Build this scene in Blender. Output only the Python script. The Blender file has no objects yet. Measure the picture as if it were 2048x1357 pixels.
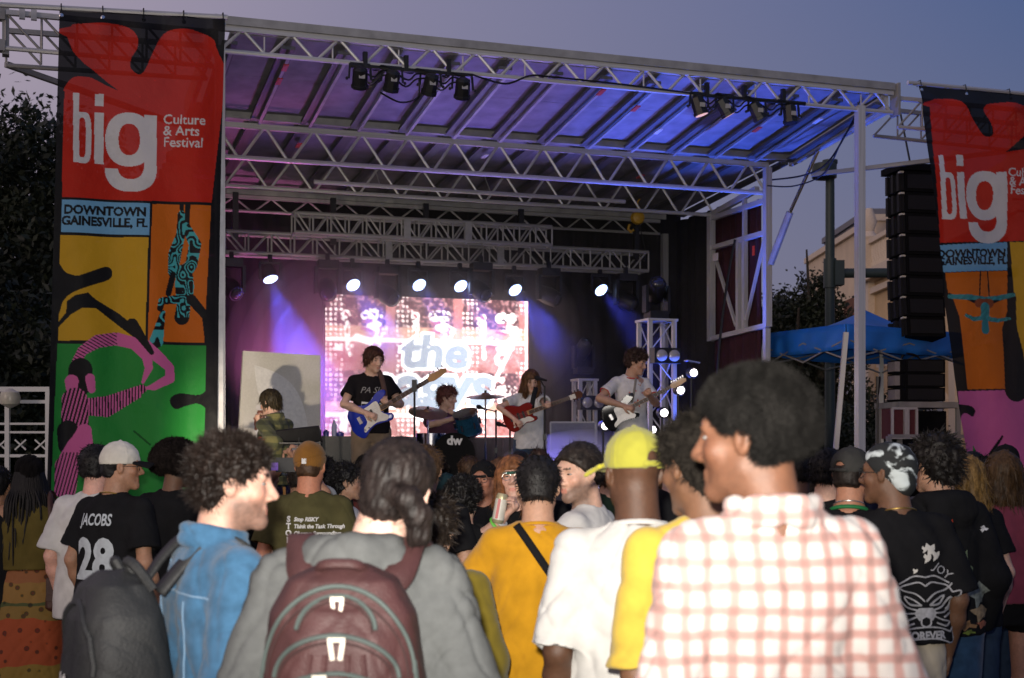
import bpy, math, random
import numpy as np
from mathutils import Vector, Matrix, Euler
from mathutils.bvhtree import BVHTree
random.seed(7); RNG = np.random.default_rng(7)
scene = bpy.context.scene
COL = scene.collection
R = math.radians

# ------------------------------------------------------------------ camera
FPX, CX, HY, CAMZ = 2800.0, 1024.0, 895.0, 1.72     # focal length in photo pixels, horizon row, eye height
cam_d = bpy.data.cameras.new('camera'); cam = bpy.data.objects.new('camera', cam_d); COL.objects.link(cam)
cam.location = (0, 0, CAMZ); cam.rotation_euler = (R(90), 0, 0)
cam_d.sensor_width = 36; cam_d.lens = FPX / 2048 * 36
cam_d.shift_y = (HY - 1357 / 2) / 2048
cam_d.clip_end = 2000
cam_d.dof.use_dof = True; cam_d.dof.focus_distance = 10.5; cam_d.dof.aperture_fstop = 4.6
scene.camera = cam
# ------------------------------------------------------------------ world, sun, flash, exposure
SUN_AZ, SUN_EL = R(215), R(9)                        # behind the camera, to the left; azimuth clockwise from +Y
w = bpy.data.worlds.new('World'); scene.world = w; w.use_nodes = True
nt = w.node_tree; nt.nodes.clear()
def N(tree, t, **kw):
    n = tree.nodes.new(t)
    for k, v in kw.items(): setattr(n, k, v)
    return n
sky = N(nt, 'ShaderNodeTexSky', sky_type='NISHITA', sun_disc=False)
sky.sun_elevation = R(2.0); sky.sun_rotation = SUN_AZ; sky.dust_density = 3; sky.ozone_density = 3
tc = N(nt, 'ShaderNodeTexCoord'); sep = N(nt, 'ShaderNodeSeparateXYZ'); nt.links.new(tc.outputs['Generated'], sep.inputs[0])
mr = N(nt, 'ShaderNodeMapRange'); mr.inputs[1].default_value = -0.42; mr.inputs[2].default_value = 0.36
nt.links.new(sep.outputs['X'], mr.inputs[0])
ra = N(nt, 'ShaderNodeValToRGB'); nt.links.new(mr.outputs[0], ra.inputs[0])
ra.color_ramp.elements[0].color = (5.0, 4.1, 4.9, 1); ra.color_ramp.elements[1].color = (.75, 1.2, 2.75, 1)
e = ra.color_ramp.elements.new(0.42); e.color = (2.75, 2.55, 3.8, 1)
mz = N(nt, 'ShaderNodeMapRange'); mz.inputs[1].default_value = .08; mz.inputs[2].default_value = .30; mz.inputs[3].default_value = .6; mz.inputs[4].default_value = 0
nt.links.new(sep.outputs['Z'], mz.inputs[0])                       # paler, pinker towards the horizon
hz_ = N(nt, 'ShaderNodeMixRGB'); hz_.inputs[2].default_value = (2.5, 2.2, 2.7, 1); nt.links.new(mz.outputs[0], hz_.inputs[0]); nt.links.new(ra.outputs[0], hz_.inputs[1])
mx = N(nt, 'ShaderNodeMixRGB'); mx.inputs[0].default_value = 0.85
nt.links.new(sky.outputs[0], mx.inputs[1]); nt.links.new(hz_.outputs[0], mx.inputs[2])
bg = N(nt, 'ShaderNodeBackground'); bg.inputs[1].default_value = 0.10
nt.links.new(mx.outputs[0], bg.inputs[0])
wo = N(nt, 'ShaderNodeOutputWorld'); nt.links.new(bg.outputs[0], wo.inputs[0])

sd = bpy.data.lights.new('sun', 'SUN'); sun = bpy.data.objects.new('sun', sd); COL.objects.link(sun)
sd.energy = 0.45; sd.angle = R(12); sd.color = (1.0, 0.78, 0.62)
sdir = Vector((math.sin(SUN_AZ) * math.cos(SUN_EL), math.cos(SUN_AZ) * math.cos(SUN_EL), math.sin(SUN_EL)))
sun.rotation_euler = sdir.to_track_quat('Z', 'Y').to_euler()

# the photographer's on-camera flash: the photograph is plainly lit by it
fd = bpy.data.lights.new('camera_flash', 'SPOT'); flash = bpy.data.objects.new('camera_flash', fd); COL.objects.link(flash)
flash.location = (-0.05, 0.02, CAMZ + 0.12); flash.rotation_euler = (R(96), 0, 0)
fd.energy = 1800; fd.shadow_soft_size = 0.03; fd.spot_size = R(58); fd.spot_blend = 1.0; fd.color = (1.0, 0.93, 0.84)

scene.view_settings.view_transform = 'Standard'; scene.view_settings.look = 'None'
scene.view_settings.exposure = 0; scene.view_settings.gamma = 1
scene.view_settings.use_curve_mapping = False
cy = scene.cycles
cy.use_denoising = True; cy.max_bounces = 6; cy.diffuse_bounces = 2; cy.glossy_bounces = 2; cy.transmission_bounces = 3
cy.volume_bounces = 0; cy.transparent_max_bounces = 8; cy.caustics_reflective = False; cy.caustics_refractive = False
cy.sample_clamp_indirect = 3.0; cy.sample_clamp_direct = 6; cy.use_adaptive_sampling = True; cy.adaptive_threshold = 0.015

# ------------------------------------------------------------------ pixel <-> place helpers
def at(px, py, Y): return Vector(((px - CX) / FPX * Y, Y, CAMZ + (HY - py) / FPX * Y))
TH = math.atan2(0.33, 0.944); SC, SS = math.cos(TH), math.sin(TH)
SX0, SY0 = -2.754, 13.2                                # the stage's front left corner post
STM = Matrix.Translation((SX0, SY0, 0)) @ Matrix.Rotation(TH, 4, 'Z')
def stg(px, py, t):
    """photo pixel -> stage place (s along the front, t depth, z) on the upright plane t."""
    q = (px - CX) / FPX; Xc = SX0 - SS * t; Yc = SY0 + SC * t
    s = (q * Yc - Xc) / (SC - SS * q); Y = Yc + SS * s
    return Vector((s, t, CAMZ + (HY - py) * Y / FPX))

# ------------------------------------------------------------------ materials
MATS = {}
def lin(c):
    return tuple(((v / 12.92) if v <= .04045 else ((v + .055) / 1.055) ** 2.4) for v in c)
def mat(name, col, rough=.6, metal=0, noise=.12, nscale=30, bump=.0, bscale=200, spec=.4, emit=None, estr=0, attr=None, sheen=0, sss=0, coat=0):
    if name in MATS: return MATS[name]
    m = bpy.data.materials.new(name); m.use_nodes = True; MATS[name] = m
    t = m.node_tree; b = t.nodes['Principled BSDF']
    b.inputs['Roughness'].default_value = rough; b.inputs['Metallic'].default_value = metal
    b.inputs['Specular IOR Level'].default_value = spec
    if sheen: b.inputs['Sheen Weight'].default_value = sheen
    if coat: b.inputs['Coat Weight'].default_value = coat
    if sss:
        b.inputs['Subsurface Weight'].default_value = sss; b.inputs['Subsurface Radius'].default_value = (.012, .005, .003); b.inputs['Subsurface Scale'].default_value = 1.0
    tcn = N(t, 'ShaderNodeTexCoord')
    nz = N(t, 'ShaderNodeTexNoise'); nz.inputs['Scale'].default_value = nscale; nz.inputs['Detail'].default_value = 5
    t.links.new(tcn.outputs['Object'], nz.inputs['Vector'])
    mm = N(t, 'ShaderNodeMapRange'); mm.inputs[1].default_value = .25; mm.inputs[2].default_value = .75
    mm.inputs[3].default_value = 1 - noise; mm.inputs[4].default_value = 1 + noise
    t.links.new(nz.outputs['Fac'], mm.inputs[0])
    mu = N(t, 'ShaderNodeMixRGB', blend_type='MULTIPLY'); mu.inputs[0].default_value = 1
    if attr:
        a = N(t, 'ShaderNodeAttribute', attribute_name=attr); t.links.new(a.outputs['Color'], mu.inputs[1])
    else: mu.inputs[1].default_value = (*col, 1)
    t.links.new(mm.outputs[0], mu.inputs[2]); t.links.new(mu.outputs[0], b.inputs['Base Color'])
    if bump:
        n2 = N(t, 'ShaderNodeTexNoise'); n2.inputs['Scale'].default_value = bscale; n2.inputs['Detail'].default_value = 3
        t.links.new(tcn.outputs['Object'], n2.inputs['Vector'])
        bu = N(t, 'ShaderNodeBump'); bu.inputs['Strength'].default_value = bump; bu.inputs['Distance'].default_value = .004
        t.links.new(n2.outputs['Fac'], bu.inputs['Height']); t.links.new(bu.outputs[0], b.inputs['Normal'])
    if emit:
        b.inputs['Emission Color'].default_value = (*emit, 1); b.inputs['Emission Strength'].default_value = estr
    return m
def cloth(name, col, rough=.9, noise=.16, bump=.35, bscale=420, sheen=.15, nscale=14): return mat('cloth ' + name, col, rough, 0, noise, nscale, bump, bscale, .08, sheen=sheen if max(col) > .1 else 0)
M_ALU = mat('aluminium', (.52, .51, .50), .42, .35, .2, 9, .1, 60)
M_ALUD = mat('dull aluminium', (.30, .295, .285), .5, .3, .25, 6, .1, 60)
M_BLK = mat('black metal', (.012, .012, .013), .45, 0, .3, 20, .1, 90)
M_BLKC = mat('black curtain', (.010, .009, .010), .95, 0, .4, 5)
M_CABLE = mat('black cable', (.008, .008, .008), .5)
M_SKIN = mat('skin', (1, 1, 1), .5, 0, .13, 70, .3, 420, .4, attr='Col', sss=.12)
M_HAIR = mat('hair', (1, 1, 1), .5, 0, .35, 90, .3, 300, .22, attr='Col')
M_HAIRM = mat('coily hair', (1, 1, 1), .95, 0, .3, 120, .5, 260, .08, attr='Col')
M_WHITEP = mat('white paint', (.72, .71, .68), .5, 0, .1, 12)
M_CHROME = mat('chrome', (.75, .75, .76), .15, 1, .05)
M_EYE = mat('eye white', (.26, .25, .24), .7, 0, .02)
M_IRIS = mat('iris', (.02, .015, .01), .15, 0, .02)

# ------------------------------------------------------------------ objects
def link(o, parent=None):
    COL.objects.link(o)
    if parent is not None: o.parent = parent
    return o
def tag(o, label=None, cat=None, group=None, kind=None):
    if label: o['label'] = label
    if cat: o['category'] = cat
    if group: o['group'] = group
    if kind: o['kind'] = kind
    return o
def empty(name, M=None, label=None, cat=None, group=None):
    o = bpy.data.objects.new(name, None); o.empty_display_size = .1; link(o)
    if M is not None: o.matrix_world = M
    return tag(o, label, cat, group)
def mesh_np(name, V, F, smooth=True, col=None):
    """V (n,3) array, F (m,3|4) int array"""
    V = np.asarray(V, np.float32); F = np.asarray(F, np.int32); k = F.shape[1]
    me = bpy.data.meshes.new(name)
    me.vertices.add(len(V)); me.vertices.foreach_set('co', V.ravel())
    me.loops.add(F.size); me.loops.foreach_set('vertex_index', F.ravel())
    me.polygons.add(len(F)); me.polygons.foreach_set('loop_start', np.arange(0, F.size, k, dtype=np.int32))
    me.polygons.foreach_set('use_smooth', np.full(len(F), smooth))
    me.update(calc_edges=True)
    if col is not None:
        c = np.ones((len(V), 4), np.float32); c[:, :3] = col
        me.color_attributes.new('Col', 'FLOAT_COLOR', 'POINT').data.foreach_set('color', c.ravel())
    return me
def mobj(name, me, m, parent=None, M=None):
    o = bpy.data.objects.new(name, me)
    if m is not None: me.materials.append(m) if not me.materials else None
    link(o, parent)
    if M is not None: o.matrix_local = M
    return o
class MB:
    def __init__(s): s.v = []; s.f = []
    def add(s, vs, fs):
        b = len(s.v); s.v += [tuple(v) for v in vs]; s.f += [tuple(i + b for i in f) for f in fs]; return s
    def box(s, c, d, rot=None):
        hx, hy, hz = d[0] / 2, d[1] / 2, d[2] / 2
        vs = [Vector((x * hx, y * hy, z * hz)) for x in (-1, 1) for y in (-1, 1) for z in (-1, 1)]
        if rot is not None: vs = [rot @ v for v in vs]
        return s.add([v + Vector(c) for v in vs], [(0, 1, 3, 2), (4, 6, 7, 5), (0, 4, 5, 1), (2, 3, 7, 6), (0, 2, 6, 4), (1, 5, 7, 3)])
    def bar(s, a, b, w, h=None):
        a, b = Vector(a), Vector(b); d = b - a; q = d.to_track_quat('Z', 'Y').to_matrix()
        return s.box((a + b) / 2, (w, h or w, d.length), q)
    def tube(s, pts, r, n=8, caps=True):
        pts = [Vector(p) for p in pts]; rs = r if isinstance(r, (list, tuple)) else [r] * len(pts)
        b = len(s.v); up = None
        for i, p in enumerate(pts):
            d = (pts[min(i + 1, len(pts) - 1)] - pts[max(i - 1, 0)]).normalized()
            if up is None: up = d.orthogonal().normalized()
            up = (up - d * up.dot(d)); up = up.normalized() if up.length > 1e-6 else d.orthogonal().normalized()
            sd_ = d.cross(up)
            for k in range(n):
                a = 2 * math.pi * k / n; s.v.append(tuple(p + (up * math.cos(a) + sd_ * math.sin(a)) * rs[i]))
        for i in range(len(pts) - 1):
            for k in range(n):
                k2 = (k + 1) % n; s.f.append((b + i * n + k, b + i * n + k2, b + (i + 1) * n + k2, b + (i + 1) * n + k))
        if caps:
            s.f.append(tuple(b + k for k in reversed(range(n)))); s.f.append(tuple(b + (len(pts) - 1) * n + k for k in range(n)))
        return s
    def lathe(s, prof, n=20, M=None):
        b = len(s.v)
        for (r, z) in prof:
            for k in range(n):
                a = 2 * math.pi * k / n; v = Vector((r * math.cos(a), r * math.sin(a), z))
                s.v.append(tuple(M @ v if M is not None else v))
        for i in range(len(prof) - 1):
            for k in range(n):
                k2 = (k + 1) % n; s.f.append((b + i * n + k, b + i * n + k2, b + (i + 1) * n + k2, b + (i + 1) * n + k))
        s.f.append(tuple(b + k for k in reversed(range(n)))); s.f.append(tuple(b + (len(prof) - 1) * n + k for k in range(n)))
        return s
    def prism(s, poly, z0, z1, M=None):
        n = len(poly); b = len(s.v)
        for z in (z0, z1):
            for (x, y) in poly:
                v = Vector((x, y, z)); s.v.append(tuple(M @ v if M is not None else v))
        s.f.append(tuple(b + k for k in reversed(range(n)))); s.f.append(tuple(b + n + k for k in range(n)))
        for k in range(n):
            k2 = (k + 1) % n; s.f.append((b + k, b + k2, b + n + k2, b + n + k))
        return s
    def mesh(s, name, smooth=False):
        me = bpy.data.meshes.new(name); me.from_pydata(s.v, [], s.f); me.update()
        if smooth:
            me.polygons.foreach_set('use_smooth', [True] * len(me.polygons))
            try: me.set_sharp_from_angle(angle=R(40))
            except Exception: pass
        return me
    def build(s, name, m, parent=None, smooth=False, M=None): return mobj(name, s.mesh(name, smooth), m, parent, M)
_UC = {}
def piece(name, a, b, w, m, parent=None, round_=False, h=None):
    """one straight member as its own object; alike members share one unit mesh"""
    key = (name, round_, m.name)
    if key not in _UC:
        mb = MB()
        if round_: mb.tube([(0, 0, -.5), (0, 0, .5)], .5, 8)
        else: mb.box((0, 0, 0), (1, 1, 1))
        me = mb.mesh(name, round_); me.materials.append(m); _UC[key] = me
    o = bpy.data.objects.new(name, _UC[key]); link(o, parent)
    a, b = Vector(a), Vector(b); d = b - a
    o.matrix_local = Matrix.LocRotScale((a + b) / 2, d.to_track_quat('Z', 'Y'), Vector((w, h or w, d.length)))
    return o
def catmull(pts, n=6, closed=True):
    P = [Vector((*p, 0)) if len(p) == 2 else Vector(p) for p in pts]; out = []; L = len(P)
    for i in range(L if closed else L - 1):
        g = (lambda k: P[k % L]) if closed else (lambda k: P[max(0, min(L - 1, k))])
        p0, p1, p2, p3 = g(i - 1), g(i), g(i + 1), g(i + 2)
        for j in range(n):
            t = j / n
            out.append(.5 * ((2 * p1) + (p2 - p0) * t + (2 * p0 - 5 * p1 + 4 * p2 - p3) * t * t + (3 * p1 - p0 - 3 * p2 + p3) * t ** 3))
    if not closed: out.append(P[-1])
    return out
def text_tris(body, size=1.0, bold=0.0, shear=0.0, align='CENTER', sx=1.0):
    cu = bpy.data.curves.new('txt', 'FONT'); cu.body = body; cu.size = size; cu.offset = bold; cu.shear = shear; cu.align_x = align; cu.resolution_u = 3
    o = bpy.data.objects.new('txt', cu); COL.objects.link(o)
    dg = bpy.context.evaluated_depsgraph_get(); me = bpy.data.meshes.new_from_object(o.evaluated_get(dg))
    me.calc_loop_triangles()
    V = np.array([v.co[:2] for v in me.vertices]).reshape(-1, 2); T = np.array([t.vertices[:] for t in me.loop_triangles], int).reshape(-1, 3)
    bpy.data.objects.remove(o); bpy.data.curves.remove(cu); bpy.data.meshes.remove(me)
    V[:, 0] *= sx
    return V, T

# ------------------------------------------------------------------ numpy noise and signed-distance modelling
def vnoise(P, scale=1.0, seed=0):
    P = np.asarray(P, np.float64) * scale; i = np.floor(P).astype(np.int64); f = P - i; f = f * f * (3 - 2 * f)
    def hsh(x, y, z):
        h = (x * 374761393 + y * 668265263 + z * 2147483647 + seed * 144665) & 0xffffffff
        h = ((h ^ (h >> 13)) * 1274126177) & 0xffffffff
        return ((h ^ (h >> 16)) & 0xffff) / 32767.5 - 1
    r = 0
    for a in (0, 1):
        for b in (0, 1):
            for c in (0, 1):
                wgt = (f[:, 0] if a else 1 - f[:, 0]) * (f[:, 1] if b else 1 - f[:, 1]) * (f[:, 2] if c else 1 - f[:, 2])
                r = r + wgt * hsh(i[:, 0] + a, i[:, 1] + b, i[:, 2] + c)
    return r
def rotm(yaw=0, pitch=0, roll=0): return np.array(Euler((pitch, roll, yaw), 'XYZ').to_matrix())
class Field:
    def __init__(s, lo, hi, h):
        s.o = np.array(lo, float); s.h = h; n = np.ceil((np.array(hi) - s.o) / h).astype(int) + 1
        s.d = np.full(n, .2, np.float32); s.ax = [(s.o[k] + h * np.arange(n[k])).astype(np.float32) for k in range(3)]
    def blk(s, lo, hi, m):
        sl = []
        for k in range(3):
            a = int(max(0, math.floor((lo[k] - m - s.o[k]) / s.h))); b = int(min(s.d.shape[k], math.ceil((hi[k] + m - s.o[k]) / s.h) + 1))
            if b <= a: return None, None
            sl.append(slice(a, b))
        return tuple(sl), (s.ax[0][sl[0]][:, None, None], s.ax[1][sl[1]][None, :, None], s.ax[2][sl[2]][None, None, :])
    def put(s, fn, lo, hi, k, mode):
        sl, P = s.blk(lo, hi, k + 3 * s.h)
        if sl is None: return s
        e = fn(*P); d = s.d[sl]
        if mode == '-':
            e = -e; hh = np.maximum(k - np.abs(d - e), 0) / k; s.d[sl] = np.maximum(d, e) + hh * hh * k * .25
        else:
            hh = np.maximum(k - np.abs(d - e), 0) / k; s.d[sl] = np.minimum(d, e) - hh * hh * k * .25
        return s
    def ell(s, c, r, k=.02, rot=None, mode='+'):
        c = np.array(c, float); r = np.array(r, float); m = r.max() if rot is not None else r
        def fn(x, y, z):
            x, y, z = x - c[0], y - c[1], z - c[2]
            if rot is not None: x, y, z = (rot[0, 0] * x + rot[1, 0] * y + rot[2, 0] * z, rot[0, 1] * x + rot[1, 1] * y + rot[2, 1] * z, rot[0, 2] * x + rot[1, 2] * y + rot[2, 2] * z)
            k0 = np.sqrt((x / r[0]) ** 2 + (y / r[1]) ** 2 + (z / r[2]) ** 2); k1 = np.sqrt((x / r[0] ** 2) ** 2 + (y / r[1] ** 2) ** 2 + (z / r[2] ** 2) ** 2) + 1e-6
            return k0 * (k0 - 1) / k1
        return s.put(fn, c - m, c + m, k, mode)
    def cone(s, a, b, ra, rb, k=.02, mode='+', flat=None):
        a = np.array(a, float); b = np.array(b, float); v = b - a; L = max(v @ v, 1e-9); m = max(ra, rb)
        def fn(x, y, z):
            t = np.clip(((x - a[0]) * v[0] + (y - a[1]) * v[1] + (z - a[2]) * v[2]) / L, 0, 1)
            dx, dy, dz = x - a[0] - t * v[0], y - a[1] - t * v[1], z - a[2] - t * v[2]
            if flat is not None:
                q = dx * flat[0] + dy * flat[1] + dz * flat[2]; g = flat[3] - 1
                dx, dy, dz = dx + q * flat[0] * g, dy + q * flat[1] * g, dz + q * flat[2] * g
            return np.sqrt(dx * dx + dy * dy + dz * dz) - (ra + t * (rb - ra))
        return s.put(fn, np.minimum(a, b) - m, np.maximum(a, b) + m, k, mode)
    def prof(s, zs, aa, bb, cc, k=.02, ex=2.4, cx=None, mode='+'):
        zs = np.array(zs, float)
        def fn(x, y, z):
            A = np.interp(z, zs, aa); B = np.interp(z, zs, bb); C = np.interp(z, zs, cc); X = 0 if cx is None else np.interp(z, zs, cx)
            q = (np.abs((x - X) / A) ** ex + np.abs((y - C) / B) ** ex) ** (1 / ex)
            return np.maximum((q - 1) * np.minimum(A, B), np.maximum(z - zs[-1], zs[0] - z))
        m = max(max(aa), max(bb)) + .05
        return s.put(fn, (-m, -m + min(cc), zs[0]), (m, m + max(cc), zs[-1]), k, mode)
    def half(s, n, d, k=.006):
        """keep the side where n.p < d"""
        n = np.array(n, float); n /= np.linalg.norm(n)
        e = n[0] * s.ax[0][:, None, None] + n[1] * s.ax[1][None, :, None] + n[2] * s.ax[2][None, None, :] - d
        hh = np.maximum(k - np.abs(s.d - e), 0) / k; s.d = np.maximum(s.d, e) + hh * hh * k * .25; return s
    def nets(s):
        d = s.d; d[0], d[-1] = .1, .1; d[:, 0], d[:, -1] = .1, .1; d[:, :, 0], d[:, :, -1] = .1, .1
        neg = d < 0; n = np.array(d.shape) - 1
        c = np.zeros(n, np.uint8); cor = [(a, b, e) for a in (0, 1) for b in (0, 1) for e in (0, 1)]
        for (a, b, e) in cor: c += neg[a:a + n[0], b:b + n[1], e:e + n[2]]
        I = np.argwhere((c > 0) & (c < 8))
        if len(I) == 0: return np.zeros((0, 3)), np.zeros((0, 4), int)
        vid = np.full(n, -1, np.int32); vid[I[:, 0], I[:, 1], I[:, 2]] = np.arange(len(I))
        val = np.stack([d[I[:, 0] + a, I[:, 1] + b, I[:, 2] + e] for (a, b, e) in cor], 1)
        pos = np.zeros((len(I), 3)); cnt = np.zeros(len(I))
        for i in range(8):
            for j in range(i + 1, 8):
                df = [cor[j][q] - cor[i][q] for q in range(3)]
                if sum(abs(q) for q in df) != 1: continue
                mk = (val[:, i] < 0) != (val[:, j] < 0); t = val[mk, i] / (val[mk, i] - val[mk, j])
                pos[mk] += np.array(cor[i]) + t[:, None] * np.array(df); cnt[mk] += 1
        V = s.o + s.h * (I + pos / cnt[:, None])
        FF = []
        for ax in range(3):
            o1, o2 = (ax + 1) % 3, (ax + 2) % 3
            sl0 = [slice(None)] * 3; sl1 = [slice(None)] * 3; sl0[ax] = slice(0, -1); sl1[ax] = slice(1, None)
            E = np.argwhere(neg[tuple(sl0)] != neg[tuple(sl1)]); E = E[(E[:, o1] > 0) & (E[:, o2] > 0) & (E[:, o1] < n[o1]) & (E[:, o2] < n[o2])]
            q = []
            for (u, v) in ((-1, -1), (0, -1), (0, 0), (-1, 0)):
                J = E.copy(); J[:, o1] += u; J[:, o2] += v; q.append(vid[J[:, 0], J[:, 1], J[:, 2]])
            q = np.stack(q, 1); fl = ~neg[E[:, 0], E[:, 1], E[:, 2]]; q[fl] = q[fl][:, ::-1]; FF.append(q)
        return V, np.concatenate(FF)
def vnormals(V, F):
    a, b, c, d = (V[F[:, k]] for k in range(4)); fn = np.cross(c - a, d - b); n = np.zeros_like(V)
    for k in range(4): np.add.at(n, F[:, k], fn)
    return n / (np.linalg.norm(n, axis=1)[:, None] + 1e-12)
# ================================================================== the setting
ASPH = mat('asphalt', (.045, .044, .046), .9, 0, .35, 3, .5, 160)
g = MB().add([(-220, -60, 0), (220, -60, 0), (220, 400, 0), (-220, 400, 0)], [(0, 1, 2, 3)]).build('ground', ASPH); tag(g, 'dark asphalt street under the crowd', None, None, 'structure')

# ------------------------------------------------------------------ mobile stage
stage = empty('mobile_stage', STM, 'aluminium mobile stage with sloped roof, lattice trusses and black curtains', 'stage')
W, ZD = 7.0, .95
M_DECK = mat('deck ply', (.03, .028, .03), .6, 0, .3, 6, .2, 60)
M_ROOF = mat('roof skin', (.20, .19, .21), .7, 0, .28, 5, .25, 30)
M_MAROON = mat('maroon curtain', (.035, .008, .012), .95, 0, .35, 8)
M_JOIST = mat('shaded joist', (.11, .11, .115), .5, .3, .25, 6)  # darkened: the shade on the joist sides is put into the colour
M_REFL = mat('reflective tape', (.55, .06, .03), .35)
M_REFW = mat('reflective tape white', (.7, .68, .66), .35)
MB().box((3.5, 2.55, .85), (7.5, 5.2, .2)).build('deck', M_DECK, stage)
def drape(name, p0, p1, z0, z1, m, parent, amp=.04, waves=18, n=160):
    p0, p1 = Vector(p0), Vector(p1); d = p1 - p0; nn = Vector((-d.y, d.x)).normalized(); V = []; F = []
    nz = 6
    for j in range(nz + 1):
        for i in range(n + 1):
            u = i / n; q = p0 + d * u + nn * (amp * math.sin(u * waves * 2 * math.pi + .6 * math.sin(u * 31)) * (.6 + .4 * j / nz) + amp * .5 * math.sin(u * waves * .37 * 6.283))
            V.append((q.x, q.y, z1 + (z0 - z1) * j / nz))
    for j in range(nz):
        for i in range(n): a = j * (n + 1) + i; F.append((a, a + 1, a + n + 2, a + n + 1))
    o = mobj(name, mesh_np(name, V, F), m, parent)
    md = o.modifiers.new('t', 'SOLIDIFY'); md.thickness = .008
    return o
drape('front_skirt', (-.25, -.06), (7.25, -.06), .02, .75, M_BLKC, stage)
drape('rear_curtain', (-.3, 5.12), (7.3, 5.12), .95, 5.16, M_BLKC, stage, .05, 26)
drape('side_curtain', (-.15, .9), (-.15, 5.1), .95, 5.1, M_BLKC, stage, .05, 12)
drape('side_curtain', (7.22, 3.4), (7.22, 5.1), .95, 5.0, M_BLKC, stage, .04, 6)
drape('side_curtain', (7.06, 2.3), (7.14, 3.75), .95, 4.86, M_MAROON, stage, .04, 7, 90)['label'] = 'maroon curtain of the right side wall'
for s in (0.0, 7.0):
    piece('corner_post', (s, 0, 0), (s, 0, 5.5), .088, M_ALU, stage)
piece('corner_post', (7.0, 2.06, .95), (7.0, 2.06, 3.2), .07, M_ALU, stage); piece('corner_post', (7.0, 5.0, .95), (7.0, 5.0, 4.8), .085, M_ALUD, stage)

def lattice(name, parent, s0, s1, t, zt, zb, n, wt=.06, wb=.05, wbr=.035, ht=None, m=M_ALU, verts=0, slope=0):
    p = bpy.data.objects.new(name, None); link(p, parent)
    zt1, zb1 = zt + slope, zb + slope
    f = lambda u, z: Vector((s0 + (s1 - s0) * u, t, z + slope * u))
    piece('top_chord', f(0, zt), f(1, zt), wt, m, p, False, ht); piece('bottom_chord', f(0, zb), f(1, zb), wb, m, p, True)
    for i in range(n):
        a, b, c = i / n, (i + .46) / n, (i + .54) / n
        piece('brace', f(a + .04 / n, zb), f(b, zt - .02), wbr, m, p, True); piece('brace', f(c, zt - .02), f((i + .96) / n, zb), wbr, m, p, True)
    return p
# front beam: a deep channel over a round chord
ft = lattice('front_truss', stage, -.02, 7.42, 0, 5.68, 5.46, 16, .06, .05, .032)
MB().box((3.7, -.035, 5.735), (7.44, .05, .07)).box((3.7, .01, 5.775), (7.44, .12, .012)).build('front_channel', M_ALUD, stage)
for i in range(11): piece('upright', (.42 + i * .66, .01, 5.47), (.42 + i * .66, .01, 5.63), .018, M_ALU, ft, True)
for s in (7.46, -.04): MB().box((s, 0, 5.60), (.03, .16, .36)).build('end_plate', M_ALUD, stage)
# roof skin panels and joists
NJ = 13; sp = 7.2 / NJ
zr = lambda t: 5.66 - .135 * t if t < 2 else 5.39 - .07 * (t - 2)
for i in range(NJ):
    for (t0, t1) in ((.03, 1.0), (1.005, 2.0), (2.1, 5.15)):
        z0, z1 = zr(t0) - .015, zr(t1 - .001) - .015
        a, b = .1 + i * sp + .004, .1 + (i + 1) * sp - .004
        nm = 'roof_panel'
        dz = .0015 * ((i * 7) % 3)
        MB().add([(a, t0, z0 + dz), (b, t0, z0), (b, t1, z1 + dz), (a, t1, z1), (a, t0, z0 + .04), (b, t0, z0 + .04), (b, t1, z1 + .04), (a, t1, z1 + .04)],
                 [(0, 3, 2, 1), (4, 5, 6, 7), (0, 1, 5, 4), (1, 2, 6, 5), (2, 3, 7, 6), (3, 0, 4, 7)]).build(nm, M_ROOF, stage)
for i in range(NJ + 1):
    s = .1 + i * sp
    piece('joist', (s, .05, zr(.05) - .09), (s, 2.0, zr(1.999) - .09), .14, M_JOIST, stage, False, .035)
    piece('rear_joist', (s, 2.15, zr(2.15) - .08), (s, 5.1, zr(5.1) - .08), .12, M_JOIST, stage, False, .035)
    MB().box((s + .022, 1.0, zr(1.0) - .155), (.032, 1.9, .012), Matrix.Rotation(-math.atan(.135), 3, 'X')).build('joist_flange', M_ALUD, stage)
for (i, t) in ((1, .35), (1, .7), (2, 2.6), (8, .6), (9, 1.2), (12, .5), (6, 2.5), (10, 2.9), (11, .9), (7, .25)):
    s = .1 + i * sp + .024; o = MB().box((0, 0, 0), (.05, .16, .012)).build('marker_tape', M_REFL if i % 3 else M_REFW, stage)
    o.location = (s, t, zr(t) - .164); o.rotation_euler.x = -math.atan(.135) if t < 2 else -.07
MB().box((3.7, 2.03, 5.37), (7.5, .05, .15)).box((3.7, 2.0, 5.30), (7.5, .1, .02)).build('header_channel', M_ALUD, stage)
# side edge beams of the raised roof and the lift ram
MB().bar((7.36, .02, 5.56), (7.36, 2.1, 5.36), .05, .22).build('edge_beam', M_ALU, stage); MB().bar((-.08, .02, 5.56), (-.08, 2.1, 5.36), .05, .22).build('edge_beam', M_ALU, stage)
rm = MB().tube([(7.3, 1.35, 5.3), (7.12, 1.7, 4.6)], .022, 10).build('lift_ram', M_CHROME, stage); MB().tube([(7.12, 1.7, 4.6), (7.02, 2.0, 4.0)], .045, 10).build('ram_cylinder', M_ALUD, rm)
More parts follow.
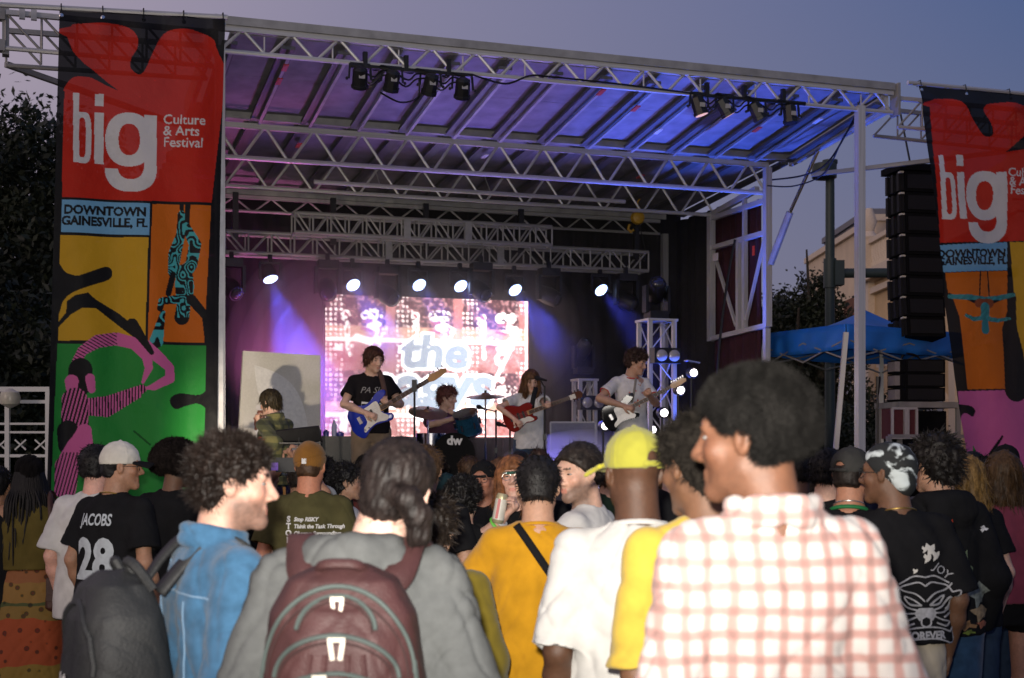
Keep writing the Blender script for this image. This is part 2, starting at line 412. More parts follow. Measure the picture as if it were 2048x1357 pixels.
# inner trusses
ta = lattice('inner_truss', stage, -.05, 7.05, 2.12, 5.25, 4.90, 13, .06, .055, .036)
tb = lattice('inner_truss', stage, -.05, 7.05, 3.5, 5.18, 4.84, 13, .05, .05, .032)
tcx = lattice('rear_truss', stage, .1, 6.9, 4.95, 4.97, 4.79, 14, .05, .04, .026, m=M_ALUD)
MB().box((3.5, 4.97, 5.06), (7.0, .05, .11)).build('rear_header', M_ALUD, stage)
a, b = stg(628, 364, 3.2), stg(1250, 404, 3.2); piece('hanging_pipe', a, b, .055, M_ALU, stage, True)
for u in (.2, .55, .9): p = a.lerp(b, u); piece('pipe_strap', p, p + Vector((0, .25, .25)), .012, M_ALU, stage, True)
# right wall frame of square tube
wf = bpy.data.objects.new('wall_frame', None); link(wf, stage)
fr = lambda t, z: Vector((7.0, t, z))
for (t0, z0, z1, ww) in ((2.04, 3.22, 5.2, .085), (3.55, 3.15, 4.88, .085), (2.62, 3.2, 4.42, .06), (2.78, 3.2, 4.42, .06), (2.62, 4.42, 4.95, .05)): piece('tube', fr(t0, z0), fr(t0, z1), ww, M_ALU, wf)
for (za, zb_) in ((4.80, 4.80), (4.40, 4.40), (3.24, 3.18)): piece('rail', fr(2.04, za), fr(3.55, zb_), .06, M_ALU, wf)
piece('diagonal', fr(2.12, 4.3), fr(2.58, 3.35), .035, M_ALU, wf); piece('diagonal', fr(3.45, 4.3), fr(2.85, 3.3), .035, M_ALU, wf)
piece('diagonal', fr(2.3, 4.98), fr(3.5, 4.85), .07, M_ALU, wf)
MB().box((6.95, 3.33, 4.25), (.01, .14, .10)).build('warning_sticker', mat('sticker', (.6, .55, .52), .4), stage)
MB().box((6.95, 2.3, 4.2), (.01, .05, .12)).build('warning_sticker', mat('sticker red', (.6, .05, .02), .4), stage)
# outrigger trusses that carry the banners
def outrigger(sign, s0, s1):
    p = bpy.data.objects.new('banner_outrigger', None); link(p, stage)
    for t in (-.02, .45):
        for z in (5.62, 5.30): piece('chord', (s0, t, z), (s1, t + (.0 if t < 0 else -.1), z - (.06 if t > 0 else 0)), .045, M_ALU if t < 0 else M_ALUD, p, z < 5.5)
        n = 6
        for i in range(n):
            x0, x1 = s0 + (s1 - s0) * i / n, s0 + (s1 - s0) * (i + 1) / n
            piece('brace', (x0, t, 5.3), (x1, t, 5.62), .025, M_ALUD, p, True); piece('brace', (x1, t, 5.3), (x1, t, 5.62), .022, M_ALUD, p, True)
    piece('tie', (s1, .35, 5.25), (s0, 1.8, 5.1), .05, M_ALUD, p)
    for z in (5.32, 5.6): MB().box((s1 + sign * .03, .0, z), (.05, .10, .10)).build('clamp', M_ALUD, p)
    MB().box((s1, .05, 5.46), (.06, .12, .42)).build('end_frame', M_ALUD, p)
    for i in range(2): MB().box((s1 - sign * (.14 + .1 * i), -.05, 5.61), (.05, .04, .09)).build('bolt_plate', M_ALU, p)
outrigger(-1, -.06, -1.9); outrigger(1, 7.48, 9.4)

# ------------------------------------------------------------------ hung trusses (things of their own)
def box_truss(label, s0, s1, t, zt, zb, depth, n, m=M_ALU):
    r = empty('lighting_truss', STM, label, 'truss')
    for tt in (t, t + depth):
        for z in (zt, zb): piece('chord', (s0, tt, z), (s1, tt, z), .048, m, r, True)
    for i in range(n + 1):
        x = s0 + (s1 - s0) * i / n
        for tt in (t, t + depth): piece('strut', (x, tt, zb), (x, tt, zt), .026, m, r, True)
        for z in (zt, zb): piece('strut', (x, t, z), (x, t + depth, z), .022, m, r, True)
        if i < n:
            x2 = s0 + (s1 - s0) * (i + 1) / n
            for tt in (t, t + depth):
                if i % 2: piece('diagonal', (x + .03, tt, zb), (x2 - .03, tt, zt), .026, m, r, True)
                else: piece('diagonal', (x + .03, tt, zt), (x2 - .03, tt, zb), .026, m, r, True)
    for u in (.42, .66): MB().box((s0 + (s1 - s0) * u, t - .01, (zt + zb) / 2), (.09, .03, zt - zb)).build('joint_plate', m, r)
    return r
e0 = stg(1297, 504, 4.3)
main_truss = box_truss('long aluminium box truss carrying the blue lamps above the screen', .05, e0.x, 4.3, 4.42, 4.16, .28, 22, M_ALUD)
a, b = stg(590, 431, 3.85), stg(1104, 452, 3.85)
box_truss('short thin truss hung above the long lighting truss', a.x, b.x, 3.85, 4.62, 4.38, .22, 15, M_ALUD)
for px in (470, 665, 850, 1040, 1270):     # black hoist straps
    p = stg(px, 480, 4.4); o = MB().box((p.x, 4.36, 4.62), (.07, .05, .6)).build('hoist_strap', M_BLK); o.matrix_world = STM
    tag(o, 'black strap above the lighting truss, ' + {470: 'leftmost by the banner', 665: 'second from the left', 850: 'in the middle', 1040: 'second from the right', 1270: 'rightmost, by the yellow hoist'}[px], 'strap', 'hoist straps')
M_YEL = mat('hoist yellow', (.5, .28, .02), .45)
p = stg(1275, 436, 4.3); h = empty('chain_hoist', STM @ Matrix.Translation(p), 'small yellow chain hoist at the right end of the truss', 'hoist')
MB().lathe([(.03, -.08), (.085, -.05), (.1, 0), (.085, .05), (.03, .08)], 16, Matrix.Rotation(R(90), 4, 'X')).build('housing', M_YEL, h, True)
MB().tube([(0, 0, .1), (0, 0, .22), (.03, 0, .26), (0, 0, .3)], .014).build('hook', M_YEL, h, True); MB().tube([(-.12, 0, -.1), (-.14, 0, -.16), (-.1, 0, -.2), (-.06, 0, -.17)], .02).build('hook', M_YEL, h, True)
for k in (-1, 1): MB().tube([(.02 * k, 0, -.05), (.05 + .08 * k, .02, -.45), (.12, .02, -.6)], .007, 5).build('chain', M_CABLE, h)

# ------------------------------------------------------------------ LED screen
def grid_panel(P00, P10, P01, P11, nx, ny, colf, wave=None, xy=None):
    """bilinear sheet of vertices coloured by colf(x, y) in photo-like design coordinates"""
    u = np.linspace(0, 1, nx + 1); v = np.linspace(0, 1, ny + 1); U, V = np.meshgrid(u, v)
    P = [np.array(p, float) for p in (P00, P10, P01, P11)]
    Q = (1 - U)[..., None] * (1 - V)[..., None] * P[0] + U[..., None] * (1 - V)[..., None] * P[1] + (1 - U)[..., None] * V[..., None] * P[2] + U[..., None] * V[..., None] * P[3]
    if wave is not None: Q = Q + wave(U, V)[..., None] * np.array((0, -1, 0))
    C = colf(U, V)
    i = np.arange((nx + 1) * (ny + 1)).reshape(ny + 1, nx + 1)
    F = np.stack([i[:-1, :-1], i[1:, :-1], i[1:, 1:], i[:-1, 1:]], -1).reshape(-1, 4)
    return mesh_np('sheet', Q.reshape(-1, 3), F, True, C.reshape(-1, 3))
def inpoly(X, Y, poly):
    ins = np.zeros(X.shape, bool); n = len(poly)
    for i in range(n):
        x0, y0 = poly[i]; x1, y1 = poly[(i + 1) % n]
        if y0 == y1: continue
        c = ((y0 > Y) != (y1 > Y)) & (X < (x1 - x0) * (Y - y0) / (y1 - y0) + x0); ins ^= c
    return ins
def smoothpoly(p, n=5): return [(v.x, v.y) for v in catmull(p, n)]
def seg(X, Y, pts, rs):
    d = np.full(X.shape, 1e9)
    if not isinstance(rs, (list, tuple)): rs = [rs] * len(pts)
    for i in range(len(pts) - 1):
        (x0, y0), (x1, y1) = pts[i], pts[i + 1]; L = (x1 - x0) ** 2 + (y1 - y0) ** 2 + 1e-9
        t = np.clip(((X - x0) * (x1 - x0) + (Y - y0) * (y1 - y0)) / L, 0, 1)
        d = np.minimum(d, np.hypot(X - x0 - t * (x1 - x0), Y - y0 - t * (y1 - y0)) - (rs[i] + t * (rs[i + 1] - rs[i])))
    return d < 0
def intext(X, Y, body, x, y, size, bold=0., align='CENTER', sx=1., rot=0., shear=0., sh=1.0):
    """text drawn with its baseline at (x, y), y growing downwards"""
    V, T = text_tris(body, size, bold * size, shear, align, sx); out = np.zeros(X.shape, bool)
    c, s = math.cos(rot), math.sin(rot); V = np.stack([V[:, 0] * c + V[:, 1] * s * sh, V[:, 0] * s - V[:, 1] * c * sh], 1) + (x, y)
    for t in T:
        a, b, d = V[t]; lo = np.minimum(np.minimum(a, b), d); hi = np.maximum(np.maximum(a, b), d)
        m = (X >= lo[0]) & (X <= hi[0]) & (Y >= lo[1]) & (Y <= hi[1])
        if not m.any(): continue
        px, py = X[m], Y[m]; e = lambda p, q: (q[0] - p[0]) * (py - p[1]) - (q[1] - p[1]) * (px - p[0])
        e1, e2, e3 = e(a, b), e(b, d), e(d, a); o = out[m]; o |= ((e1 >= 0) & (e2 >= 0) & (e3 >= 0)) | ((e1 <= 0) & (e2 <= 0) & (e3 <= 0)); out[m] = o
    return out
def n2(X, Y, sc, seed): return vnoise(np.stack([X.ravel(), Y.ravel(), np.zeros(X.size)], 1), sc, seed).reshape(X.shape)
def blur(C, n):
    for ax in (0, 1):
        P = np.pad(C, [(n, n) if k == ax else (0, 0) for k in range(3)], mode='edge'); S = np.cumsum(P, ax); z = np.zeros_like(np.take(S, [0], ax)); S = np.concatenate([z, S], ax)
        C = (np.take(S, range(2 * n + 1, S.shape[ax]), ax) - np.take(S, range(0, S.shape[ax] - 2 * n - 1), ax)) / (2 * n + 1)
    return C
def screen_col(U, V):
    X = U * 405 + 650; Y = V * 282 + 592
    C = np.zeros(X.shape + (3,)); nz = n2(X, Y, .05, 1); nf = n2(X, Y, .22, 2); ng = n2(X, Y, .4, 3)
    C[:] = np.array((.85, .36, .34)); C += (nz * .25 + nf * .15)[..., None] * np.array((1, .8, .85))
    col = (X - 650) % 135; row = (Y - 592) % 150
    C[(col > 118)] = (.95, .38, .36)
    dk = (row < 64) & (col < 116); C[dk] = np.array((.16, .055, .065)) + np.clip(nf[dk] + .5 * ng[dk], 0, 1)[:, None] * np.array((.95, .5, .5))
    bar = (row > 62) & (row < 84); C[bar] = (1.3, .72, .52)
    bar2 = (row >= 84) & (row < 93); C[bar2] = (2.4, 1.9, 1.7)
    cut = (np.abs(n2(X, Y, .12, 21)) < .09) & (ng > -.2); C[cut] *= 1.8
    for cx in (0, 135, 270):
        for cy in (0, 150):
            x, y = X - 650 - cx, Y - 592 - cy
            wht = seg(x, y, [(40, 38), (42, 90), (44, 120)], [8, 4, 4]) | seg(x, y, [(78, 38), (100, 36)], 11) | seg(x, y, [(90, 58), (112, 66), (96, 88)], [11, 8, 6]) | seg(x, y, [(60, 84), (100, 96)], 7)
            wht &= nf + nz + ng > -.35; C[wht] = (3.0, 2.6, 2.5)
            rd = seg(x, y, [(74, 52), (88, 50)], 4) | seg(x, y, [(70, 66), (88, 70)], 3) | seg(x, y, [(104, 80), (108, 60)], 2) | seg(x, y, [(38, 36), (42, 40)], 3); C[rd] = (.8, .25, .3)
    gx, gy = (X - 655) % 10 - 5, (Y - 596) % 10 - 5; dots = (np.hypot(gx, gy) < 2.6) & (n2(X // 10 * 10, Y // 10 * 10, .31, 5) > -.1) & ((col < 34) | (X > 1030)); C[dots] = (3.4, 2.8, 2.7)
    st = seg(X, Y, [(1030, 650), (1015, 700), (985, 760)], [5, 4, 3]); C[st] = (3, 2.7, 2.6)
    bl = n2(X, Y, .035, 9) + .5 * n2(X, Y, .09, 12) > .78; C[bl & (Y > 690)] = (2.6, 2.1, 2.0)
    for grow, colr in ((.085, (3.4, 3.3, 3.4)), (.04, (.62, .74, .88))):
        for body, x, y, sz, sx in (('the', 862, 732, 92, 1.1), ('nagys', 852, 808, 118, .98)): C[intext(X, Y, body, x, y, sz, grow, sx=sx, shear=.12)] = colr
    edge = (U > .985) | (V > .99); C[edge] = (2.6, 1.3, 1.2)
    return np.clip(blur(C, 1), .02, 8)
a, b = stg(651, 592, 4.75), stg(1056, 600, 4.75); zt = (a.z + b.z) / 2; zb = 1.86
me = grid_panel((a.x, 4.75, zt), (b.x, 4.75, zt), (a.x, 4.75, zb), (b.x, 4.75, zb), 290, 200, screen_col)
sm = bpy.data.materials.new('led screen'); sm.use_nodes = True; t = sm.node_tree; bsd = t.nodes['Principled BSDF']
at_ = N(t, 'ShaderNodeAttribute', attribute_name='Col'); bsd.inputs['Base Color'].default_value = (.02, .02, .02, 1); t.links.new(at_.outputs['Color'], bsd.inputs['Emission Color']); bsd.inputs['Emission Strength'].default_value = 1.3
scr = empty('led_screen', STM, 'glowing pink and white video screen with a band name at the back', 'screen')
mobj('display', me, sm, scr); MB().box(((a.x + b.x) / 2, 4.82, (zt + zb) / 2), (b.x - a.x + .04, .1, zt - zb + .04)).build('cabinet', M_BLK, scr)
for s in (a.x + .3, b.x - .3): piece('leg', (s, 4.84, .95), (s, 4.84, zb), .06, M_BLK, scr)
# pale riser under the screen; the pink light on it is put into its colour
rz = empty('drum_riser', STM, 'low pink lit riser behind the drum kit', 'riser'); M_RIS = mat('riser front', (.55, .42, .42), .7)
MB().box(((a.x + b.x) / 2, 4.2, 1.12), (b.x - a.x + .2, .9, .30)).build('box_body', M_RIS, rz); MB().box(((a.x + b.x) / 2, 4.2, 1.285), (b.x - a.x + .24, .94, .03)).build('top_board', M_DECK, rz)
# ================================================================== lamps
def look_M(loc, d):
    return Matrix.Translation(loc) @ Vector(d).to_track_quat('Z', 'Y').to_matrix().to_4x4()
M_LENSB = mat('lit blue lens', (.6, .7, 1), .2, emit=(.34, .48, 1.0), estr=5)
M_LENSD2 = mat('lit diode', (.6, .7, 1), .2, emit=(.6, .72, 1.0), estr=9)
M_LENSW = mat('lit white lens', (1, .9, .9), .2, emit=(1.0, .93, .95), estr=22)
M_LENSO = mat('lit warm lens', (1, .6, .3), .2, emit=(1.0, .55, .3), estr=.7)
M_LENSD = mat('dark lens', (.03, .03, .035), .06, 0, .02, spec=.8)
def spot(name, loc, d, energy, color, size, parent=None, blend=.5, soft=.05):
    l = bpy.data.lights.new(name, 'SPOT'); l.energy = energy; l.color = color; l.spot_size = R(size); l.spot_blend = blend; l.shadow_soft_size = soft
    o = bpy.data.objects.new(name, l); link(o, parent); o.matrix_local = look_M(loc, -Vector(d)); return o
ORD = ['leftmost', 'second from the left', 'third from the left', 'fourth from the left', 'fifth from the left', 'rightmost', 'seventh from left']
# LED wash lamps under the truss, lit blue
for i, (px, py) in enumerate(((541, 558), (706, 570), (838, 570), (921, 572), (1030, 580), (1202, 580))):
    p = stg(px, py, 4.25); d = Vector((.22, -.72, -.66)) if i else Vector((.22, -.42, -.88)); d.normalize()
    r = empty('wash_lamp', STM @ Matrix.Translation(p), 'round wash lamp lit blue white under the truss, ' + ORD[i], 'stage lamp', 'lit blue wash lamps')
    L = look_M((0, 0, 0), d)
    MB().lathe([(.05, -.2), (.085, -.17), (.105, -.02), (.105, .005), (.09, .008)], 20, L).build('can', M_BLK, r, True)
    ln = MB().lathe([(.001, .004), (.092, .004), (.092, .01), (.001, .012)], 20, L).build('lens', M_LENSB, r)
    for q in range(19):
        a = q * 2.4; rr = .08 * math.sqrt((q + .5) / 19); MB().lathe([(.012, .010), (.010, .016)], 7, L @ Matrix.Translation((rr * math.cos(a), rr * math.sin(a), 0))).build('diode', M_LENSD2, ln)
    piece('yoke', (-.13, 0, -.02), (-.13, .02, .2), .03, M_BLK, r); piece('yoke', (.13, 0, -.02), (.13, .02, .2), .03, M_BLK, r); piece('yoke', (-.13, .02, .2), (.13, .02, .2), .03, M_BLK, r)
    piece('clamp', (0, .02, .2), (0, .05, 4.14 - p.z), .05, M_BLK, r)
    spot('beam', d * .03, d, 1300 if i else 4200, (.08, .10, 1.0), 30 if i else 36, r, 1.0)
# moving heads, unlit, domes glinting
def moving_head(M, label, d, parent=None, up=False, s=1.0, group='dark moving heads', lens=M_LENSD):
    r = empty('moving_head', M, label, 'stage lamp', group); k = -1 if up else 1
    MB().box((0, 0, .30 * k * s), (.26 * s, .2 * s, .1 * s)).build('base', M_BLK, r)
    for x in (-.15, .15): MB().box((x * s, 0, .1 * k * s), (.04 * s, .12 * s, .34 * s)).build('yoke_arm', M_BLK, r)
    L = look_M((0, 0, -.02 * k), d)
    hd = MB().lathe([(.04 * s, -.17 * s), (.1 * s, -.15 * s), (.12 * s, -.02 * s), (.11 * s, .12 * s), (.095 * s, .15 * s)], 18, L).build('head', M_BLK, r, True)
    MB().lathe([(.085 * s, .148 * s), (.075 * s, .165 * s), (.05 * s, .18 * s), (.015 * s, .187 * s)], 16, L).build('lens', lens, hd, True)
    if not up: piece('clamp', (0, 0, .34), (0, .02, .44), .05, M_BLK, r)
    return r
for i, (px, py, dx) in enumerate(((463, 575, .3), (655, 577, -.1), (775, 588, .4), (962, 580, .2), (1098, 590, .7), (1252, 600, .6))):
    p = stg(px, py, 4.2); moving_head(STM @ Matrix.Translation(p), 'dark moving head with glinting glass dome under the truss, ' + ORD[i], (dx, -.8, -.5))
# front truss lamp bars
M_LABEL = mat('lamp label', (.32, .31, .30), .6)
def can_bar(x0, y0, x1, y1, cans, label, grp, lit):
    a, b = stg(x0, y0, -.02), stg(x1, y1, -.02)
    r = empty('lamp_bar', STM, label, 'lamp bar'); piece('bar', a, b, .045, M_BLK, r, True)
    for u in (.12, .45, .8): q = a.lerp(b, u); MB().box(q + Vector((0, 0, .06)), (.04, .05, .16)).build('clamp', M_BLK, r)
    for i, (px, py, tilt) in enumerate(cans):
        p = stg(px, py, -.02); c = empty('par_can', STM @ Matrix.Translation(p), 'small black lamp can under the ' + grp + ' bar, ' + ['leftmost', 'second from left', 'third from left', 'rightmost'][i], 'stage lamp', 'cans on the ' + grp + ' bar')
        d = Vector((tilt, .55, -.8)).normalized() if not lit else Vector((tilt, -.1, -.99)).normalized(); L = look_M((0, 0, 0), d)
        MB().lathe([(.038, -.11), (.072, -.09), (.076, .06), (.085, .065), (.085, .095)], 8, L).build('can', M_BLK, c)
        MB().lathe([(.001, .097), (.07, .099)], 12, L).build('lens', M_LENSO if lit and i in (0, 1) else M_LENSD, c)
        MB().box((0, -.082, .0), (.06, .006, .045)).build('label_plate', M_LABEL, c)
        for x in (-.11, .11): piece('yoke', (x, 0, -.01), (x * .9, 0, .14), .018, M_BLK, c)
        piece('yoke', (-.1, 0, .14), (.1, 0, .14), .018, M_BLK, c)
        for x in (-.13, .13): MB().lathe([(.012, -.012), (.018, 0), (.012, .012)], 8, Matrix.Translation((x, 0, -.01)) @ Matrix.Rotation(R(90), 4, 'Y')).build('knob', M_BLK, c)
    for i in range(len(cans) - 1):
        p0, p1 = stg(cans[i][0], cans[i][1] - 12, -.03), stg(cans[i + 1][0], cans[i + 1][1] - 12, -.03)
        m = (p0 + p1) / 2
        for k in range(3):
            pts = [p0 + Vector((0, 0, .04 * k)), m + Vector((-.06 + .03 * k, .01 * k, -.1 + .07 * k)), m + Vector((.05, -.02, -.02 + .05 * k)), p1 + Vector((0, 0, .03 * k))]
            MB().tube(catmull(pts, 5, False), .009, 5).build('cable', M_CABLE, r, True)
    return r
can_bar(700, 131, 945, 152, ((720, 157, .1), (784, 163, 0), (861, 170, -.05), (925, 178, .1)), 'black lamp bar with looped cables under the front truss left of centre', 'left', False)
can_bar(1386, 190, 1610, 208, ((1398, 213, .3), (1449, 216, .6), (1514, 224, .5), (1580, 230, .05)), 'black lamp bar with lit lamps near the right end of the front truss', 'right', True)
tag(mobj('stage_cable', MB().tube(catmull([stg(760, 185, -.05), stg(800, 205, -.05), stg(835, 195, -.04), stg(838, 160, -.03)], 6, False), .009, 5).mesh('stage_cable', True), M_CABLE, None, STM), 'black cable loop hanging below the left lamp bar', 'cable', 'cables')
tag(mobj('stage_cable', MB().tube(catmull([stg(945, 150, -.03), stg(1010, 168, -.03), stg(1060, 152, -.03), stg(1110, 155, -.03), stg(1250, 170, -.03), stg(1390, 188, -.03)], 6, False), .010, 5).mesh('stage_cable', True), M_CABLE, None, STM), 'black cable strung along the front truss between the lamp bars', 'cable', 'cables')
tag(mobj('stage_cable', MB().tube(catmull([stg(1715, 225, .2), stg(1660, 320, .6), stg(1610, 350, 1.0), stg(1545, 360, 1.8)], 8, False), .011, 5).mesh('stage_cable', True), M_CABLE, None, STM), 'cable sagging from the right roof corner to the wall frame', 'cable', 'cables')
tag(mobj('stage_cable', MB().tube(catmull([stg(1728, 222, .1), stg(1690, 270, .3), stg(1650, 345, .8), stg(1590, 372, 1.4), stg(1535, 372, 1.9)], 8, False), .009, 5).mesh('stage_cable', True), M_CABLE, None, STM), 'lower thin cable sagging beside the lift ram', 'cable', 'cables')
tag(mobj('stage_cable', MB().tube(catmull([stg(1470, 480, 2.0), stg(1455, 560, 2.0), stg(1440, 680, 2.0), stg(1436, 770, 2.0), stg(1450, 870, 2.0)], 8, False), .016, 6).mesh('stage_cable', True), M_CABLE, None, STM), 'thick cable bundle hanging in front of the maroon curtain', 'cable', 'cables')

# truss towers at the back right with blinders and heads
def tower(px0, px1, t, ztop, label, n=6):
    a, b = stg(px0, 700, t), stg(px1, 700, t); wd = b.x - a.x; r = empty('truss_tower', STM @ Matrix.Translation((a.x, t, ZD)), label, 'truss tower'); H = ztop - ZD
    for x in (0, wd):
        for y in (0, wd): piece('chord', (x, y, 0), (x, y, H), .05, M_ALU, r)
    for i in range(n):
        z0, z1 = H * i / n, H * (i + 1) / n
        for y in (0, wd): piece('lace', (0, y, z0 if i % 2 else z1), (wd, y, z1 if i % 2 else z0), .018, M_ALU, r, True)
        for x in (0, wd): piece('lace', (x, 0, z0 if i % 2 else z1), (x, wd, z1 if i % 2 else z0), .018, M_ALU, r, True)
    for z in (.01, H): MB().box((wd / 2, wd / 2, z), (wd + .08, wd + .08, .03)).build('plate', M_ALU, r)
    return a, wd
def blinder(M, label):
    r = empty('blinder_lamp', M, label, 'stage lamp', 'two lens blinders'); MB().box((0, 0, 0), (.36, .14, .19)).build('housing', M_BLK, r)
    for x in (-.085, .085): MB().lathe([(.074, 0), (.07, .02), (.045, .034), (.012, .04)], 16, Matrix.Translation((x, -.07, 0)) @ Matrix.Rotation(R(90), 4, 'X')).build('lens', mat('blinder glass', (.45, .42, .4), .12, .3, .05), r, True)
a, wd = tower(1300, 1348, 2.5, stg(1320, 640, 2.5).z, 'aluminium truss tower right of the guitarist in the white shirt')
moving_head(STM @ Matrix.Translation((a.x + wd / 2, 2.5 + wd / 2, stg(1320, 640, 2.5).z + .37)), 'moving head standing on the right truss tower', (-.2, -.7, .5), up=True)
p = stg(1331, 712, 2.4); blinder(STM @ Matrix.Translation(p), 'two lens lamp on the right truss tower')
a, wd = tower(1160, 1190, 4.2, stg(1175, 760, 4.2).z, 'truss tower far back behind the singer, dim in the fog', 4)
p = stg(1182, 806, 4.1); blinder(STM @ Matrix.Translation(p), 'two lens lamp on the dim tower behind the singer')
moving_head(STM @ Matrix.Translation((a.x + wd / 2, 4.35, stg(1175, 755, 4.2).z + .37)), 'moving head on the dim tower behind the singer', (.1, -.6, .6), up=True, s=.9)
# small bright bulbs on floor stands
for i, (px, py, t) in enumerate(((1387, 746, 1.8), (1361, 781, 1.5), (1328, 826, 1.2), (1210, 852, 2.0), (1305, 860, 2.6))):
    p = stg(px, py, t); r = empty('floor_lamp', STM @ Matrix.Translation((p.x, t, ZD)), 'bright white stage lamp on a stand, ' + ['topmost at right', 'second from the top', 'third, beside the guitar neck', 'low beside the guitarist', 'lowest by the truss tower foot'][i], 'stage lamp', 'bright white floor lamps')
    z = p.z - ZD; L = look_M((0, 0, z), (-.15, -1, -.05))
    MB().lathe([(.03, -.14), (.06, -.12), (.065, .0), (.06, .01)], 16, L).build('can', M_BLK, r, True); MB().lathe([(.001, .006), (.048, .006), (.047, .01)], 16, L).build('lens', M_LENSW, r)
    piece('stand', (0, .06, 0), (0, .06, z), .03, M_BLK, r, True)
    for k in range(3): a_ = k * 2.1 + .4; piece('foot', (0, .06, .12), (.22 * math.cos(a_), .06 + .22 * math.sin(a_), .01), .02, M_BLK, r, True)
    spot('beam', Vector((0, -.05, z)), (-.1, -1, -.1), 10, (1, .85, .9), 60, r)
p = stg(1384, 724, 1.8); tag(mobj('lamp_hood', MB().box((0, 0, 0), (.17, .1, .015), Matrix.Rotation(.15, 3, 'Y')).build('lamp_hood', mat('blue hood', (.25, .3, .6), .3)).data, None, None, STM @ Matrix.Translation(p)), 'small blue lit flap above the topmost floor lamp', 'lamp flap')
bpy.data.objects.remove(bpy.data.objects['lamp_hood'])
# roof wash: uplights standing on the deck
def uplight(s, t, d, en, colr, size, label, group='deck uplights'):
    r = empty('uplight', STM @ Matrix.Translation((s, t, ZD)), label, 'stage lamp', group)
    L = look_M((0, 0, .2), d); MB().lathe([(.06, -.16), (.11, -.13), (.12, .05), (.12, .07)], 16, L).build('can', M_BLK, r, True)
    MB().lathe([(.001, .055), (.11, .06)], 16, L).build('lens', mat('uplight lens ' + group[:4] + str(colr[0]), (.2, .2, .2), .2, emit=colr, estr=3), r)
    for x in (-.14, .14): piece('bracket', (x, 0, 0), (x, 0, .22), .02, M_BLK, r)
    spot('beam', Vector((0, 0, .2)) + Vector(d).normalized() * .1, d, en, colr, size, r, .7)
uplight(6.0, 2.4, (.02, -.30, 1), 1800, (.06, .14, 1.0), 62, 'deck lamp washing the right end of the roof blue')
uplight(4.2, 2.6, (-.05, -.42, 1), 1050, (.25, .20, 1.0), 68, 'deck lamp washing the middle of the roof violet')
uplight(2.3, 2.8, (-.1, -.38, 1), 260, (.44, .21, .88), 62, 'deck lamp washing the left of the roof magenta')
# lamp on a low tripod before the stage that lights the painter and the canvas
p0 = Vector((-.55, -2.5, 1.25)); dd = Vector((1.25, 3.6, .95)); r = empty('front_lamp', STM @ Matrix.Translation((p0.x, p0.y, 0)), 'small warm lamp on a tripod in the crowd before the stage', 'stage lamp'); L = look_M((0, 0, p0.z), dd)
MB().lathe([(.05, -.14), (.08, -.11), (.085, .05), (.085, .07)], 16, L).build('can', M_BLK, r, True); MB().lathe([(.001, .072), (.078, .075)], 16, L).build('lens', mat('warm lens', (.5, .4, .3), .2, emit=(1, .8, .6), estr=4), r); piece('pole', (0, 0, 0), (0, 0, p0.z - .05), .03, M_BLK, r, True)
for k in range(3): piece('leg', (0, 0, .5), (.35 * math.cos(k * 2.1), .35 * math.sin(k * 2.1), .01), .02, M_BLK, r, True)
spot('beam', Vector((0, 0, p0.z)) + dd.normalized() * .12, dd, 420, (1.0, .84, .66), 44, r, 1.0, .06)
uplight(1.55, 4.3, (-.05, -.10, 1), 900, (1.0, .22, .62), 70, 'deck lamp lighting the fog magenta left of the screen')
uplight(4.35, 4.5, (.05, -.10, 1), 420, (.45, .2, .9), 70, 'deck lamp lighting the fog violet right of the screen')
uplight(6.4, 2.9, (-1.0, -.05, .05), 1300, (.55, .52, 1.0), 60, 'deck lamp pointing forward through the floor fog')
# ------------------------------------------------------------------ stage fog
def fog(name, lo, hi, dens, colr, label):
    lo, hi = Vector(lo), Vector(hi); m = bpy.data.materials.new(name); m.use_nodes = True; t = m.node_tree; t.nodes.clear()
    v = N(t, 'ShaderNodeVolumePrincipled'); v.inputs['Density'].default_value = dens; v.inputs['Color'].default_value = (*colr, 1); v.inputs['Anisotropy'].default_value = .15
    o = N(t, 'ShaderNodeOutputMaterial'); t.links.new(v.outputs[0], o.inputs['Volume'])
    ob = MB().box((lo + hi) / 2, hi - lo).build(name, m); ob.matrix_world = STM; tag(ob, label, None, None, 'stuff'); return ob
fog('stage_haze', (-.05, 2.9, .97), (6.95, 4.73, 4.75), .015, (.93, .93, 1), 'thin theatrical haze hanging in the back half of the stage')
def fog_cloud(name, c, rad, dens, label):
    o = fog(name, (-1, -1, -1), (1, 1, 1), dens, (.95, .92, .97), label); m = o.data.materials[0]
    me = MB().lathe([(max(.001, math.sin(a)), -math.cos(a)) for a in np.linspace(0, math.pi, 18)], 28).mesh(name, True); me.materials.append(m); o.data = me; o.matrix_world = STM @ Matrix.Translation(c) @ Matrix.Diagonal((*rad, 1))
for k in (1.0, .88, .76, .64, .5): fog_cloud('smoke_cloud', (2.05, 4.0, 2.6), (1.55 * k, .70 * k ** .3, 1.85 * k), .17, 'smoke cloud drifting left of the screen')
for k in (1.0, .8, .6): fog_cloud('smoke_cloud', (4.5, 4.0, 2.6), (1.15 * k, .62, 1.7 * k), .035, 'smoke cloud drifting right of the screen')
for k in (1.0, .6): fog_cloud('smoke_cloud', (3.6, 4.05, 3.3), (1.7 * k, .66, 1.2 * k), .10, 'smoke cloud drifting above the screen')
for k in (1.0, .75, .5): fog_cloud('smoke_cloud', (4.9, 2.7, 1.2), (1.4 * k, .75, .75 * k), .55, 'low smoke cloud lying behind the singer')
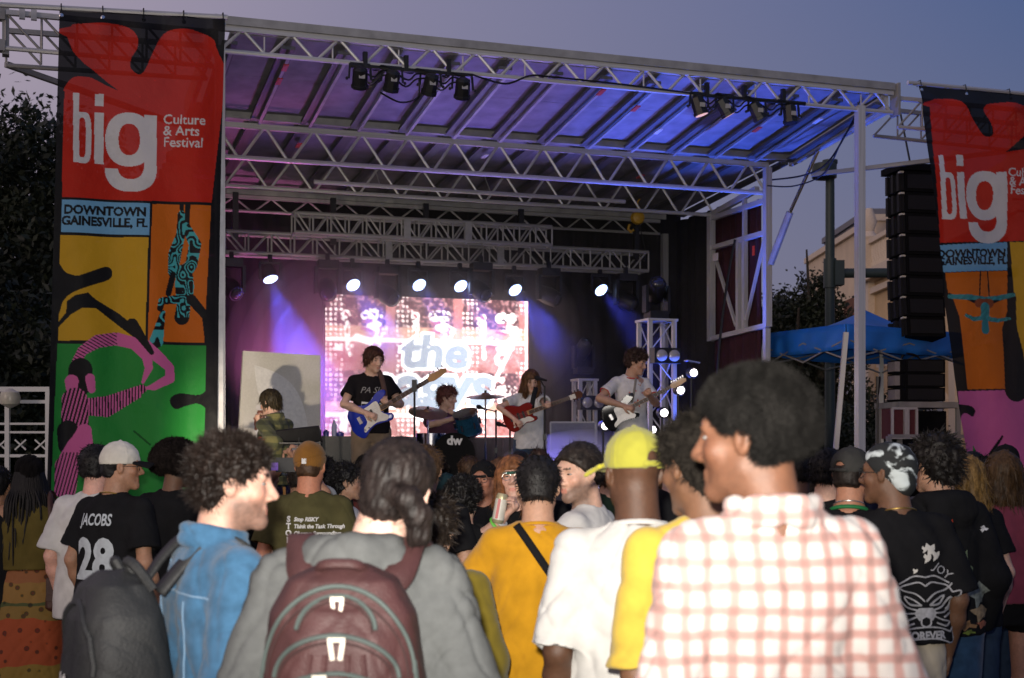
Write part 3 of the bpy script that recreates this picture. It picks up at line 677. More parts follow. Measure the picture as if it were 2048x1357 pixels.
# ================================================================== banners
def banner_mat():
    m = bpy.data.materials.new('banner vinyl mesh'); m.use_nodes = True; t = m.node_tree; t.nodes.clear()
    a = N(t, 'ShaderNodeAttribute', attribute_name='Col'); d = N(t, 'ShaderNodeBsdfPrincipled'); d.inputs['Roughness'].default_value = .5; d.inputs['Specular IOR Level'].default_value = .12
    tr = N(t, 'ShaderNodeBsdfTranslucent'); tp = N(t, 'ShaderNodeBsdfTransparent'); m1 = N(t, 'ShaderNodeMixShader'); m1.inputs[0].default_value = .28; m2 = N(t, 'ShaderNodeMixShader')
    t.links.new(a.outputs['Color'], d.inputs['Base Color']); t.links.new(a.outputs['Color'], tr.inputs[0]); t.links.new(a.outputs['Color'], tp.inputs[0])
    mz = N(t, 'ShaderNodeMixRGB'); mz.inputs[0].default_value = .45; mz.inputs[2].default_value = (1, 1, 1, 1); t.links.new(a.outputs['Color'], mz.inputs[1]); t.links.new(mz.outputs[0], tp.inputs[0])
    t.links.new(d.outputs[0], m1.inputs[1]); t.links.new(tr.outputs[0], m1.inputs[2]); m2.inputs[0].default_value = .06
    t.links.new(m1.outputs[0], m2.inputs[1]); t.links.new(tp.outputs[0], m2.inputs[2]); o = N(t, 'ShaderNodeOutputMaterial'); t.links.new(m2.outputs[0], o.inputs[0])
    tcn = N(t, 'ShaderNodeTexCoord'); nz = N(t, 'ShaderNodeTexNoise'); nz.inputs['Scale'].default_value = 5; nz.inputs['Detail'].default_value = 6; t.links.new(tcn.outputs['Object'], nz.inputs[0])
    bu = N(t, 'ShaderNodeBump'); bu.inputs['Strength'].default_value = .7; bu.inputs['Distance'].default_value = .03; t.links.new(nz.outputs[0], bu.inputs['Height']); t.links.new(bu.outputs[0], d.inputs['Normal'])
    return m
M_BAN = banner_mat()
BK, RED, BLU, YEL, ORG, GRN, PNK, WHT, TEA = (.012, .012, .013), (.54, .026, .012), (.18, .42, .62), (.62, .35, .02), (.62, .15, .012), (.028, .27, .045), (.66, .14, .35), (.70, .68, .64), (.07, .42, .42)
def glyph_big(X, Y, T):
    """the condensed b and i and the wide bold g; T maps design units (0..1 wide, y down) to pixels"""
    out = np.zeros(X.shape, bool)
    u, v = T(X, Y)
    se = lambda cx, cy, rx, ry, e=2.6: (np.abs((u - cx) / rx) ** e + np.abs((v - cy) / ry) ** e) < 1
    rc = lambda x0, x1, y0, y1: (u > x0) & (u < x1) & (v > y0) & (v < y1)
    b = rc(.0, .07, 0, .72) | (se(.11, .46, .105, .265, 3.4) & ~se(.105, .46, .045, .205, 3.4) & (u > .06)); out |= b
    out |= rc(.255, .36, .0, .125) | rc(.25, .36, .195, .72)
    out |= (se(.66, .46, .28, .275, 2.3) & ~se(.66, .46, .125, .16, 2.3)) | rc(.835, .985, .2, .80)
    hook = se(.68, .76, .305, .235, 2.3) & ~se(.68, .72, .155, .145, 2.3) & (v > .76) ; out |= hook
    return out
def banner_left(X, Y):
    C = np.zeros(X.shape + (3,)); C[:] = BK
    s1 = lambda p: [(a / 3.016, b / 3.016) for a, b in p]; s2 = lambda p: [(a / 2.609, b / 2.609 + 380) for a, b in p]
    red = smoothpoly(s1([(405, 230), (425, 165), (480, 142), (690, 150), (780, 175), (828, 235), (825, 300), (790, 360), (787, 420), (838, 458), (875, 425), (915, 335), (965, 235), (1010, 192), (1070, 185), (1190, 195), (1270, 225), (1303, 290), (1300, 480)]), 4)[:-4] + s1([(1278, 1222), (372, 1195), (384, 640)]) + smoothpoly(s1([(390, 560), (415, 495), (470, 468), (560, 485)]), 4)[:-4] + s1([(640, 520), (715, 553), (640, 495), (560, 428), (500, 385), (440, 320)])
    C[inpoly(X, Y, red)] = RED
    def P(col, pts, m=s2): C[inpoly(X, Y, m(pts))] = col
    P(BLU, [(322, 55), (782, 70), (778, 235), (318, 222)]); P(YEL, [(315, 236), (775, 249), (757, 788), (303, 785)]); P(ORG, [(796, 72), (1103, 80), (1066, 797), (770, 790)])
    P(GRN, [(300, 802), (1076, 812), (1060, 1700), (260, 1700)])
    C[inpoly(X, Y, smoothpoly(s2([(290, 360), (318, 395), (345, 430), (400, 447), (440, 437), (545, 400), (580, 408), (588, 440), (565, 468), (470, 500), (380, 535), (330, 580), (310, 640), (290, 640)])))] = BK
    C[inpoly(X, Y, s2([(296, 700), (345, 640), (350, 580), (390, 550), (460, 535), (500, 570), (620, 640), (690, 700), (770, 800), (720, 785), (600, 690), (500, 615), (430, 615), (370, 650), (296, 725)]))] = BK
    C[inpoly(X, Y, smoothpoly(s2([(1110, 1030), (1040, 1070), (940, 1062), (890, 1085), (888, 1120), (920, 1145), (980, 1125), (1040, 1118), (1110, 1160)])))] = BK
    q = lambda *p: s2(p)
    sw = np.sin(n2(X, Y, .06, 31) * 14 + X * .1) > .25
    fig = seg(X, Y, q((950, 75), (952, 190)), 4) | seg(X, Y, q((982, 75), (975, 190)), 5)
    C[fig] = BK
    body = seg(X, Y, q((948, 125), (945, 230), (915, 330), (905, 430)), [7, 9, 13, 10]) | seg(X, Y, q((972, 190), (1020, 285), (1000, 390), (965, 430)), [8, 12, 12, 15]) | seg(X, Y, q((962, 430), (965, 500), (965, 570)), [17, 19, 17]) | seg(X, Y, q((930, 570), (845, 580), (835, 620)), [9, 7, 6])
    C[body] = BK; C[body & sw] = TEA
    C[seg(X, Y, q((1000, 570), (1075, 660), (1078, 780)), [10, 8, 4])] = BK; C[seg(X, Y, q((905, 440), (880, 540)), [6, 6])] = BK
    sk = seg(X, Y, q((850, 640), (815, 790)), [5, 14]); C[sk] = BK; C[sk & sw] = TEA
    hd = seg(X, Y, q((958, 610), (950, 665)), [14, 15]); C[hd] = BK; C[hd & sw & (Y < 635)] = TEA
    # the dancer in stripes with the ribbon
    st = (np.sin((X * .25 + Y) * .95) > .1); stv = np.sin(X * .8 + Y * .22) > -.1
    rb = seg(X, Y, q((395, 905), (430, 840), (510, 790), (610, 775), (700, 800), (765, 870), (775, 930), (745, 1005)), [9, 10, 13, 13, 12, 10, 8, 3]); C[rb] = PNK; C[rb & (np.sin(X * .5 - Y * .9) > .55) & (X < 235)] = BK
    C[seg(X, Y, q((770, 800), (820, 870), (885, 930)), [5, 12, 9]) | seg(X, Y, q((885, 930), (885, 985), (800, 1030), (765, 1035)), [9, 10, 7, 3])] = PNK; C[seg(X, Y, q((690, 700), (790, 850)), [12, 5])] = BK
    C[seg(X, Y, q((420, 940), (420, 1010)), [24, 24])] = BK; C[seg(X, Y, q((375, 1000), (375, 1060)), [14, 10])] = PNK; C[seg(X, Y, q((470, 985), (478, 1040)), [10, 8])] = PNK
    arm = seg(X, Y, q((430, 1120), (560, 1110), (740, 1040)), [11, 13, 9]) | seg(X, Y, q((440, 1150), (560, 1160), (720, 1070)), [10, 10, 7]); C[arm] = PNK; C[arm & (np.sin(X * 1.05) > .1)] = BK
    tor = seg(X, Y, q((390, 1100), (390, 1240)), [26, 28]); C[tor] = PNK; C[tor & stv] = BK
    C[seg(X, Y, q((355, 1260), (355, 1330)), [22, 20])] = BK
    sk = seg(X, Y, q((440, 1260), (420, 1350), (350, 1450), (340, 1560)), [15, 28, 25, 22]); C[sk] = PNK; C[sk & (np.sin(X * .9 + Y * .25) > .3) & (Y > 905)] = BK
    C[seg(X, Y, q((700, 1260), (780, 1330)), 2)] = (.01, .1, .02)
    # lettering
    T = lambda X, Y: ((X - 146) / 170, (Y - (X - 146) * .03 - 188) / 193)
    C[glyph_big(X, Y, T)] = WHT
    for i, tx in enumerate(('Culture', '& Arts', 'Festival')): C[intext(X, Y, tx, 326, 248 + 22.5 * i, 27, .012, 'LEFT', 1.0, .035)] = WHT
    C[intext(X, Y, 'DOWNTOWN', 210, 430, 24, .045, 'CENTER', 1.04, .025)] = BK; C[intext(X, Y, 'GAINESVILLE, FL', 209, 452, 24, .045, 'CENTER', 1.0, .025)] = BK
    return C
def banner_right(X, Y):
    C = np.zeros(X.shape + (3,)); C[:] = BK
    s5 = lambda p: [(a / 3.23 + 1480, b / 3.23 + 120) for a, b in p]; s6 = lambda p: [(a / 2.513 + 1380, b / 2.513 + 380) for a, b in p]
    red = smoothpoly(s5([(1215, 310), (1240, 262), (1290, 252), (1380, 258), (1440, 295), (1500, 390), (1560, 485), (1605, 500), (1625, 470), (1605, 400), (1570, 330), (1590, 292), (1640, 282), (1740, 282), (1830, 300), (1900, 330), (1960, 380)]), 4)[:-4] + s5([(1960, 430), (1835, 485), (1705, 600), (1835, 580), (1960, 570), (2040, 600), (2120, 1160), (1285, 1185)])
    C[inpoly(X, Y, red)] = RED
    def P(col, pts): C[inpoly(X, Y, s6(pts))] = col
    P(BLU, [(1250, 280), (1600, 262), (1605, 402), (1275, 415)]); P(YEL, [(1612, 262), (1900, 262), (1940, 990), (1700, 1000)])
    P(ORG, [(1282, 418), (1605, 405), (1622, 800), (1615, 1000), (1405, 1002), (1330, 640)]); P(PNK, [(1352, 1012), (1900, 1000), (1960, 1500), (1395, 1500), (1370, 1240)])
    q = lambda *p: s6(p)
    C[inpoly(X, Y, smoothpoly(s6([(1330, 1085), (1420, 1085), (1448, 1110), (1435, 1140), (1405, 1125), (1375, 1130), (1340, 1180)])))] = BK
    C[seg(X, Y, q((1310, 530), (1330, 640), (1350, 800), (1400, 1000)), [5, 12, 12, 3])] = BK; C[seg(X, Y, q((1645, 540), (1625, 700), (1640, 820), (1650, 1000)), [4, 16, 22, 26])] = BK
    C[seg(X, Y, q((1460, 410), (1458, 530)), 1.6) | seg(X, Y, q((1500, 410), (1512, 530)), 1.6)] = BK
    sw = np.sin(X * 1.3) * np.sin(Y * 1.3) > -.1
    leg = seg(X, Y, q((1312, 535), (1400, 540), (1485, 565)), [4, 6, 11]) | seg(X, Y, q((1640, 525), (1560, 545), (1485, 565)), [4, 6, 11]); C[leg] = BK; C[leg & sw & (Y < 600)] = TEA
    C[seg(X, Y, q((1455, 570), (1515, 570)), 9)] = (.25, .06, .02)
    bd = seg(X, Y, q((1488, 590), (1488, 640)), [10, 9]) | seg(X, Y, q((1488, 640), (1430, 650), (1392, 630)), [5, 4, 3]) | seg(X, Y, q((1488, 645), (1560, 655), (1625, 645)), [5, 4, 3]); C[bd] = TEA; C[bd & ~sw] = BK
    C[seg(X, Y, q((1488, 670), (1490, 705)), [7, 8])] = (.04, .22, .24)
    C[seg(X, Y, q((1520, 1330), (1570, 1240)), [4, 2])] = BK; C[seg(X, Y, q((1440, 1320), (1435, 1290)), [4, 1])] = GRN
    u0 = lambda X, Y: ((X - (Y - 400) * .055 - 1878) / 137, (Y + (X - 1878) * .02 - 312) / 178)
    C[glyph_big(X, Y, u0)] = WHT
    for i, tx in enumerate(('Culture', '& Arts', 'Festival')): C[intext(X, Y, tx, 2013 + 2 * i, 353 + 18 * i, 24, .012, 'LEFT', .95, .02)] = WHT
    C[intext(X, Y, 'DOWNTOWN', 1944, 514, 21, .045, 'CENTER', 1.02, -.03)] = BK; C[intext(X, Y, 'GAINESVILLE, FL', 1946, 529, 21, .045, 'CENTER', .95, -.03)] = BK
    return C
def make_banner(px, colf, label, nx, ny, t0, ties):
    P = [np.array(stg(x, y, t0)) for x, y in px]
    def colw(U, V):
        Q = (1 - U)[..., None] * (1 - V)[..., None] * P[0] + U[..., None] * (1 - V)[..., None] * P[1] + (1 - U)[..., None] * V[..., None] * P[2] + U[..., None] * V[..., None] * P[3]
        X = SX0 + SC * Q[..., 0] - SS * Q[..., 1]; Y = SY0 + SS * Q[..., 0] + SC * Q[..., 1]
        return colf(CX + FPX * X / Y, HY - FPX * (Q[..., 2] - CAMZ) / Y)
    wv = lambda U, V: 1.5 * (.018 * np.sin(U * 9 + V * 3) * V + .016 * np.sin(U * 17 - V * 5 + 1) * (.3 + V) + .02 * np.sin(V * 7 + U * 2) + .022 * np.exp(-((V - .03) / .03) ** 2) * np.cos(U * 25) + .012 * np.sin(U * 26 + V * 11) * np.clip(V - .45, 0, 1) + .008 * n2(U * 6 + V * 4, V * 14 - U * 3, 1.0, 8))
    r = empty('festival_banner', STM, label, 'banner'); o = mobj('vinyl_sheet', grid_panel(*P, nx, ny, colw, wv), M_BAN, r)
    a, b = Vector(P[0]), Vector(P[1]); d = (b - a).normalized()
    piece('hanging_pipe', a - d * ties + Vector((0, .02, .03)), b + d * .03 + Vector((0, .02, .03)), .05, M_ALU, r, True)
    for i in range(5):
        q = a.lerp(b, .01 + .98 * i / 4); MB().tube([q + Vector((0, -.03, -.03)), q + Vector((0, -.012, .06)), q + Vector((0, .05, .06)), q + Vector((0, .05, 0))], .006, 5).build('zip_tie', M_CABLE, r); MB().lathe([(.012, -.004), (.02, 0), (.012, .004)], 10, Matrix.Translation(q + Vector((0, -.035, -.05))) @ Matrix.Rotation(R(90), 4, 'X')).build('grommet', M_CHROME, r)
    return r
make_banner(((119, 22), (449, 40), (92, 1045), (430, 1045)), banner_left, 'tall festival banner with a red top and striped dancer, at the left of the stage', 270, 860, -.24, .62)
make_banner(((1836, 172), (2190, 206), (1945, 1010), (2300, 1040)), banner_right, 'tall festival banner with an orange and pink lower part, at the right edge', 270, 640, -.24, .12)
# aluminium leg beside the left banner
piece_l = MB().box((0, 0, 0), (.06, .06, 4.4)).build('brace_post', M_ALU); piece_l.matrix_world = STM @ Matrix.Translation((-.02, -.14, 2.2)); tag(piece_l, 'slim aluminium post along the right edge of the left banner', 'post')

# ------------------------------------------------------------------ railing at far left
M_RAILW = mat('pale railing', (.62, .62, .60), .5)
r = empty('stair_railing', None, 'pale metal railing with crossed braces at the far left', 'railing')
for (py, wd) in ((779, .05), (804, .035), (848, .022), (865, .022), (912, .03)): piece('rail', at(-160, py, 14.5), at(100, py, 14.5), wd, M_RAILW, r)
for px in (-120, 15, 96): piece('baluster', at(px, 1210, 14.5) * Vector((1, 1, 0)), at(px, 779, 14.5), .045, M_RAILW, r)
for k in range(-2, 2): piece('cross_brace', at(30 + k * 40, 900, 14.5), at(52 + k * 40, 880, 14.5), .015, M_RAILW, r); piece('cross_brace', at(30 + k * 40, 880, 14.52), at(52 + k * 40, 900, 14.52), .015, M_RAILW, r)
o = MB().lathe([(.02, -.1), (.09, -.06), (.105, 0), (.09, .06), (.02, .1)], 18).build('globe_lamp', mat('lamp globe', (.5, .47, .38), .3), None, True); o.location = at(20, 797, 14.3); tag(o, 'round unlit globe lamp on the pale railing', 'lamp')

# ------------------------------------------------------------------ trees
M_BARK = mat('bark', (.05, .04, .03), .9, 0, .3, 8, .6, 25)
M_LEAF = mat('foliage', (1, 1, 1), .6, 0, .2, 3, attr='Col')
def tree(label, base, H, blobs, nleaf, size, seed, name='oak_tree', col=(.016, .022, .010)):
    rg = np.random.default_rng(seed); r = empty(name, Matrix.Translation(base), label, 'tree'); tr = MB(); top = Vector((0, 0, H * .45))
    tr.tube([(0, 0, 0), (.1, 0, H * .15), (.05, .1, H * .3), top], [H * .035, H * .028, H * .024, H * .018], 10)
    for (c, rad) in blobs:
        c = Vector(c)
        for k in range(3):
            e = c + Vector(rg.normal(0, .45, 3)) * rad; m = top.lerp(e, .5) + Vector(rg.normal(0, .25, 3)); tr.tube([top * rg.uniform(.6, 1), m, e], [H * .014, H * .008, H * .003], 6)
    tr.build('trunk', M_BARK, r, True)
    tot = sum(q[1] ** 2 for q in blobs); V = []; C = []
    for (c, rad) in blobs:
        n = int(nleaf * rad ** 2 / tot); nc = max(14, n // 60)
        d = rg.normal(0, 1, (nc, 3)); d /= np.linalg.norm(d, axis=1)[:, None]; cc = np.array(c) + d * (rad * rg.uniform(.35, 1.05, (nc, 1))) * (1, 1, .85)
        tone = rg.uniform(.6, 1.5, nc); k = rg.integers(0, nc, n); p = cc[k] + rg.normal(0, rad * .13, (n, 3))
        u = rg.normal(0, 1, (n, 3)); u /= np.linalg.norm(u, axis=1)[:, None]; v = np.cross(u, rg.normal(0, 1, (n, 3))); v /= np.linalg.norm(v, axis=1)[:, None]
        s = size * rg.uniform(.6, 1.3, (n, 1)); V.append(np.stack([p - u * s, p + v * s * .45, p + u * s, p - v * s * .45], 1).reshape(-1, 3)); C.append(np.repeat(np.array(col) * (tone[k] * rg.uniform(.8, 1.2, n))[:, None], 4, 0))
    V = np.concatenate(V); F = np.arange(len(V)).reshape(-1, 4); mobj('crown', mesh_np('crown', V, F, False, np.concatenate(C)), M_LEAF, r)
    return r
tree('large dark oak rising behind the left banner', (-9.6, 28, 0), 9.4, [((.0, 0, 7.0), 1.8), ((-1.6, .5, 6.9), 1.9), ((1.2, 0, 5.8), 1.7), ((-.4, 0, 4.8), 2.0), ((-2.6, 0, 5.0), 2.2), ((.8, .5, 3.6), 1.8), ((-1.5, 0, 3.4), 2.0), ((2.4, 0, 4.2), 1.6)], 70000, .085, 1)
tree('dark leafy tree low behind the railing at far left', (-11.4, 24.5, 0), 6, [((0, 0, 3.4), 1.7), ((1.6, 0, 2.6), 1.5), ((-1.6, .4, 2.6), 1.8), ((2.6, .5, 3.2), 1.5), ((.6, 0, 4.4), 1.4), ((.8, 0, 1.3), 1.4), ((-1, 0, 1.2), 1.4)], 50000, .085, 2)
tree('dark leafy tree behind the foot of the left banner', (-7.6, 25.5, 0), 5.5, [((0, 0, 3.2), 1.5), ((-1.2, 0, 2.2), 1.4), ((1.2, 0, 2.2), 1.4), ((0, 0, 1.2), 1.5), ((-1.6, 0, 1.0), 1.2)], 40000, .085, 6)
tree('dark tree beside the right wall frame of the stage', (7.6, 36, 0), 7.5, [((0, 0, 5.1), 1.1), ((-.9, 0, 4.6), 1.2), ((.3, .3, 3.9), 1.2), ((-.8, 0, 3.2), 1.4), ((.6, 0, 2.6), 1.2)], 34000, .075, 3)
tree('dark bushy tree behind the blue canopy', (8.0, 30, 0), 4, [((0, 0, 2.0), 1.0), ((-1, 0, 1.7), .9), ((.8, .2, 1.5), .9)], 14000, .06, 4)

# ------------------------------------------------------------------ buildings on the right
M_CREAM = mat('cream stucco', (.70, .56, .40), .85, 0, .12, 1.2, .3, 12); M_OCH = mat('ochre stucco', (.62, .44, .24), .85, 0, .15, 1.5, .5, 18); M_BRK = mat('brown brick', (.16, .07, .04), .9, 0, .3, 4, .4, 10); M_TRIM = mat('cream trim', (.72, .60, .46), .7)
M_GLS = mat('dark window', (.02, .02, .025), .1, spec=.6)
BX = 11.0
r = empty('cream_building', Matrix.Translation((BX, 47, 0)), 'plain cream corner building behind the lamp post', 'building')
MB().box((4.4, 1.9, 4.4), (8, 10.2, 8.8)).build('wall', M_CREAM, r); MB().box((4.38, 1.9, 8.9), (8.2, 10.4, .2)).build('cornice', M_TRIM, r); MB().box((-.35, 7.6, 5.6), (.9, 1.2, .35)).build('ledge', M_TRIM, r)
for k in range(2): f = MB().box((.38, 1.6 + 2.6 * k, 3.0), (.1, 1.0, 1.8)).build('window', M_TRIM, r); MB().box((.35, 1.6 + 2.6 * k, 3.0), (.08, .84, 1.64)).build('pane', M_GLS, f)
r = empty('grey_building', Matrix.Translation((17, 58, 0)), 'tall plain grey block behind the cream building', 'building')
MB().box((2, 3, 5.6), (9, 8, 11.2)).build('wall', mat('grey wall', (.16, .16, .18), .8), r); MB().box((2, 3, 11.3), (9.2, 8.2, .25)).build('parapet', mat('grey trim', (.2, .2, .22), .8), r)
r = empty('brick_building', Matrix.Translation((BX + .1, 43.2, 0)), 'narrow brown brick front between the cream and ornate buildings', 'building')
MB().box((4, 1.85, 3.3), (8, 3.6, 6.6)).build('wall', M_BRK, r); MB().box((-.05, 1.85, 5.4), (.14, 3.4, .16)).build('string_course', M_TRIM, r)
for k in range(2): f = MB().box((-.02, 1 + 1.6 * k, 3.6), (.1, .8, 1.7)).build('window', M_TRIM, r); MB().box((-.05, 1 + 1.6 * k, 3.6), (.08, .66, 1.56)).build('pane', M_GLS, f)
r = empty('ornate_building', Matrix.Translation((BX, 30, 0)), 'ornate ochre theatre front with arched windows and balustrade at right', 'building')
MB().box((4, 6.5, 3.4), (8, 12.9, 6.8)).build('wall', M_OCH, r); MB().box((-.12, 6.5, 6.9), (.5, 13.1, .3)).build('cornice', M_TRIM, r); MB().box((-.06, 6.5, 6.45), (.2, 13.0, .18)).build('frieze', M_TRIM, r); MB().box((-.05, 6.5, 7.95), (.3, 13, .14)).build('parapet_cap', M_TRIM, r)
bal = MB().lathe([(.05, 0), (.09, .12), (.05, .3), (.09, .55), (.06, .8)], 8).mesh('baluster', True); bal.materials.append(M_TRIM)
for i in range(44): o = bpy.data.objects.new('baluster', bal); link(o, r); o.location = (-.05, .4 + i * .285, 7.06)
for y in (.2, 4.4, 8.6, 12.7): MB().box((-.08, y, 3.5), (.24, .5, 6.6)).build('pilaster', M_TRIM, r); MB().box((-.1, y, 7.5), (.4, .5, 1.0)).build('pier', M_TRIM, r); MB().lathe([(.22, 0), (.28, .12), (.14, .3), (.24, .6), (.1, 1.0)], 10, Matrix.Translation((-.1, y, 8.0))).build('urn', M_TRIM, r, True)
def arch(y, z0, wd, h):
    pl = [(y - wd / 2, z0), (y + wd / 2, z0)] + [(y + wd / 2 * math.cos(a), z0 + h + wd / 2 * math.sin(a)) for a in np.linspace(0, math.pi, 11)]
    Mx = Matrix(((0, 0, 1, 0), (1, 0, 0, 0), (0, 1, 0, 0), (0, 0, 0, 1)))
    big = [(y + (p - y) * 1.3, z0 - .1 + (q - z0) * 1.1) for p, q in pl]
    f = MB().prism(big, -.1, .05, Mx).build('window', M_TRIM, r); MB().prism(pl, -.13, -.08, Mx).build('pane', M_GLS, f)
for i, y in enumerate((1.4, 2.3, 3.2, 5.6, 6.5, 7.4, 9.8, 10.7, 11.6)): arch(y, 1.2, .5, 1.6); arch(y, 4.2, .42, .9)

# ------------------------------------------------------------------ street lamp post
M_GRN = mat('dark green paint', (.035, .05, .045), .5)
b = at(1660, 895, 24); r = empty('street_lamp', Matrix.Translation((b.x, 24, 0)), 'dark street lamp post with drum head and a side arm, right of the stage', 'street lamp')
zt = at(1660, 328, 24).z; MB().tube([(0, 0, 0), (0, 0, zt)], [.095, .075], 12).build('pole', M_GRN, r, True); MB().tube([(0, 0, zt), (0, 0, zt + .06)], .13, 12).build('cap', M_GRN, r, True)
MB().lathe([(.18, zt - .28), (.21, zt - .26), (.21, zt - .04), (.18, zt - .02)], 20, Matrix.Translation((-.12, -.1, 0))).build('lamp_drum', M_GRN, r, True)
za = at(1660, 547, 24).z; MB().tube([(0, 0, za), (3.2, 0, za + .02)], .085, 10).build('side_arm', M_GRN, r, True); MB().box((.14, 0, za), (.16, .26, .42)).build('bracket', M_GRN, r)
MB().tube([(0, 0, za - .25), (0, 0, za + .25)], .11, 12).build('collar', M_GRN, r, True)

# ------------------------------------------------------------------ blue pop-up canopy on the wing deck
M_CAN = mat('blue canopy cloth', (.02, .17, .62), .5, 0, .2, 2, .4, 7); M_LEGW = mat('canopy leg', (.62, .60, .55), .45)
c = at(1692, 648, 16.6); l = at(1530, 664, 18.4); rr = at(1935, 640, 18.0); fcor = l + rr - c; fcor.z = c.z; zt = c.z
l.z = zt + .03; rr.z = zt; pk = (l + rr) / 2; pk.z = zt + .32
ca = empty('pop_up_canopy', None, 'blue pop-up canopy with pale legs right of the stage', 'canopy')
cor = [c, rr, fcor, l]
V = []; F = []
for k in range(4):
    p, q = cor[k], cor[(k + 1) % 4]; b0 = len(V); n = 10
    for j in range(n + 1):
        for i in range(n + 1):
            e_ = p.lerp(q, i / n); v = e_.lerp(pk, j / n); v.z -= .10 * math.sin(math.pi * j / n) * (1 - .3 * math.sin(math.pi * i / n)); V.append(v)
    for j in range(n):
        for i in range(n): a = b0 + j * (n + 1) + i; F.append((a, a + 1, a + n + 2, a + n + 1))
o = mobj('roof_cloth', mesh_np('roof_cloth', V, F), M_CAN, ca); md = o.modifiers.new('s', 'SOLIDIFY'); md.thickness = .006
for k in range(4):
    p, q = cor[k], cor[(k + 1) % 4]; d = (q - p); nn = Vector((d.y, -d.x, 0)).normalized(); V = []; F = []; n = 40
    for j in range(5):
        for i in range(n + 1): u = i / n; v = p.lerp(q, u) + nn * (.015 * math.sin(u * 30 + j * .9) * j / 4 + .006); v.z -= .29 * j / 4 + .03 * math.sin(math.pi * u) * j / 4; V.append(v)
    for j in range(4):
        for i in range(n): a = j * (n + 1) + i; F.append((a, a + 1, a + n + 2, a + n + 1))
    o = mobj('valance', mesh_np('valance', V, F), M_CAN, ca); md = o.modifiers.new('s', 'SOLIDIFY'); md.thickness = .004
legb = [at(1660, 905, 16.6), rr + Vector((.1, 0, -2.0)), fcor + Vector((0, 0, -2.0)), at(1478, 900, 18.4)]
for p, q in zip(cor, legb): q = q.copy(); q.z = .92; piece('leg', p - Vector((0, 0, .1)), q, .055, M_LEGW, ca)
for k in range(4):
    p, q = cor[k] - Vector((0, 0, .18)), cor[(k + 1) % 4] - Vector((0, 0, .18)); m = p.lerp(q, .5); dz = Vector((0, 0, .24))
    for a, b in ((p, m - dz), (m - dz, q), (p - dz, m), (m, q - dz)): piece('scissor_bar', a, b, .018, M_ALUD, ca)
# wing deck
o = empty('wing_deck', STM, 'low platform with rails beside the stage at right', 'platform')
MB().box((9.2, 2.6, .86), (3.2, 4.4, .1)).build('deck_board', M_DECK, o)
for s_ in (7.75, 9.2, 10.7):
    for t_ in (.6, 4.7): piece('leg', (s_, t_, 0), (s_, t_, .82), .06, M_ALUD, o)
for z in (1.35, 1.85): piece('rail', (7.75, .55, z), (9.0, .55, z), .04, M_ALUD, o)
for s_ in (7.75, 8.35, 9.0): piece('rail_post', (s_, .55, .9), (s_, .55, 1.85), .05, M_ALUD, o)

# ------------------------------------------------------------------ line array, sub stack, road case
M_SPK = mat('speaker black', (.006, .006, .007), .8, 0, .3, 12, .2, 80, .1); M_GRILL = mat('speaker grille', (.012, .012, .014), .6, .2)
top = at(1822, 350, 17.4); r = empty('line_array', Matrix.Translation(top) @ Matrix.Rotation(R(12), 4, 'Z'), 'hanging curved black line array of speaker cabinets left of the right banner', 'loudspeaker')
z = 0; ang = 0; y = 0; n = 8; hh = .258
for i in range(n):
    ang = -.02 - .012 * i * i * .35; Rm = Matrix.Translation((0 + .006 * i, y, z - hh / 2)) @ Matrix.Rotation(ang * .6, 4, 'X')
    cb = MB().box((0.05, 0, 0), (.50, .46, hh - .012)).build('cabinet', M_SPK, r, False, Rm)
    MB().box((-.215, 0, 0), (.03, .40, hh - .05)).build('side_plate', M_GRILL, cb)
    for yy in (-.15, .0, .15): MB().box((-.245, yy, 0), (.03, .05, hh - .03)).build('rigging_link', M_GRILL, cb)
    MB().box((-.24, -.2, hh / 2 - .02), (.05, .06, .02)).build('latch', mat('latch', (.55, .52, .45), .4), cb)
    MB().box((.05, -.235, 0), (.44, .01, .17)).build('grille', M_GRILL, cb); z -= hh
MB().box((0, 0, .05), (.56, .5, .08)).build('fly_frame', M_SPK, r); piece('chain', (0, 0, .09), (0, .3, top.z * 0 + .9), .025, M_BLK, r, True)
b = at(1832, 805, 17.3); ss = empty('speaker_stack', Matrix.Translation(b) @ Matrix.Rotation(R(10), 4, 'Z'), 'stack of black speaker cabinets on the riser under the canopy', 'loudspeaker')
for i in range(3):
    cb = MB().box((0, 0, .09 + i * .172), (.52, .5, .165)).build('cabinet', M_SPK, ss)
    for x in (-.29,): MB().box((x, 0, .09 + i * .172), (.07, .2, .12)).build('handle_plate', mat('pink lit plate', (.25, .22, .23), .5), cb)  # left plates coloured as lit pink; right ones stay speaker black
    MB().box((.29, .05, .09 + i * .172), (.06, .12, .12)).build('handle_plate', M_SPK, cb); MB().box((0, -.255, .09 + i * .172), (.46, .012, .13)).build('grille', M_GRILL, cb)
MB().tube(catmull([(-.2, 0, .53), (-.15, 0, .6), (0, 0, .58), (.05, 0, .53)], 5, False), .012, 6).build('cable', M_CABLE, ss, True)
rs = empty('speaker_riser', Matrix.Translation((b.x, b.y, 0)) @ Matrix.Rotation(R(10), 4, 'Z'), 'dark steel table under the stack of speaker cabinets', 'riser')
MB().box((.02, 0, b.z - .04), (.82, .7, .07)).build('table_top', M_ALUD, rs)
for x in (-.36, .4):
    for y_ in (-.3, .3): piece('leg', (x, y_, .9), (x, y_, b.z - .08), .05, M_ALUD, rs)
MB().box((.12, .1, (b.z - .1 + .92) / 2), (.46, .4, b.z - 1.04)).build('black_crate', M_SPK, rs)
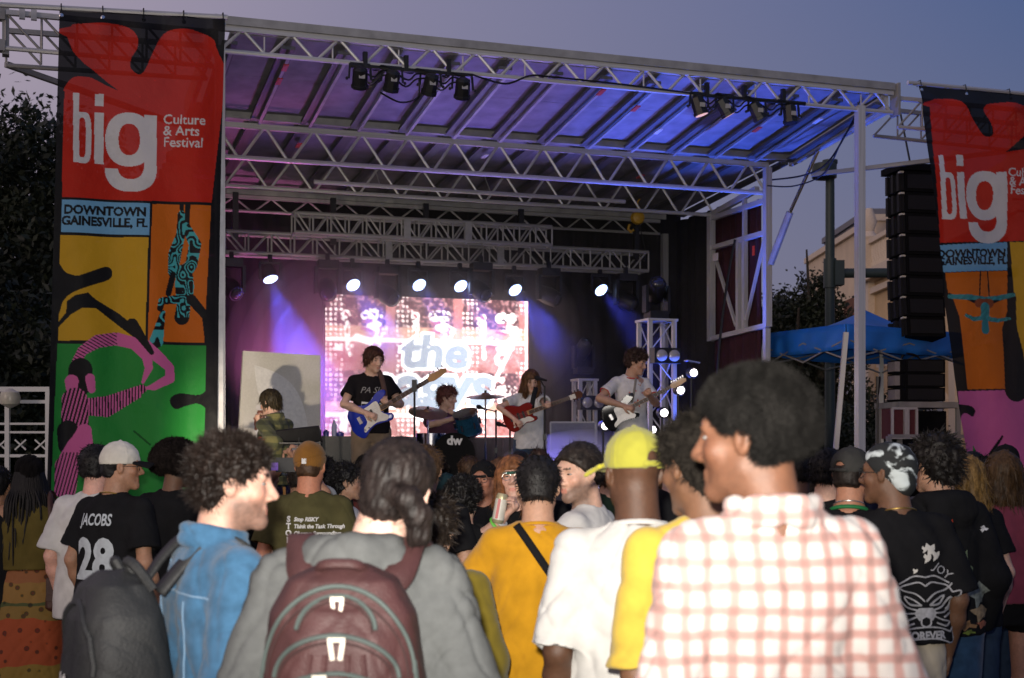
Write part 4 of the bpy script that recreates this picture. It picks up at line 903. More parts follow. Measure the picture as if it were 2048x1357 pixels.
cs = empty('road_case', Matrix.Translation(at(1797, 878, 16.9)) @ Matrix.Rotation(R(10), 4, 'Z'), 'road case coloured as lit pink, with bright aluminium edges, beside the speaker riser', 'road case'); M_CASE = mat('case lit pink', (.09, .02, .025), .5)  # pink light on the case is put into its base colour
hz = at(0, 818, 16.9).z - at(0, 878, 16.9).z
MB().box((0, 0, hz / 2), (.30, .3, hz)).build('case_body', M_CASE, cs)
for x in (-.155, .02, .155):
    piece('edge_trim', (x, -.16, 0), (x, -.16, hz), .028 if x != .02 else .06, M_ALU, cs)
for zz in (0.01, hz): piece('edge_trim', (-.16, -.163, zz), (.16, -.163, zz), .026, M_ALU, cs)
o = empty('microphone_stand', Matrix.Translation(at(1755, 895, 17) * Vector((1, 1, 0)) + Vector((0, 0, .91))), 'black microphone stand beside the right post', 'microphone stand'); zz = at(0, 770, 17).z - .91
piece('pole', (0, 0, 0), (0, 0, zz - .1), .025, M_BLK, o, True); MB().tube([(0, 0, zz - .12), (.01, 0, zz + .1)], [.018, .03], 8).build('microphone', M_BLK, o, True)
for k in range(3): piece('foot', (0, 0, .08), (.25 * math.cos(k * 2.1), .25 * math.sin(k * 2.1), .01), .02, M_BLK, o, True)
# ================================================================== people
DK, BRN, TAN, MID, LGT, PINKS = (.085, .040, .022), (.15, .075, .042), (.36, .19, .115), (.46, .26, .17), (.60, .37, .27), (.62, .34, .26)
HB, HDB, HBR, HLB, HBL = (.010, .009, .009), (.018, .013, .010), (.055, .030, .016), (.11, .062, .03), (.24, .15, .06)
def V3(*a): return np.array(a, float)
def unit(v): return v / (np.linalg.norm(v) + 1e-9)
def ik(S, T, l1, l2, pole):
    d = T - S; L = np.linalg.norm(d); L2 = min(L, (l1 + l2) * .998); d = d / L; a = (l1 * l1 - l2 * l2 + L2 * L2) / (2 * L2); h = math.sqrt(max(l1 * l1 - a * a, 1e-6))
    p = pole - d * (pole @ d); p = unit(p); E = S + d * a + p * h; return E, S + d * L2
def strands(V, Nn, n, ln, wd, flow, rg, spread=.5):
    i = rg.integers(0, len(V), n); p = V[i]; d = Nn[i] * (1 - flow[3]) + np.array(flow[:3]) * flow[3] + rg.normal(0, spread * (1.15 - flow[3]), (n, 3)) * .6; d /= np.linalg.norm(d, axis=1)[:, None]
    s = np.cross(d, rg.normal(0, 1, (n, 3))); s /= np.linalg.norm(s, axis=1)[:, None]; L = ln * rg.uniform(.5, 1.3, (n, 1))
    b = rg.normal(0, 1, (n, 3)) * .35; m = p + d * L * .5 + b * L * .2; e = p + d * L + b * L * .6
    q = p - d * .004
    W_ = wd; A = np.stack([q - s * W_, q + s * W_, m + s * W_ * .8, m - s * W_ * .8, e + s * W_ * .2, e - s * W_ * .2], 1).reshape(-1, 3)
    k = np.arange(n)[:, None] * 6; F = np.concatenate([k + [0, 1, 2, 3], k + [3, 2, 4, 5]]); return A, F
def field_mesh(f, name, m, parent, disp=None, col=None, xf=None, extra=None):
    V, F = f.nets()
    Nn = None
    if disp is not None or extra is not None: Nn = vnormals(V, F)
    if disp is not None: V = V + Nn * disp(V)[:, None]
    if extra is not None:
        A, G = extra(V, Nn); F = np.concatenate([F, G + len(V)]); V = np.concatenate([V, A])
    C = None
    if col is not None: C = col(V) if callable(col) else np.tile(np.array(col), (len(V), 1))
    if xf is not None: V = xf(V)
    o = mobj(name, mesh_np(name, V, F, True, C), m, parent); o['_'] = 0; del o['_']
    return o, V, F
def folds(amp, seed, zlo=.8):
    def f(V):
        q = V + .03 * np.stack([vnoise(V, 9, seed + 11), vnoise(V, 9, seed + 12), vnoise(V, 9, seed + 13)], 1)
        soft = vnoise(q * (6, 6, 2.6), 1, seed) * .7
        d1 = q @ np.array([[9., 3., 5.], [2., 9., -3.], [14., 6., 9.]]).T; d2 = q * (-1, 1, 1) @ np.array([[9., 3., 5.], [2., 9., -3.], [14., 6., 9.]]).T
        cr = (1 - np.abs(vnoise(d1, 1, seed + 3))) ** 4 + (1 - np.abs(vnoise(d2, 1, seed + 4))) ** 4
        sp_ = 1.3 * np.exp(-((V[:, 0] + .012 * np.sin(V[:, 2] * 9)) / .03) ** 2) * np.exp(-((V[:, 2] - 1.2) / .16) ** 2) * (V[:, 1] < 0)
        return amp * (soft - .55 * cr + .45 - sp_ + .12 * vnoise(q, 40, seed + 5))
    return f
def decal(root, VF, V2, T, cx, cz, m, name, back=True, off=.004, sub=.016, parent=None, tilt=0.0):
    """flat print laid onto a garment: V2 in metres, projected from behind (or from the front)"""
    bvh = BVHTree.FromPolygons([tuple(v) for v in VF[0]], [tuple(f) for f in VF[1]]); P = [tuple(v) for v in V2]; tris = [tuple(t) for t in T]; out = []
    c, s = math.cos(tilt), math.sin(tilt); P = [(x * c - y * s, x * s + y * c) for x, y in P]
    while tris:
        a, b, d = tris.pop(); L = [math.dist(P[a], P[b]), math.dist(P[b], P[d]), math.dist(P[d], P[a])]; k = L.index(max(L))
        if L[k] > sub:
            i, j, o = ((a, b, d), (b, d, a), (d, a, b))[k]; P.append(((P[i][0] + P[j][0]) / 2, (P[i][1] + P[j][1]) / 2)); n = len(P) - 1; tris += [(i, n, o), (n, j, o)]
        else: out.append((a, b, d))
    sg = 1 if back else -1; vs = []; ok = []
    for x, z in P:
        h = bvh.ray_cast(Vector((sg * x + cx, -sg * 2, z + cz)), Vector((0, sg, 0)))
        vs.append(h[0] + Vector((0, -sg * off, 0)) if h[0] else Vector((sg * x + cx, 0, z + cz))); ok.append(h[0] is not None)
    fs = [t for t in out if all(ok[i] for i in t)]
    me = bpy.data.meshes.new(name); me.from_pydata(vs, [], fs); me.update(); return mobj(name, me, m, parent or root)
def poly_tris(poly):
    n = len(poly); from mathutils.geometry import tessellate_polygon
    return np.array(poly), np.array(tessellate_polygon([[Vector((x, y, 0)) for x, y in poly]]))
def person(label, px, py, Y, yaw=0, z0=0., sex='m', g=1.0, head=(0, 0, 0), skin=MID, hair=('short', HDB), top=None, legs=None, armL=None, armR=None, res=.0085, ht=.02, cap=None, face=False, beard=0., glasses=False, lean=0., seed=1, group='concert crowd', sit=False, xoff=0., cat='person', ears=True, hoff=0.):
    topz = CAMZ + (HY - py) / FPX * Y - z0 - ht; H = topz; k = H / 1.75 if not sit else 1.0
    if sit: z0 = CAMZ + (HY - py) / FPX * Y - ht - 1.75
    X = (px - CX) / FPX * Y
    root = empty('person', Matrix.Translation((X, Y, z0)) @ Matrix.Rotation(R(yaw), 4, 'Z') @ Matrix.Rotation(R(lean), 4, 'X'), label, cat, group)
    rg = np.random.default_rng(seed); f_ = sex == 'f'; sw = (.142 if f_ else .168) * g; shz = 1.405
    piv = V3(hoff, -.012, 1.505) * k; hc = V3(hoff, .022, 1.633) * k; Rh = rotm(R(head[0]), R(head[1]), R(head[2]))
    hx = lambda p: piv + (np.asarray(p) * k + (hc - piv)) @ Rh.T
    hinv = lambda V: ((V - piv) @ Rh - (hc - piv)) / k
    # ---------------- joints
    J = {}
    for sd_, nm, tg in ((-1, 'L', armL), (1, 'R', armR)):
        S = V3(sd_ * sw, -.012, shz) * k
        if tg is None: tg = (V3(sd_ * (sw + .075 * g), .05, .90), V3(sd_ * .3, -1, 0), 'relax')
        E, Wr = ik(S, np.array(tg[0]) * k, .29 * k, .255 * k, np.array(tg[1], float)); J[nm] = (S, E, Wr, tg[2], tg[3] if len(tg) > 3 else None)
    hipw = (.095 if f_ else .09) * (.6 + .4 * g)
    LG = []
    for sd_ in (-1, 1):
        hip = V3(sd_ * hipw, -.005, .90) * k
        if sit: kn = V3(sd_ * .17, .42, .93) * k; an = V3(sd_ * .19, .42, .50) * k
        else: kn = V3(sd_ * (hipw + .012), .015, .48) * k; an = V3(sd_ * (hipw + .03), -.02, .08) * k
        LG.append((hip, kn, an))
    pts = [piv + V3(0, 0, .27 * k)] + [q for n_ in 'LR' for q in J[n_][:3]] + [q for l in LG for q in l] + [V3(0, .12, 1), V3(0, -.12, 1)]
    pts = np.array(pts); lo = pts.min(0) - .15; hi = pts.max(0) + .15; lo[2] = min(lo[2], -.005) if not sit else lo[2]
    # ---------------- body
    B = Field(lo, hi, res)
    he = lambda c, r, kk=.02, mode='+', rt=None: B.ell(hx(c), np.array(r) * k, kk * k, Rh if rt is None else Rh @ rt, mode)
    hcn = lambda a, b, ra, rb, kk=.015, mode='+': B.cone(hx(a), hx(b), ra * k, rb * k, kk * k, mode)
    he((0, -.012, .035), (.075, .094, .082)); he((0, .028, -.03), (.059, .064, .078), .03); hcn((-.046, .005, -.055), (-.012, .072, -.098), .02, .016, .03); hcn((.046, .005, -.055), (.012, .072, -.098), .02, .016, .03)
    he((0, .074, -.098), (.02, .016, .016), .02); hcn((-.034, .076, .028), (.034, .076, .028), .013, .013, .02)
    for s_ in (-1, 1): he((s_ * .031, .098, .006), (.017, .016, .012), .012, '-')
    hcn((0, .083, .018), (0, .108, -.026), .0085, .0135, .014); 
    for s_ in (-1, 1): he((s_ * .015, .095, -.033), (.011, .013, .009), .008); he((s_ * .043, .062, -.022), (.02, .018, .018), .025)
    hcn((-.019, .086, -.061), (.019, .086, -.061), .0065, .0065, .006); hcn((-.015, .086, -.072), (.015, .086, -.072), .007, .007, .006); hcn((-.022, .096, -.0665), (.022, .096, -.0665), .0025, .0025, .004, '-')
    if ears:
        for s_ in (-1, 1): he((s_ * .079, -.004, -.004), (.010, .019, .030), .008, '+', rotm(s_ * .35, .15, 0)); he((s_ * .086, .000, .0), (.005, .010, .016), .004, '-')
    nr = (.050 if f_ else .060) * (.55 + .45 * g)
    B.cone(hx((0, -.02, -.05)), V3(hoff * .6, -.02, 1.44) * k, nr * k, (nr + .006) * k, .03)
    tz = np.array([.82, .95, 1.08, 1.22, 1.34, 1.42, 1.46]) * k; ta_ = np.array([.15, .165, .135, .15, .155, .13, .08]) * k * g; tb_ = np.array([.09, .105, .09, .10, .10, .08, .06]) * k * g
    B.prof(tz, ta_, tb_, np.array([0, 0, .005, .01, 0, -.01, -.015]) * k, .03)
    fat = .55 + .45 * g
    for s_, nm in ((-1, 'L'), (1, 'R')):
        S, E, Wr, pose, hn = J[nm]; af = (.85 if f_ else 1.0) * fat
        B.cone(V3(s_ * .05, -.012, 1.44) * k, S, .045 * k, .05 * k * af, .03); B.cone(S, E, .047 * k * af, .038 * k * af, .02); B.cone(E, E + (Wr - E) * .35, .038 * k * af, .041 * k * af, .02); B.cone(E + (Wr - E) * .35, Wr, .041 * k * af, .026 * k * af, .02)
        d = unit(Wr - E); nrm = unit(np.array(hn, float)) if hn is not None else unit(np.cross(d, V3(0, 1, 0)) if abs(d[1]) < .9 else V3(1, 0, 0)) * -s_; nrm = unit(nrm - d * (nrm @ d)); lat = np.cross(d, nrm)
        # nrm is the direction the palm faces
        pc = Wr + d * .05 * k; B.cone(Wr, Wr + d * .085 * k, .025 * k, .030 * k, .012, '+', (*nrm, 1.5)); cu = {'relax': .5, 'grip': 1.25, 'fist': 1.5, 'open': .12, 'press': .9}[pose]
        for q in range(4):
            b0 = Wr + d * .088 * k + lat * (q - 1.5) * .0185 * k; ln = (.072, .08, .076, .06)[q] * k; a1, a2 = cu * .75, cu * 1.9
            m1 = b0 + (d * math.cos(a1) + nrm * math.sin(a1)) * ln * .52; e1 = m1 + (d * math.cos(a2) + nrm * math.sin(a2)) * ln * .48
            B.cone(b0, m1, .0092 * k, .0085 * k, .003); B.cone(m1, e1, .0085 * k, .0072 * k, .003)
        tb0 = Wr + d * .025 * k - lat * .024 * k * s_; tm = tb0 + (d * .7 - lat * s_ * .55 + nrm * .35) * .042 * k; te = tm + (d * .85 + nrm * (.3 + .5 * min(cu, 1))) * .03 * k
        B.cone(tb0, tm, .014 * k, .0105 * k, .01); B.cone(tm, te, .0105 * k, .0085 * k, .004)
    for (hip, kn, an) in LG:
        lf = (1.0 if f_ else .97) * fat
        B.cone(hip, kn, .075 * k * lf, .05 * k * lf, .03); B.cone(kn, kn + (an - kn) * .3, .05 * k * lf, .053 * k * lf, .02); B.cone(kn + (an - kn) * .3, an, .053 * k * lf, .034 * k, .02); B.cone(an, an + V3(0, .12, -.05) * k, .034 * k, .03 * k, .02)
    lipc = np.clip(np.array(skin) * (.95, .66, .66), 0, 1); hcol = np.array(hair[1] if hair else HDB)
    def skcol(V):
        C = np.tile(np.array(skin), (len(V), 1)); q = hinv(V); x, y, z = np.abs(q[:, 0]), q[:, 1], q[:, 2]
        bl = 1 + .10 * vnoise(V, 28, seed) + .05 * vnoise(V, 90, seed + 1); C *= bl[:, None]
        ck = np.exp(-((x - .043) ** 2 + (y - .07) ** 2 + (z + .025) ** 2) / .0008); C[:, 1] *= 1 - .12 * ck; C[:, 2] *= 1 - .14 * ck
        lp = (x < .022 - np.abs(z + .0665) * .6) & (np.abs(z + .0665) < .0095) & (y > .078); C[lp] = lipc
        br = (np.abs(z - .03 - .06 * (x - .03) * (x < .03)) < .005) & (x > .014) & (x < .046) & (y > .06); C[br] = hcol * 1.2
        if beard:
            bm = ((z < -.045) & (y > .0) & (z > -.14) | ((x > .045) & (z < .0) & (y > .005) & (y < .05) & (z > -.1)) | ((np.abs(z + .052) < .006) & (y > .07))) & ~lp
            w_ = np.clip(beard * (.9 + .1 * vnoise(V, 150, 3)), 0, 1) * np.clip((-.018 - z) * 30, 0, 1) * np.clip((.16 + z) * 30, 0, 1) * np.clip((y + .02) * 30, 0, 1) * np.clip(.35 + (x - .02) * 30 + (-.055 - z) * 40, .0, 1) * ~lp; C = C * (1 - w_[:, None]) + hcol * 1.3 * w_[:, None]
        return C
    bo, _, _ = field_mesh(B, 'body', M_SKIN, root, None, skcol)
    if face:
        for s_ in (-1, 1):
            c = hx((s_ * .031, .0735, .006)); e_ = MB().lathe([(.001, -.0125)] + [(.0125 * math.sin(a), -.0125 * math.cos(a)) for a in np.linspace(.35, 2.8, 8)] + [(.001, .0125)], 12).build('eye', M_EYE, root, True, Matrix.Translation(c) @ Matrix(Rh).to_4x4() @ Matrix.Diagonal((1.15, 1, .42, 1)) @ Matrix.Rotation(R(-90), 4, 'X') @ Matrix.Scale(k, 4))
            MB().lathe([(.0075, .0098), (.006, .0122), (.001, .0132)], 10).build('iris', M_IRIS, e_, True)
    # ---------------- garment for the torso
    top = dict(type='tee', m=cloth('grey', (.2, .2, .2)), bag=.02, hem=.84, neck=.0, amp=.006) | (top or {})
    ty = top['type']; bag = top['bag']; hem = top['hem']
    T = Field(lo, hi, top.get('res', max(res, .0085)))
    zz = np.array([hem - .02, .95, 1.08, 1.22, 1.33, 1.41, 1.452, 1.485]) * k
    wa = np.array([.168, .172, .158, .162, .166, .142, .10, .066]); wb = np.array([.115, .118, .108, .112, .108, .088, .072, .06])
    if f_: wa = np.array([.168, .17, .142, .152, .15, .128, .09, .06]); 
    bg = np.array([1.25, 1.1, 1.05, .9, .7, .45, .2, .0]) * bag
    T.prof(zz, (wa * g + bg) * k, (wb * g + bg) * k, np.array([0, 0, .0, .004, -.004, -.014, -.018, -.018]) * k, .03)
    sl = {'tee': .62, 'long': 2, 'tank': 0, 'hoodie': 2, 'jersey': .72}[ty]; sl = top.get('sleeve', sl); sr = .058 * fat + bag * .55
    SF = Field(lo, hi, T.h)
    for s_, nm in ((-1, 'L'), (1, 'R')):
        S, E, Wr, _, _ = J[nm]; u_ = unit(E - S)
        T.cone(V3(s_ * .045, -.02, 1.462) * k, S + V3(0, 0, .004), .036 * k, (.047 * fat + .004 if sl else .042) * k, .04)
        if sl and sl <= 1:
            e2 = S + (E - S) * sl; SF.cone(S, e2 + u_ * .03, (.048 * fat + .006 + bag * .25) * k, (sr + .008) * k, .03)
            dd = e2 + u_ * .012; ar = (.047 * fat + .008) * k
            def cut(x, y, z, dd=dd, u_=u_): return -((x - dd[0]) * u_[0] + (y - dd[1]) * u_[1] + (z - dd[2]) * u_[2])
            SF.put(cut, dd - .13, dd + .13, .005, '-'); SF.cone(S + (E - S) * (sl - .14), E, ar, ar, .004, '-')
        elif sl > 1:
            SF.cone(S, E, (.048 * fat + .008 + bag * .3) * k, (sr - .002) * k, .035); SF.cone(E, E + (Wr - E) * (.93 if sl == 2 else sl - 1), (sr - .002) * k, (sr - .018) * k, .03)
    hh_ = np.maximum(.028 - np.abs(T.d - SF.d), 0) / .028; T.d = np.minimum(T.d, SF.d) - hh_ * hh_ * .007
    nk = top['neck']
    if ty == 'tank':
        for s_ in (-1, 1): T.cone(V3(s_ * (sw + .015), -.01, 1.46) * k, V3(s_ * (sw + .03), 0, 1.25) * k, .065 * k, .05 * k, .01, '-')
        T.ell(V3(0, .03, 1.50) * k, V3(.085, .12, .12 + nk) * k, .01, None, '-')
    elif ty != 'hoodie': T.ell(V3(0, .01 + nk, 1.505) * k, V3(.068, .085, .052 + nk) * k * (.8 + .2 * g), .008, None, '-')
    if top.get('collar'):
        n_ = 26
        for i in range(n_):
            a = 2 * math.pi * i / n_; a2 = 2 * math.pi * (i + 1) / n_; P = lambda a, up: V3(.074 * math.sin(a), -.02 - .078 * math.cos(a), 1.475 + .0 + .012 * math.cos(a) + up) * k
            if abs(a - math.pi) < .3: continue
            T.cone(P(a, 0), P(a2, 0), .014 * k, .014 * k, .012); T.cone(P(a, .028), P(a2, .028), .010 * k, .010 * k, .008)
    if ty == 'hoodie':
        for i in range(14):
            a = -2.3 + 4.6 * i / 13; T.ell(V3(.092 * math.sin(a), -.035 - .085 * math.cos(a), 1.472 + .010 * math.cos(a)) * k, V3(.040, .040, .036) * k, .02)
        T.ell(V3(0, -.115, 1.43) * k, V3(.12, .045, .075) * k, .03)
    T.half((0, 0, -1), -hem * k, .004) if not sit else None
    to, TV, TF = field_mesh(T, {'tee': 'shirt', 'long': 'shirt', 'tank': 'tank_top', 'hoodie': 'hooded_sweater', 'jersey': 'jersey'}[ty], top['m'], root, folds(top['amp'], seed))
    root['_vf'] = 0; del root['_vf']
    # ---------------- trousers
    legs = dict(type='long', m=cloth('dark denim', (.03, .05, .085)), loose=.014) | (legs or {}); lt = legs['type']; lo_ = legs['loose']
    if lt != 'none':
        Q = Field((lo[0], lo[1], -.0), (hi[0], hi[1], 1.1 * k), .011)
        if lt == 'skirt': Q.prof(np.array([.10, .3, .55, .8, .95, 1.06]) * k, np.array([.26, .24, .21, .185, .165, .14]) * k * g, np.array([.22, .2, .17, .13, .12, .11]) * k * g, np.zeros(6), .02)
        else:
            Q.prof(np.array([.80, .88, .97, 1.05]) * k, np.array([.165, .17, .158, .14]) * k * (.4 + .6 * g) + .004, np.array([.10, .118, .11, .10]) * k * (.4 + .6 * g), np.zeros(4), .04)
            for (hip, kn, an) in LG:
                if lt == 'shorts': m_ = hip + (kn - hip) * legs.get('len', .3); Q.cone(hip, m_, (.082 * fat + lo_) * k, (.08 * fat + lo_) * k, .03)
                else: Q.cone(hip, kn, (.08 * fat + lo_) * k, (.056 * fat + lo_ * 1.3) * k, .03); Q.cone(kn, an + (kn - an) * .04, (.056 * fat + lo_ * 1.3) * k, (.045 + lo_ * 1.5) * k, .03)
        field_mesh(Q, {'long': 'trousers', 'shorts': 'shorts', 'skirt': 'skirt'}[lt], legs['m'], root, folds(.007, seed + 20))
    if not sit or True:
        sm_ = cloth('shoe', (.03, .03, .032)) if seed % 3 else cloth('pale shoe', (.45, .44, .42))
        for (hip, kn, an) in LG:
            S_ = Field(an - V3(.09, .13, .1), an + V3(.09, .27, .1), .012); S_.cone(an + V3(0, -.03, -.035), an + V3(0, .14, -.05), .042, .036, .02); S_.cone(an + V3(0, -.02, 0), an + V3(0, 0, .03), .045, .045, .03); S_.half((0, 0, -1), -(an[2] - .078), .004); field_mesh(S_, 'shoe', sm_, root)
    # ---------------- hair
    if hair:
        st, hcl = hair[0], hair[1]; hres = hair[2] if len(hair) > 2 else max(.0058, res * .7); ext = .14 if st not in ('long', 'pony', 'mane') else .16
        zl = {'long': -.42, 'mane': -.42, 'pony': -.36}.get(st, -.15)
        Hf = Field((-ext - .02, -ext - .10, zl), (ext + .02, ext + .02, .24), hres)
        th = {'short': .007, 'curly': .024, 'afro': .05, 'mop': .018, 'long': .012, 'pony': .008, 'bun': .008, 'dreads': .014, 'buzz': .003, 'mane': .016, 'braids': .01, 'wavy': .018}[st]
        th = th * (hair[3] if len(hair) > 3 else 1.0)
        Hf.ell((0, -.014, .036), (.0755 + th, .095 + th, .083 + th), .01)
        if st not in ('buzz', 'afro'): Hf.ell((0, -.062, -.035), (.058 + th * .5, .046 + th * .4, .062), .03)
        if st == 'afro': Hf.ell((0, -.05, -.015), (.072 + th * .55, .06 + th * .6, .065), .03)
        dl = {'mop': .040, 'long': .012, 'mane': .02, 'afro': .012, 'wavy': .022}.get(st, .012)
        if st in ('long', 'mane', 'pony', 'bun', 'braids'): dl += .012
        ny, nz_ = (.72, -.69) if st != 'mop' else (.86, -.51)
        cutf = lambda x, y, z: -(ny * y + nz_ * z - dl) + 0 * x
        # face opening
        Hf.put(lambda x, y, z: -(ny * y + nz_ * z - dl + np.abs(x) * 0), (-.3, -.3, -.5), (.3, .3, .3), .008, '-') if False else Hf.half((0, ny, nz_), dl, .010)
        if st in ('afro', 'short', 'curly'): Hf.half((0, -.35, -1), .078 if st != 'afro' else .062, .012)
        if st in ('curly', 'afro', 'dreads', 'short', 'wavy') and ears:
            for s_ in (-1, 1): Hf.ell((s_ * .09, .004, -.014), (.034, .026, .034), .01, None, '-')
        if st == 'mop':
            for s_ in (-1, 1): Hf.cone((s_ * .078, .02, .02), (s_ * .074, .0, -.04), .022, .014, .02)
        if st in ('long', 'mane'):
            dpt = -.30 if st == 'long' else -.34
            for q in range(7):
                a = (q - 3) / 3; x0 = .072 * math.sin(a * 1.5); y0 = -.02 - .07 * math.cos(a * 1.5)
                Hf.cone((x0, y0, .03), (x0 * 1.25, y0 - .005, -.12), .032, .034, .02); Hf.cone((x0 * 1.25, y0 - .005, -.12), (x0 * 1.2 + .01 * math.sin(q * 2), y0 + .0, dpt + .05 * abs(a)), .034, .02, .02)
            if st == 'mane':
                for s_ in (-1, 1): Hf.cone((s_ * .07, .04, .03), (s_ * .075, .065, -.1), .022, .028, .02); Hf.cone((s_ * .075, .065, -.1), (s_ * .06, .085, -.27), .028, .018, .02)
        if st == 'pony':
            tp = hair[4] if len(hair) > 4 else [(0, -.11, -.02), (.03, -.15, -.03), (.06, -.15, -.1), (.07, -.12, -.2), (.06, -.10, -.3)]
            rr_ = [.020, .030, .034, .028, .010]
            for i in range(4): Hf.cone(tp[i], tp[i + 1], rr_[i], rr_[i + 1], .015)
        if st == 'bun': Hf.ell((0, -.055, .115), (.046, .044, .04), .012)
        if st == 'dreads':
            for q in range(46):
                v = rg.normal(0, 1, 3); v[2] = abs(v[2]) * .9 - .1; v = unit(v); b0 = V3(0, -.014, .036) + v * (.075, .092, .08); 
                if ny * b0[1] + nz_ * b0[2] > dl + .01: continue
                e0_ = b0 + (v * .55 + V3(0, -.1, -.35) * abs(rg.normal(0, 1)) + rg.normal(0, .3, 3)) * .055; Hf.cone(b0, e0_, .013, .009, .004)
        amp, sc_ = {'short': (.0025, 55), 'curly': (.010 if res < .007 else .014, 62 if res < .007 else 45), 'afro': (.004, 90), 'mop': (.006, 40), 'dreads': (.004, 80), 'wavy': (.009, 38)}.get(st, (.003, 40))
        if st in ('long', 'mane', 'pony', 'bun', 'mop', 'braids'):
            dsp = lambda V: amp * (vnoise(V * (1, 1, .22), 110, seed) + .6 * vnoise(V * (1, 1, .2), 220, seed + 2)) + (.006 * vnoise(V * (1, 1, .5), 26, seed + 4) if st in ('long', 'mane', 'pony') else 0)
        elif st in ('curly', 'wavy'): dsp = lambda V: amp * (1 - 2.2 * np.abs(vnoise(V, sc_, seed))) + .4 * amp * vnoise(V, sc_ * 2.3, seed + 1)
        else: dsp = lambda V: amp * vnoise(V, sc_, seed) + amp * .5 * vnoise(V, sc_ * 2.2, seed + 1)
        FZ = {'curly': (2600, .015, .0014, (0, 0, 0, 0)), 'afro': (9000, .010, .0008, (0, 0, 0, 0)), 'short': (900, .018, .001, (0, -.5, -.6, .6)), 'mop': (900, .035, .0013, (0, .1, -1, .75)), 'long': (900, .09, .0014, (0, 0, -1, .9)), 'mane': (1000, .09, .0014, (0, 0, -1, .88)), 'pony': (700, .03, .0008, (0, -.8, -.5, .9)), 'bun': (500, .035, .001, (0, -.7, .3, .9)), 'dreads': (900, .02, .0014, (0, 0, -.2, .2)), 'wavy': (1200, .03, .0015, (0, -.3, -.5, .5))}.get(st)
        if FZ and hres < .005: FZ = (FZ[0] * (5 if st != 'pony' else 2), FZ[1] * (1.25 if st == 'curly' else 1), FZ[2] * .6, FZ[3])
        hn_ = np.array(hcl)
        def hcolf(V): return hn_ * np.clip(1 + .55 * vnoise(V * (1, 1, .35), 70, seed) + .3 * vnoise(V, 25, seed + 1), .35, 2.2)[:, None]
        ex = (lambda V, Nn: strands(V, Nn, FZ[0], FZ[1], FZ[2] * (1 if res < .0068 else 2.2), FZ[3], rg)) if FZ else None
        if cap and cap.get('hide'): Hf.half((0, 0, 1), .045, .006); ex = None
        ho, _, _ = field_mesh(Hf, 'hair', M_HAIRM if st in ('afro', 'dreads', 'buzz', 'braids') else M_HAIR, root, dsp, hcolf, hx, ex)
        if st == 'braids':
            mb = MB()
            for q in range(70):
                a = -2.0 + 4.0 * q / 69; x0, y0 = .082 * math.sin(a), -.02 - .09 * math.cos(a) * .9; L = rg.uniform(.38, .62); pp = [(x0, y0, .02), (x0 * 1.3, y0 - .02, -.08), (x0 * 1.6 + rg.normal(0, .012), y0 - .035 + rg.normal(0, .012), -.2), (x0 * 1.7 + rg.normal(0, .02), y0 - .03 + rg.normal(0, .015), -L)]
                mb.tube([tuple(hx(p)) for p in catmull(pp, 4, False)], [.0075 * k] * 10 + [.007 * k, .006 * k, .003 * k], 5)
            V = np.array(mb.v); me = mb.mesh('braids', True); c4 = np.ones((len(V), 4), np.float32); c4[:, :3] = np.array(hcl); me.color_attributes.new('Col', 'FLOAT_COLOR', 'POINT').data.foreach_set('color', c4.ravel()); b_ = mobj('braids', me, M_HAIR, ho)
            b_['kind'] = 'stuff'
    # ---------------- caps
    if cap:
        ty_ = cap['type']; tl = cap.get('tall', 0); Cf = Field((-.14, -.16, -.10), (.14, .14, .22), .0052 if res < .008 else .0065); cyw = R(cap.get('yaw', 0)); u2 = V3(-math.sin(cyw), math.cos(cyw), 0); v2 = V3(math.cos(cyw), math.sin(cyw), 0); ctr = V3(0, -.013, 0)
        rad = 1 / math.sqrt((u2[0] / .087) ** 2 + (u2[1] / .106) ** 2); bp = lambda lat, rr_, z: tuple(ctr + u2 * rr_ + v2 * lat + V3(0, 0, z))
        if ty_ == 'beanie': Cf.ell((0, -.014, .042), (.089, .108, .100), .01); Cf.half((0, .12, -1), cap.get('low', .0), .006)
        elif ty_ == 'scarf': Cf.ell((0, -.014, .038), (.088, .107, .092), .01); Cf.ell((0, -.07, -.02), (.065, .05, .08), .03); Cf.half((0, .74, -.67), .014, .006)
        else:
            Cf.ell((0, -.013, .040), (.087, .106, .090 + tl), .01); Cf.half((0, .05, -1), -.016, .006)
            if cap.get('open'):
                rb = 1 / math.sqrt((u2[0] / .087) ** 2 + (u2[1] / .106) ** 2); Cf.ell(bp(0, -rb, .036), (.034, .034, .030), .006, None, '-')
                for q in range(6): a0, a1 = (q - 3) / 3, (q - 2) / 3; Cf.cone(bp(.04 * a0, -rb - .001 + .006 * a0 * a0, .024), bp(.04 * a1, -rb - .001 + .006 * a1 * a1, .024), .008, .008, .004)
            Cf.ell((0, -.013, .131 + tl), (.009, .009, .006), .004)
        cm = cap['m']; sh_ = .002
        if ty_ == 'cap': dsp = lambda V: sh_ * vnoise(V, 45, seed) + .0016 * (np.abs(((np.arctan2(V[:, 0], V[:, 1] + .013) + math.pi) / (math.pi / 3)) % 1 - .5) > .46)
        elif ty_ == 'beanie': dsp = lambda V: .0018 * np.sin(np.arctan2(V[:, 0], V[:, 1]) * 60) + .004 * vnoise(V, 20, seed) - .004 * (np.abs(V[:, 2] - .035 - .3 * V[:, 0]) < .004)
        else: dsp = lambda V: .004 * vnoise(V * (1, 1, 3), 20, seed)
        co, CV, CF = field_mesh(Cf, {'cap': 'cap', 'beanie': 'beanie', 'scarf': 'head_scarf'}[ty_], cm, root, dsp, None, hx)
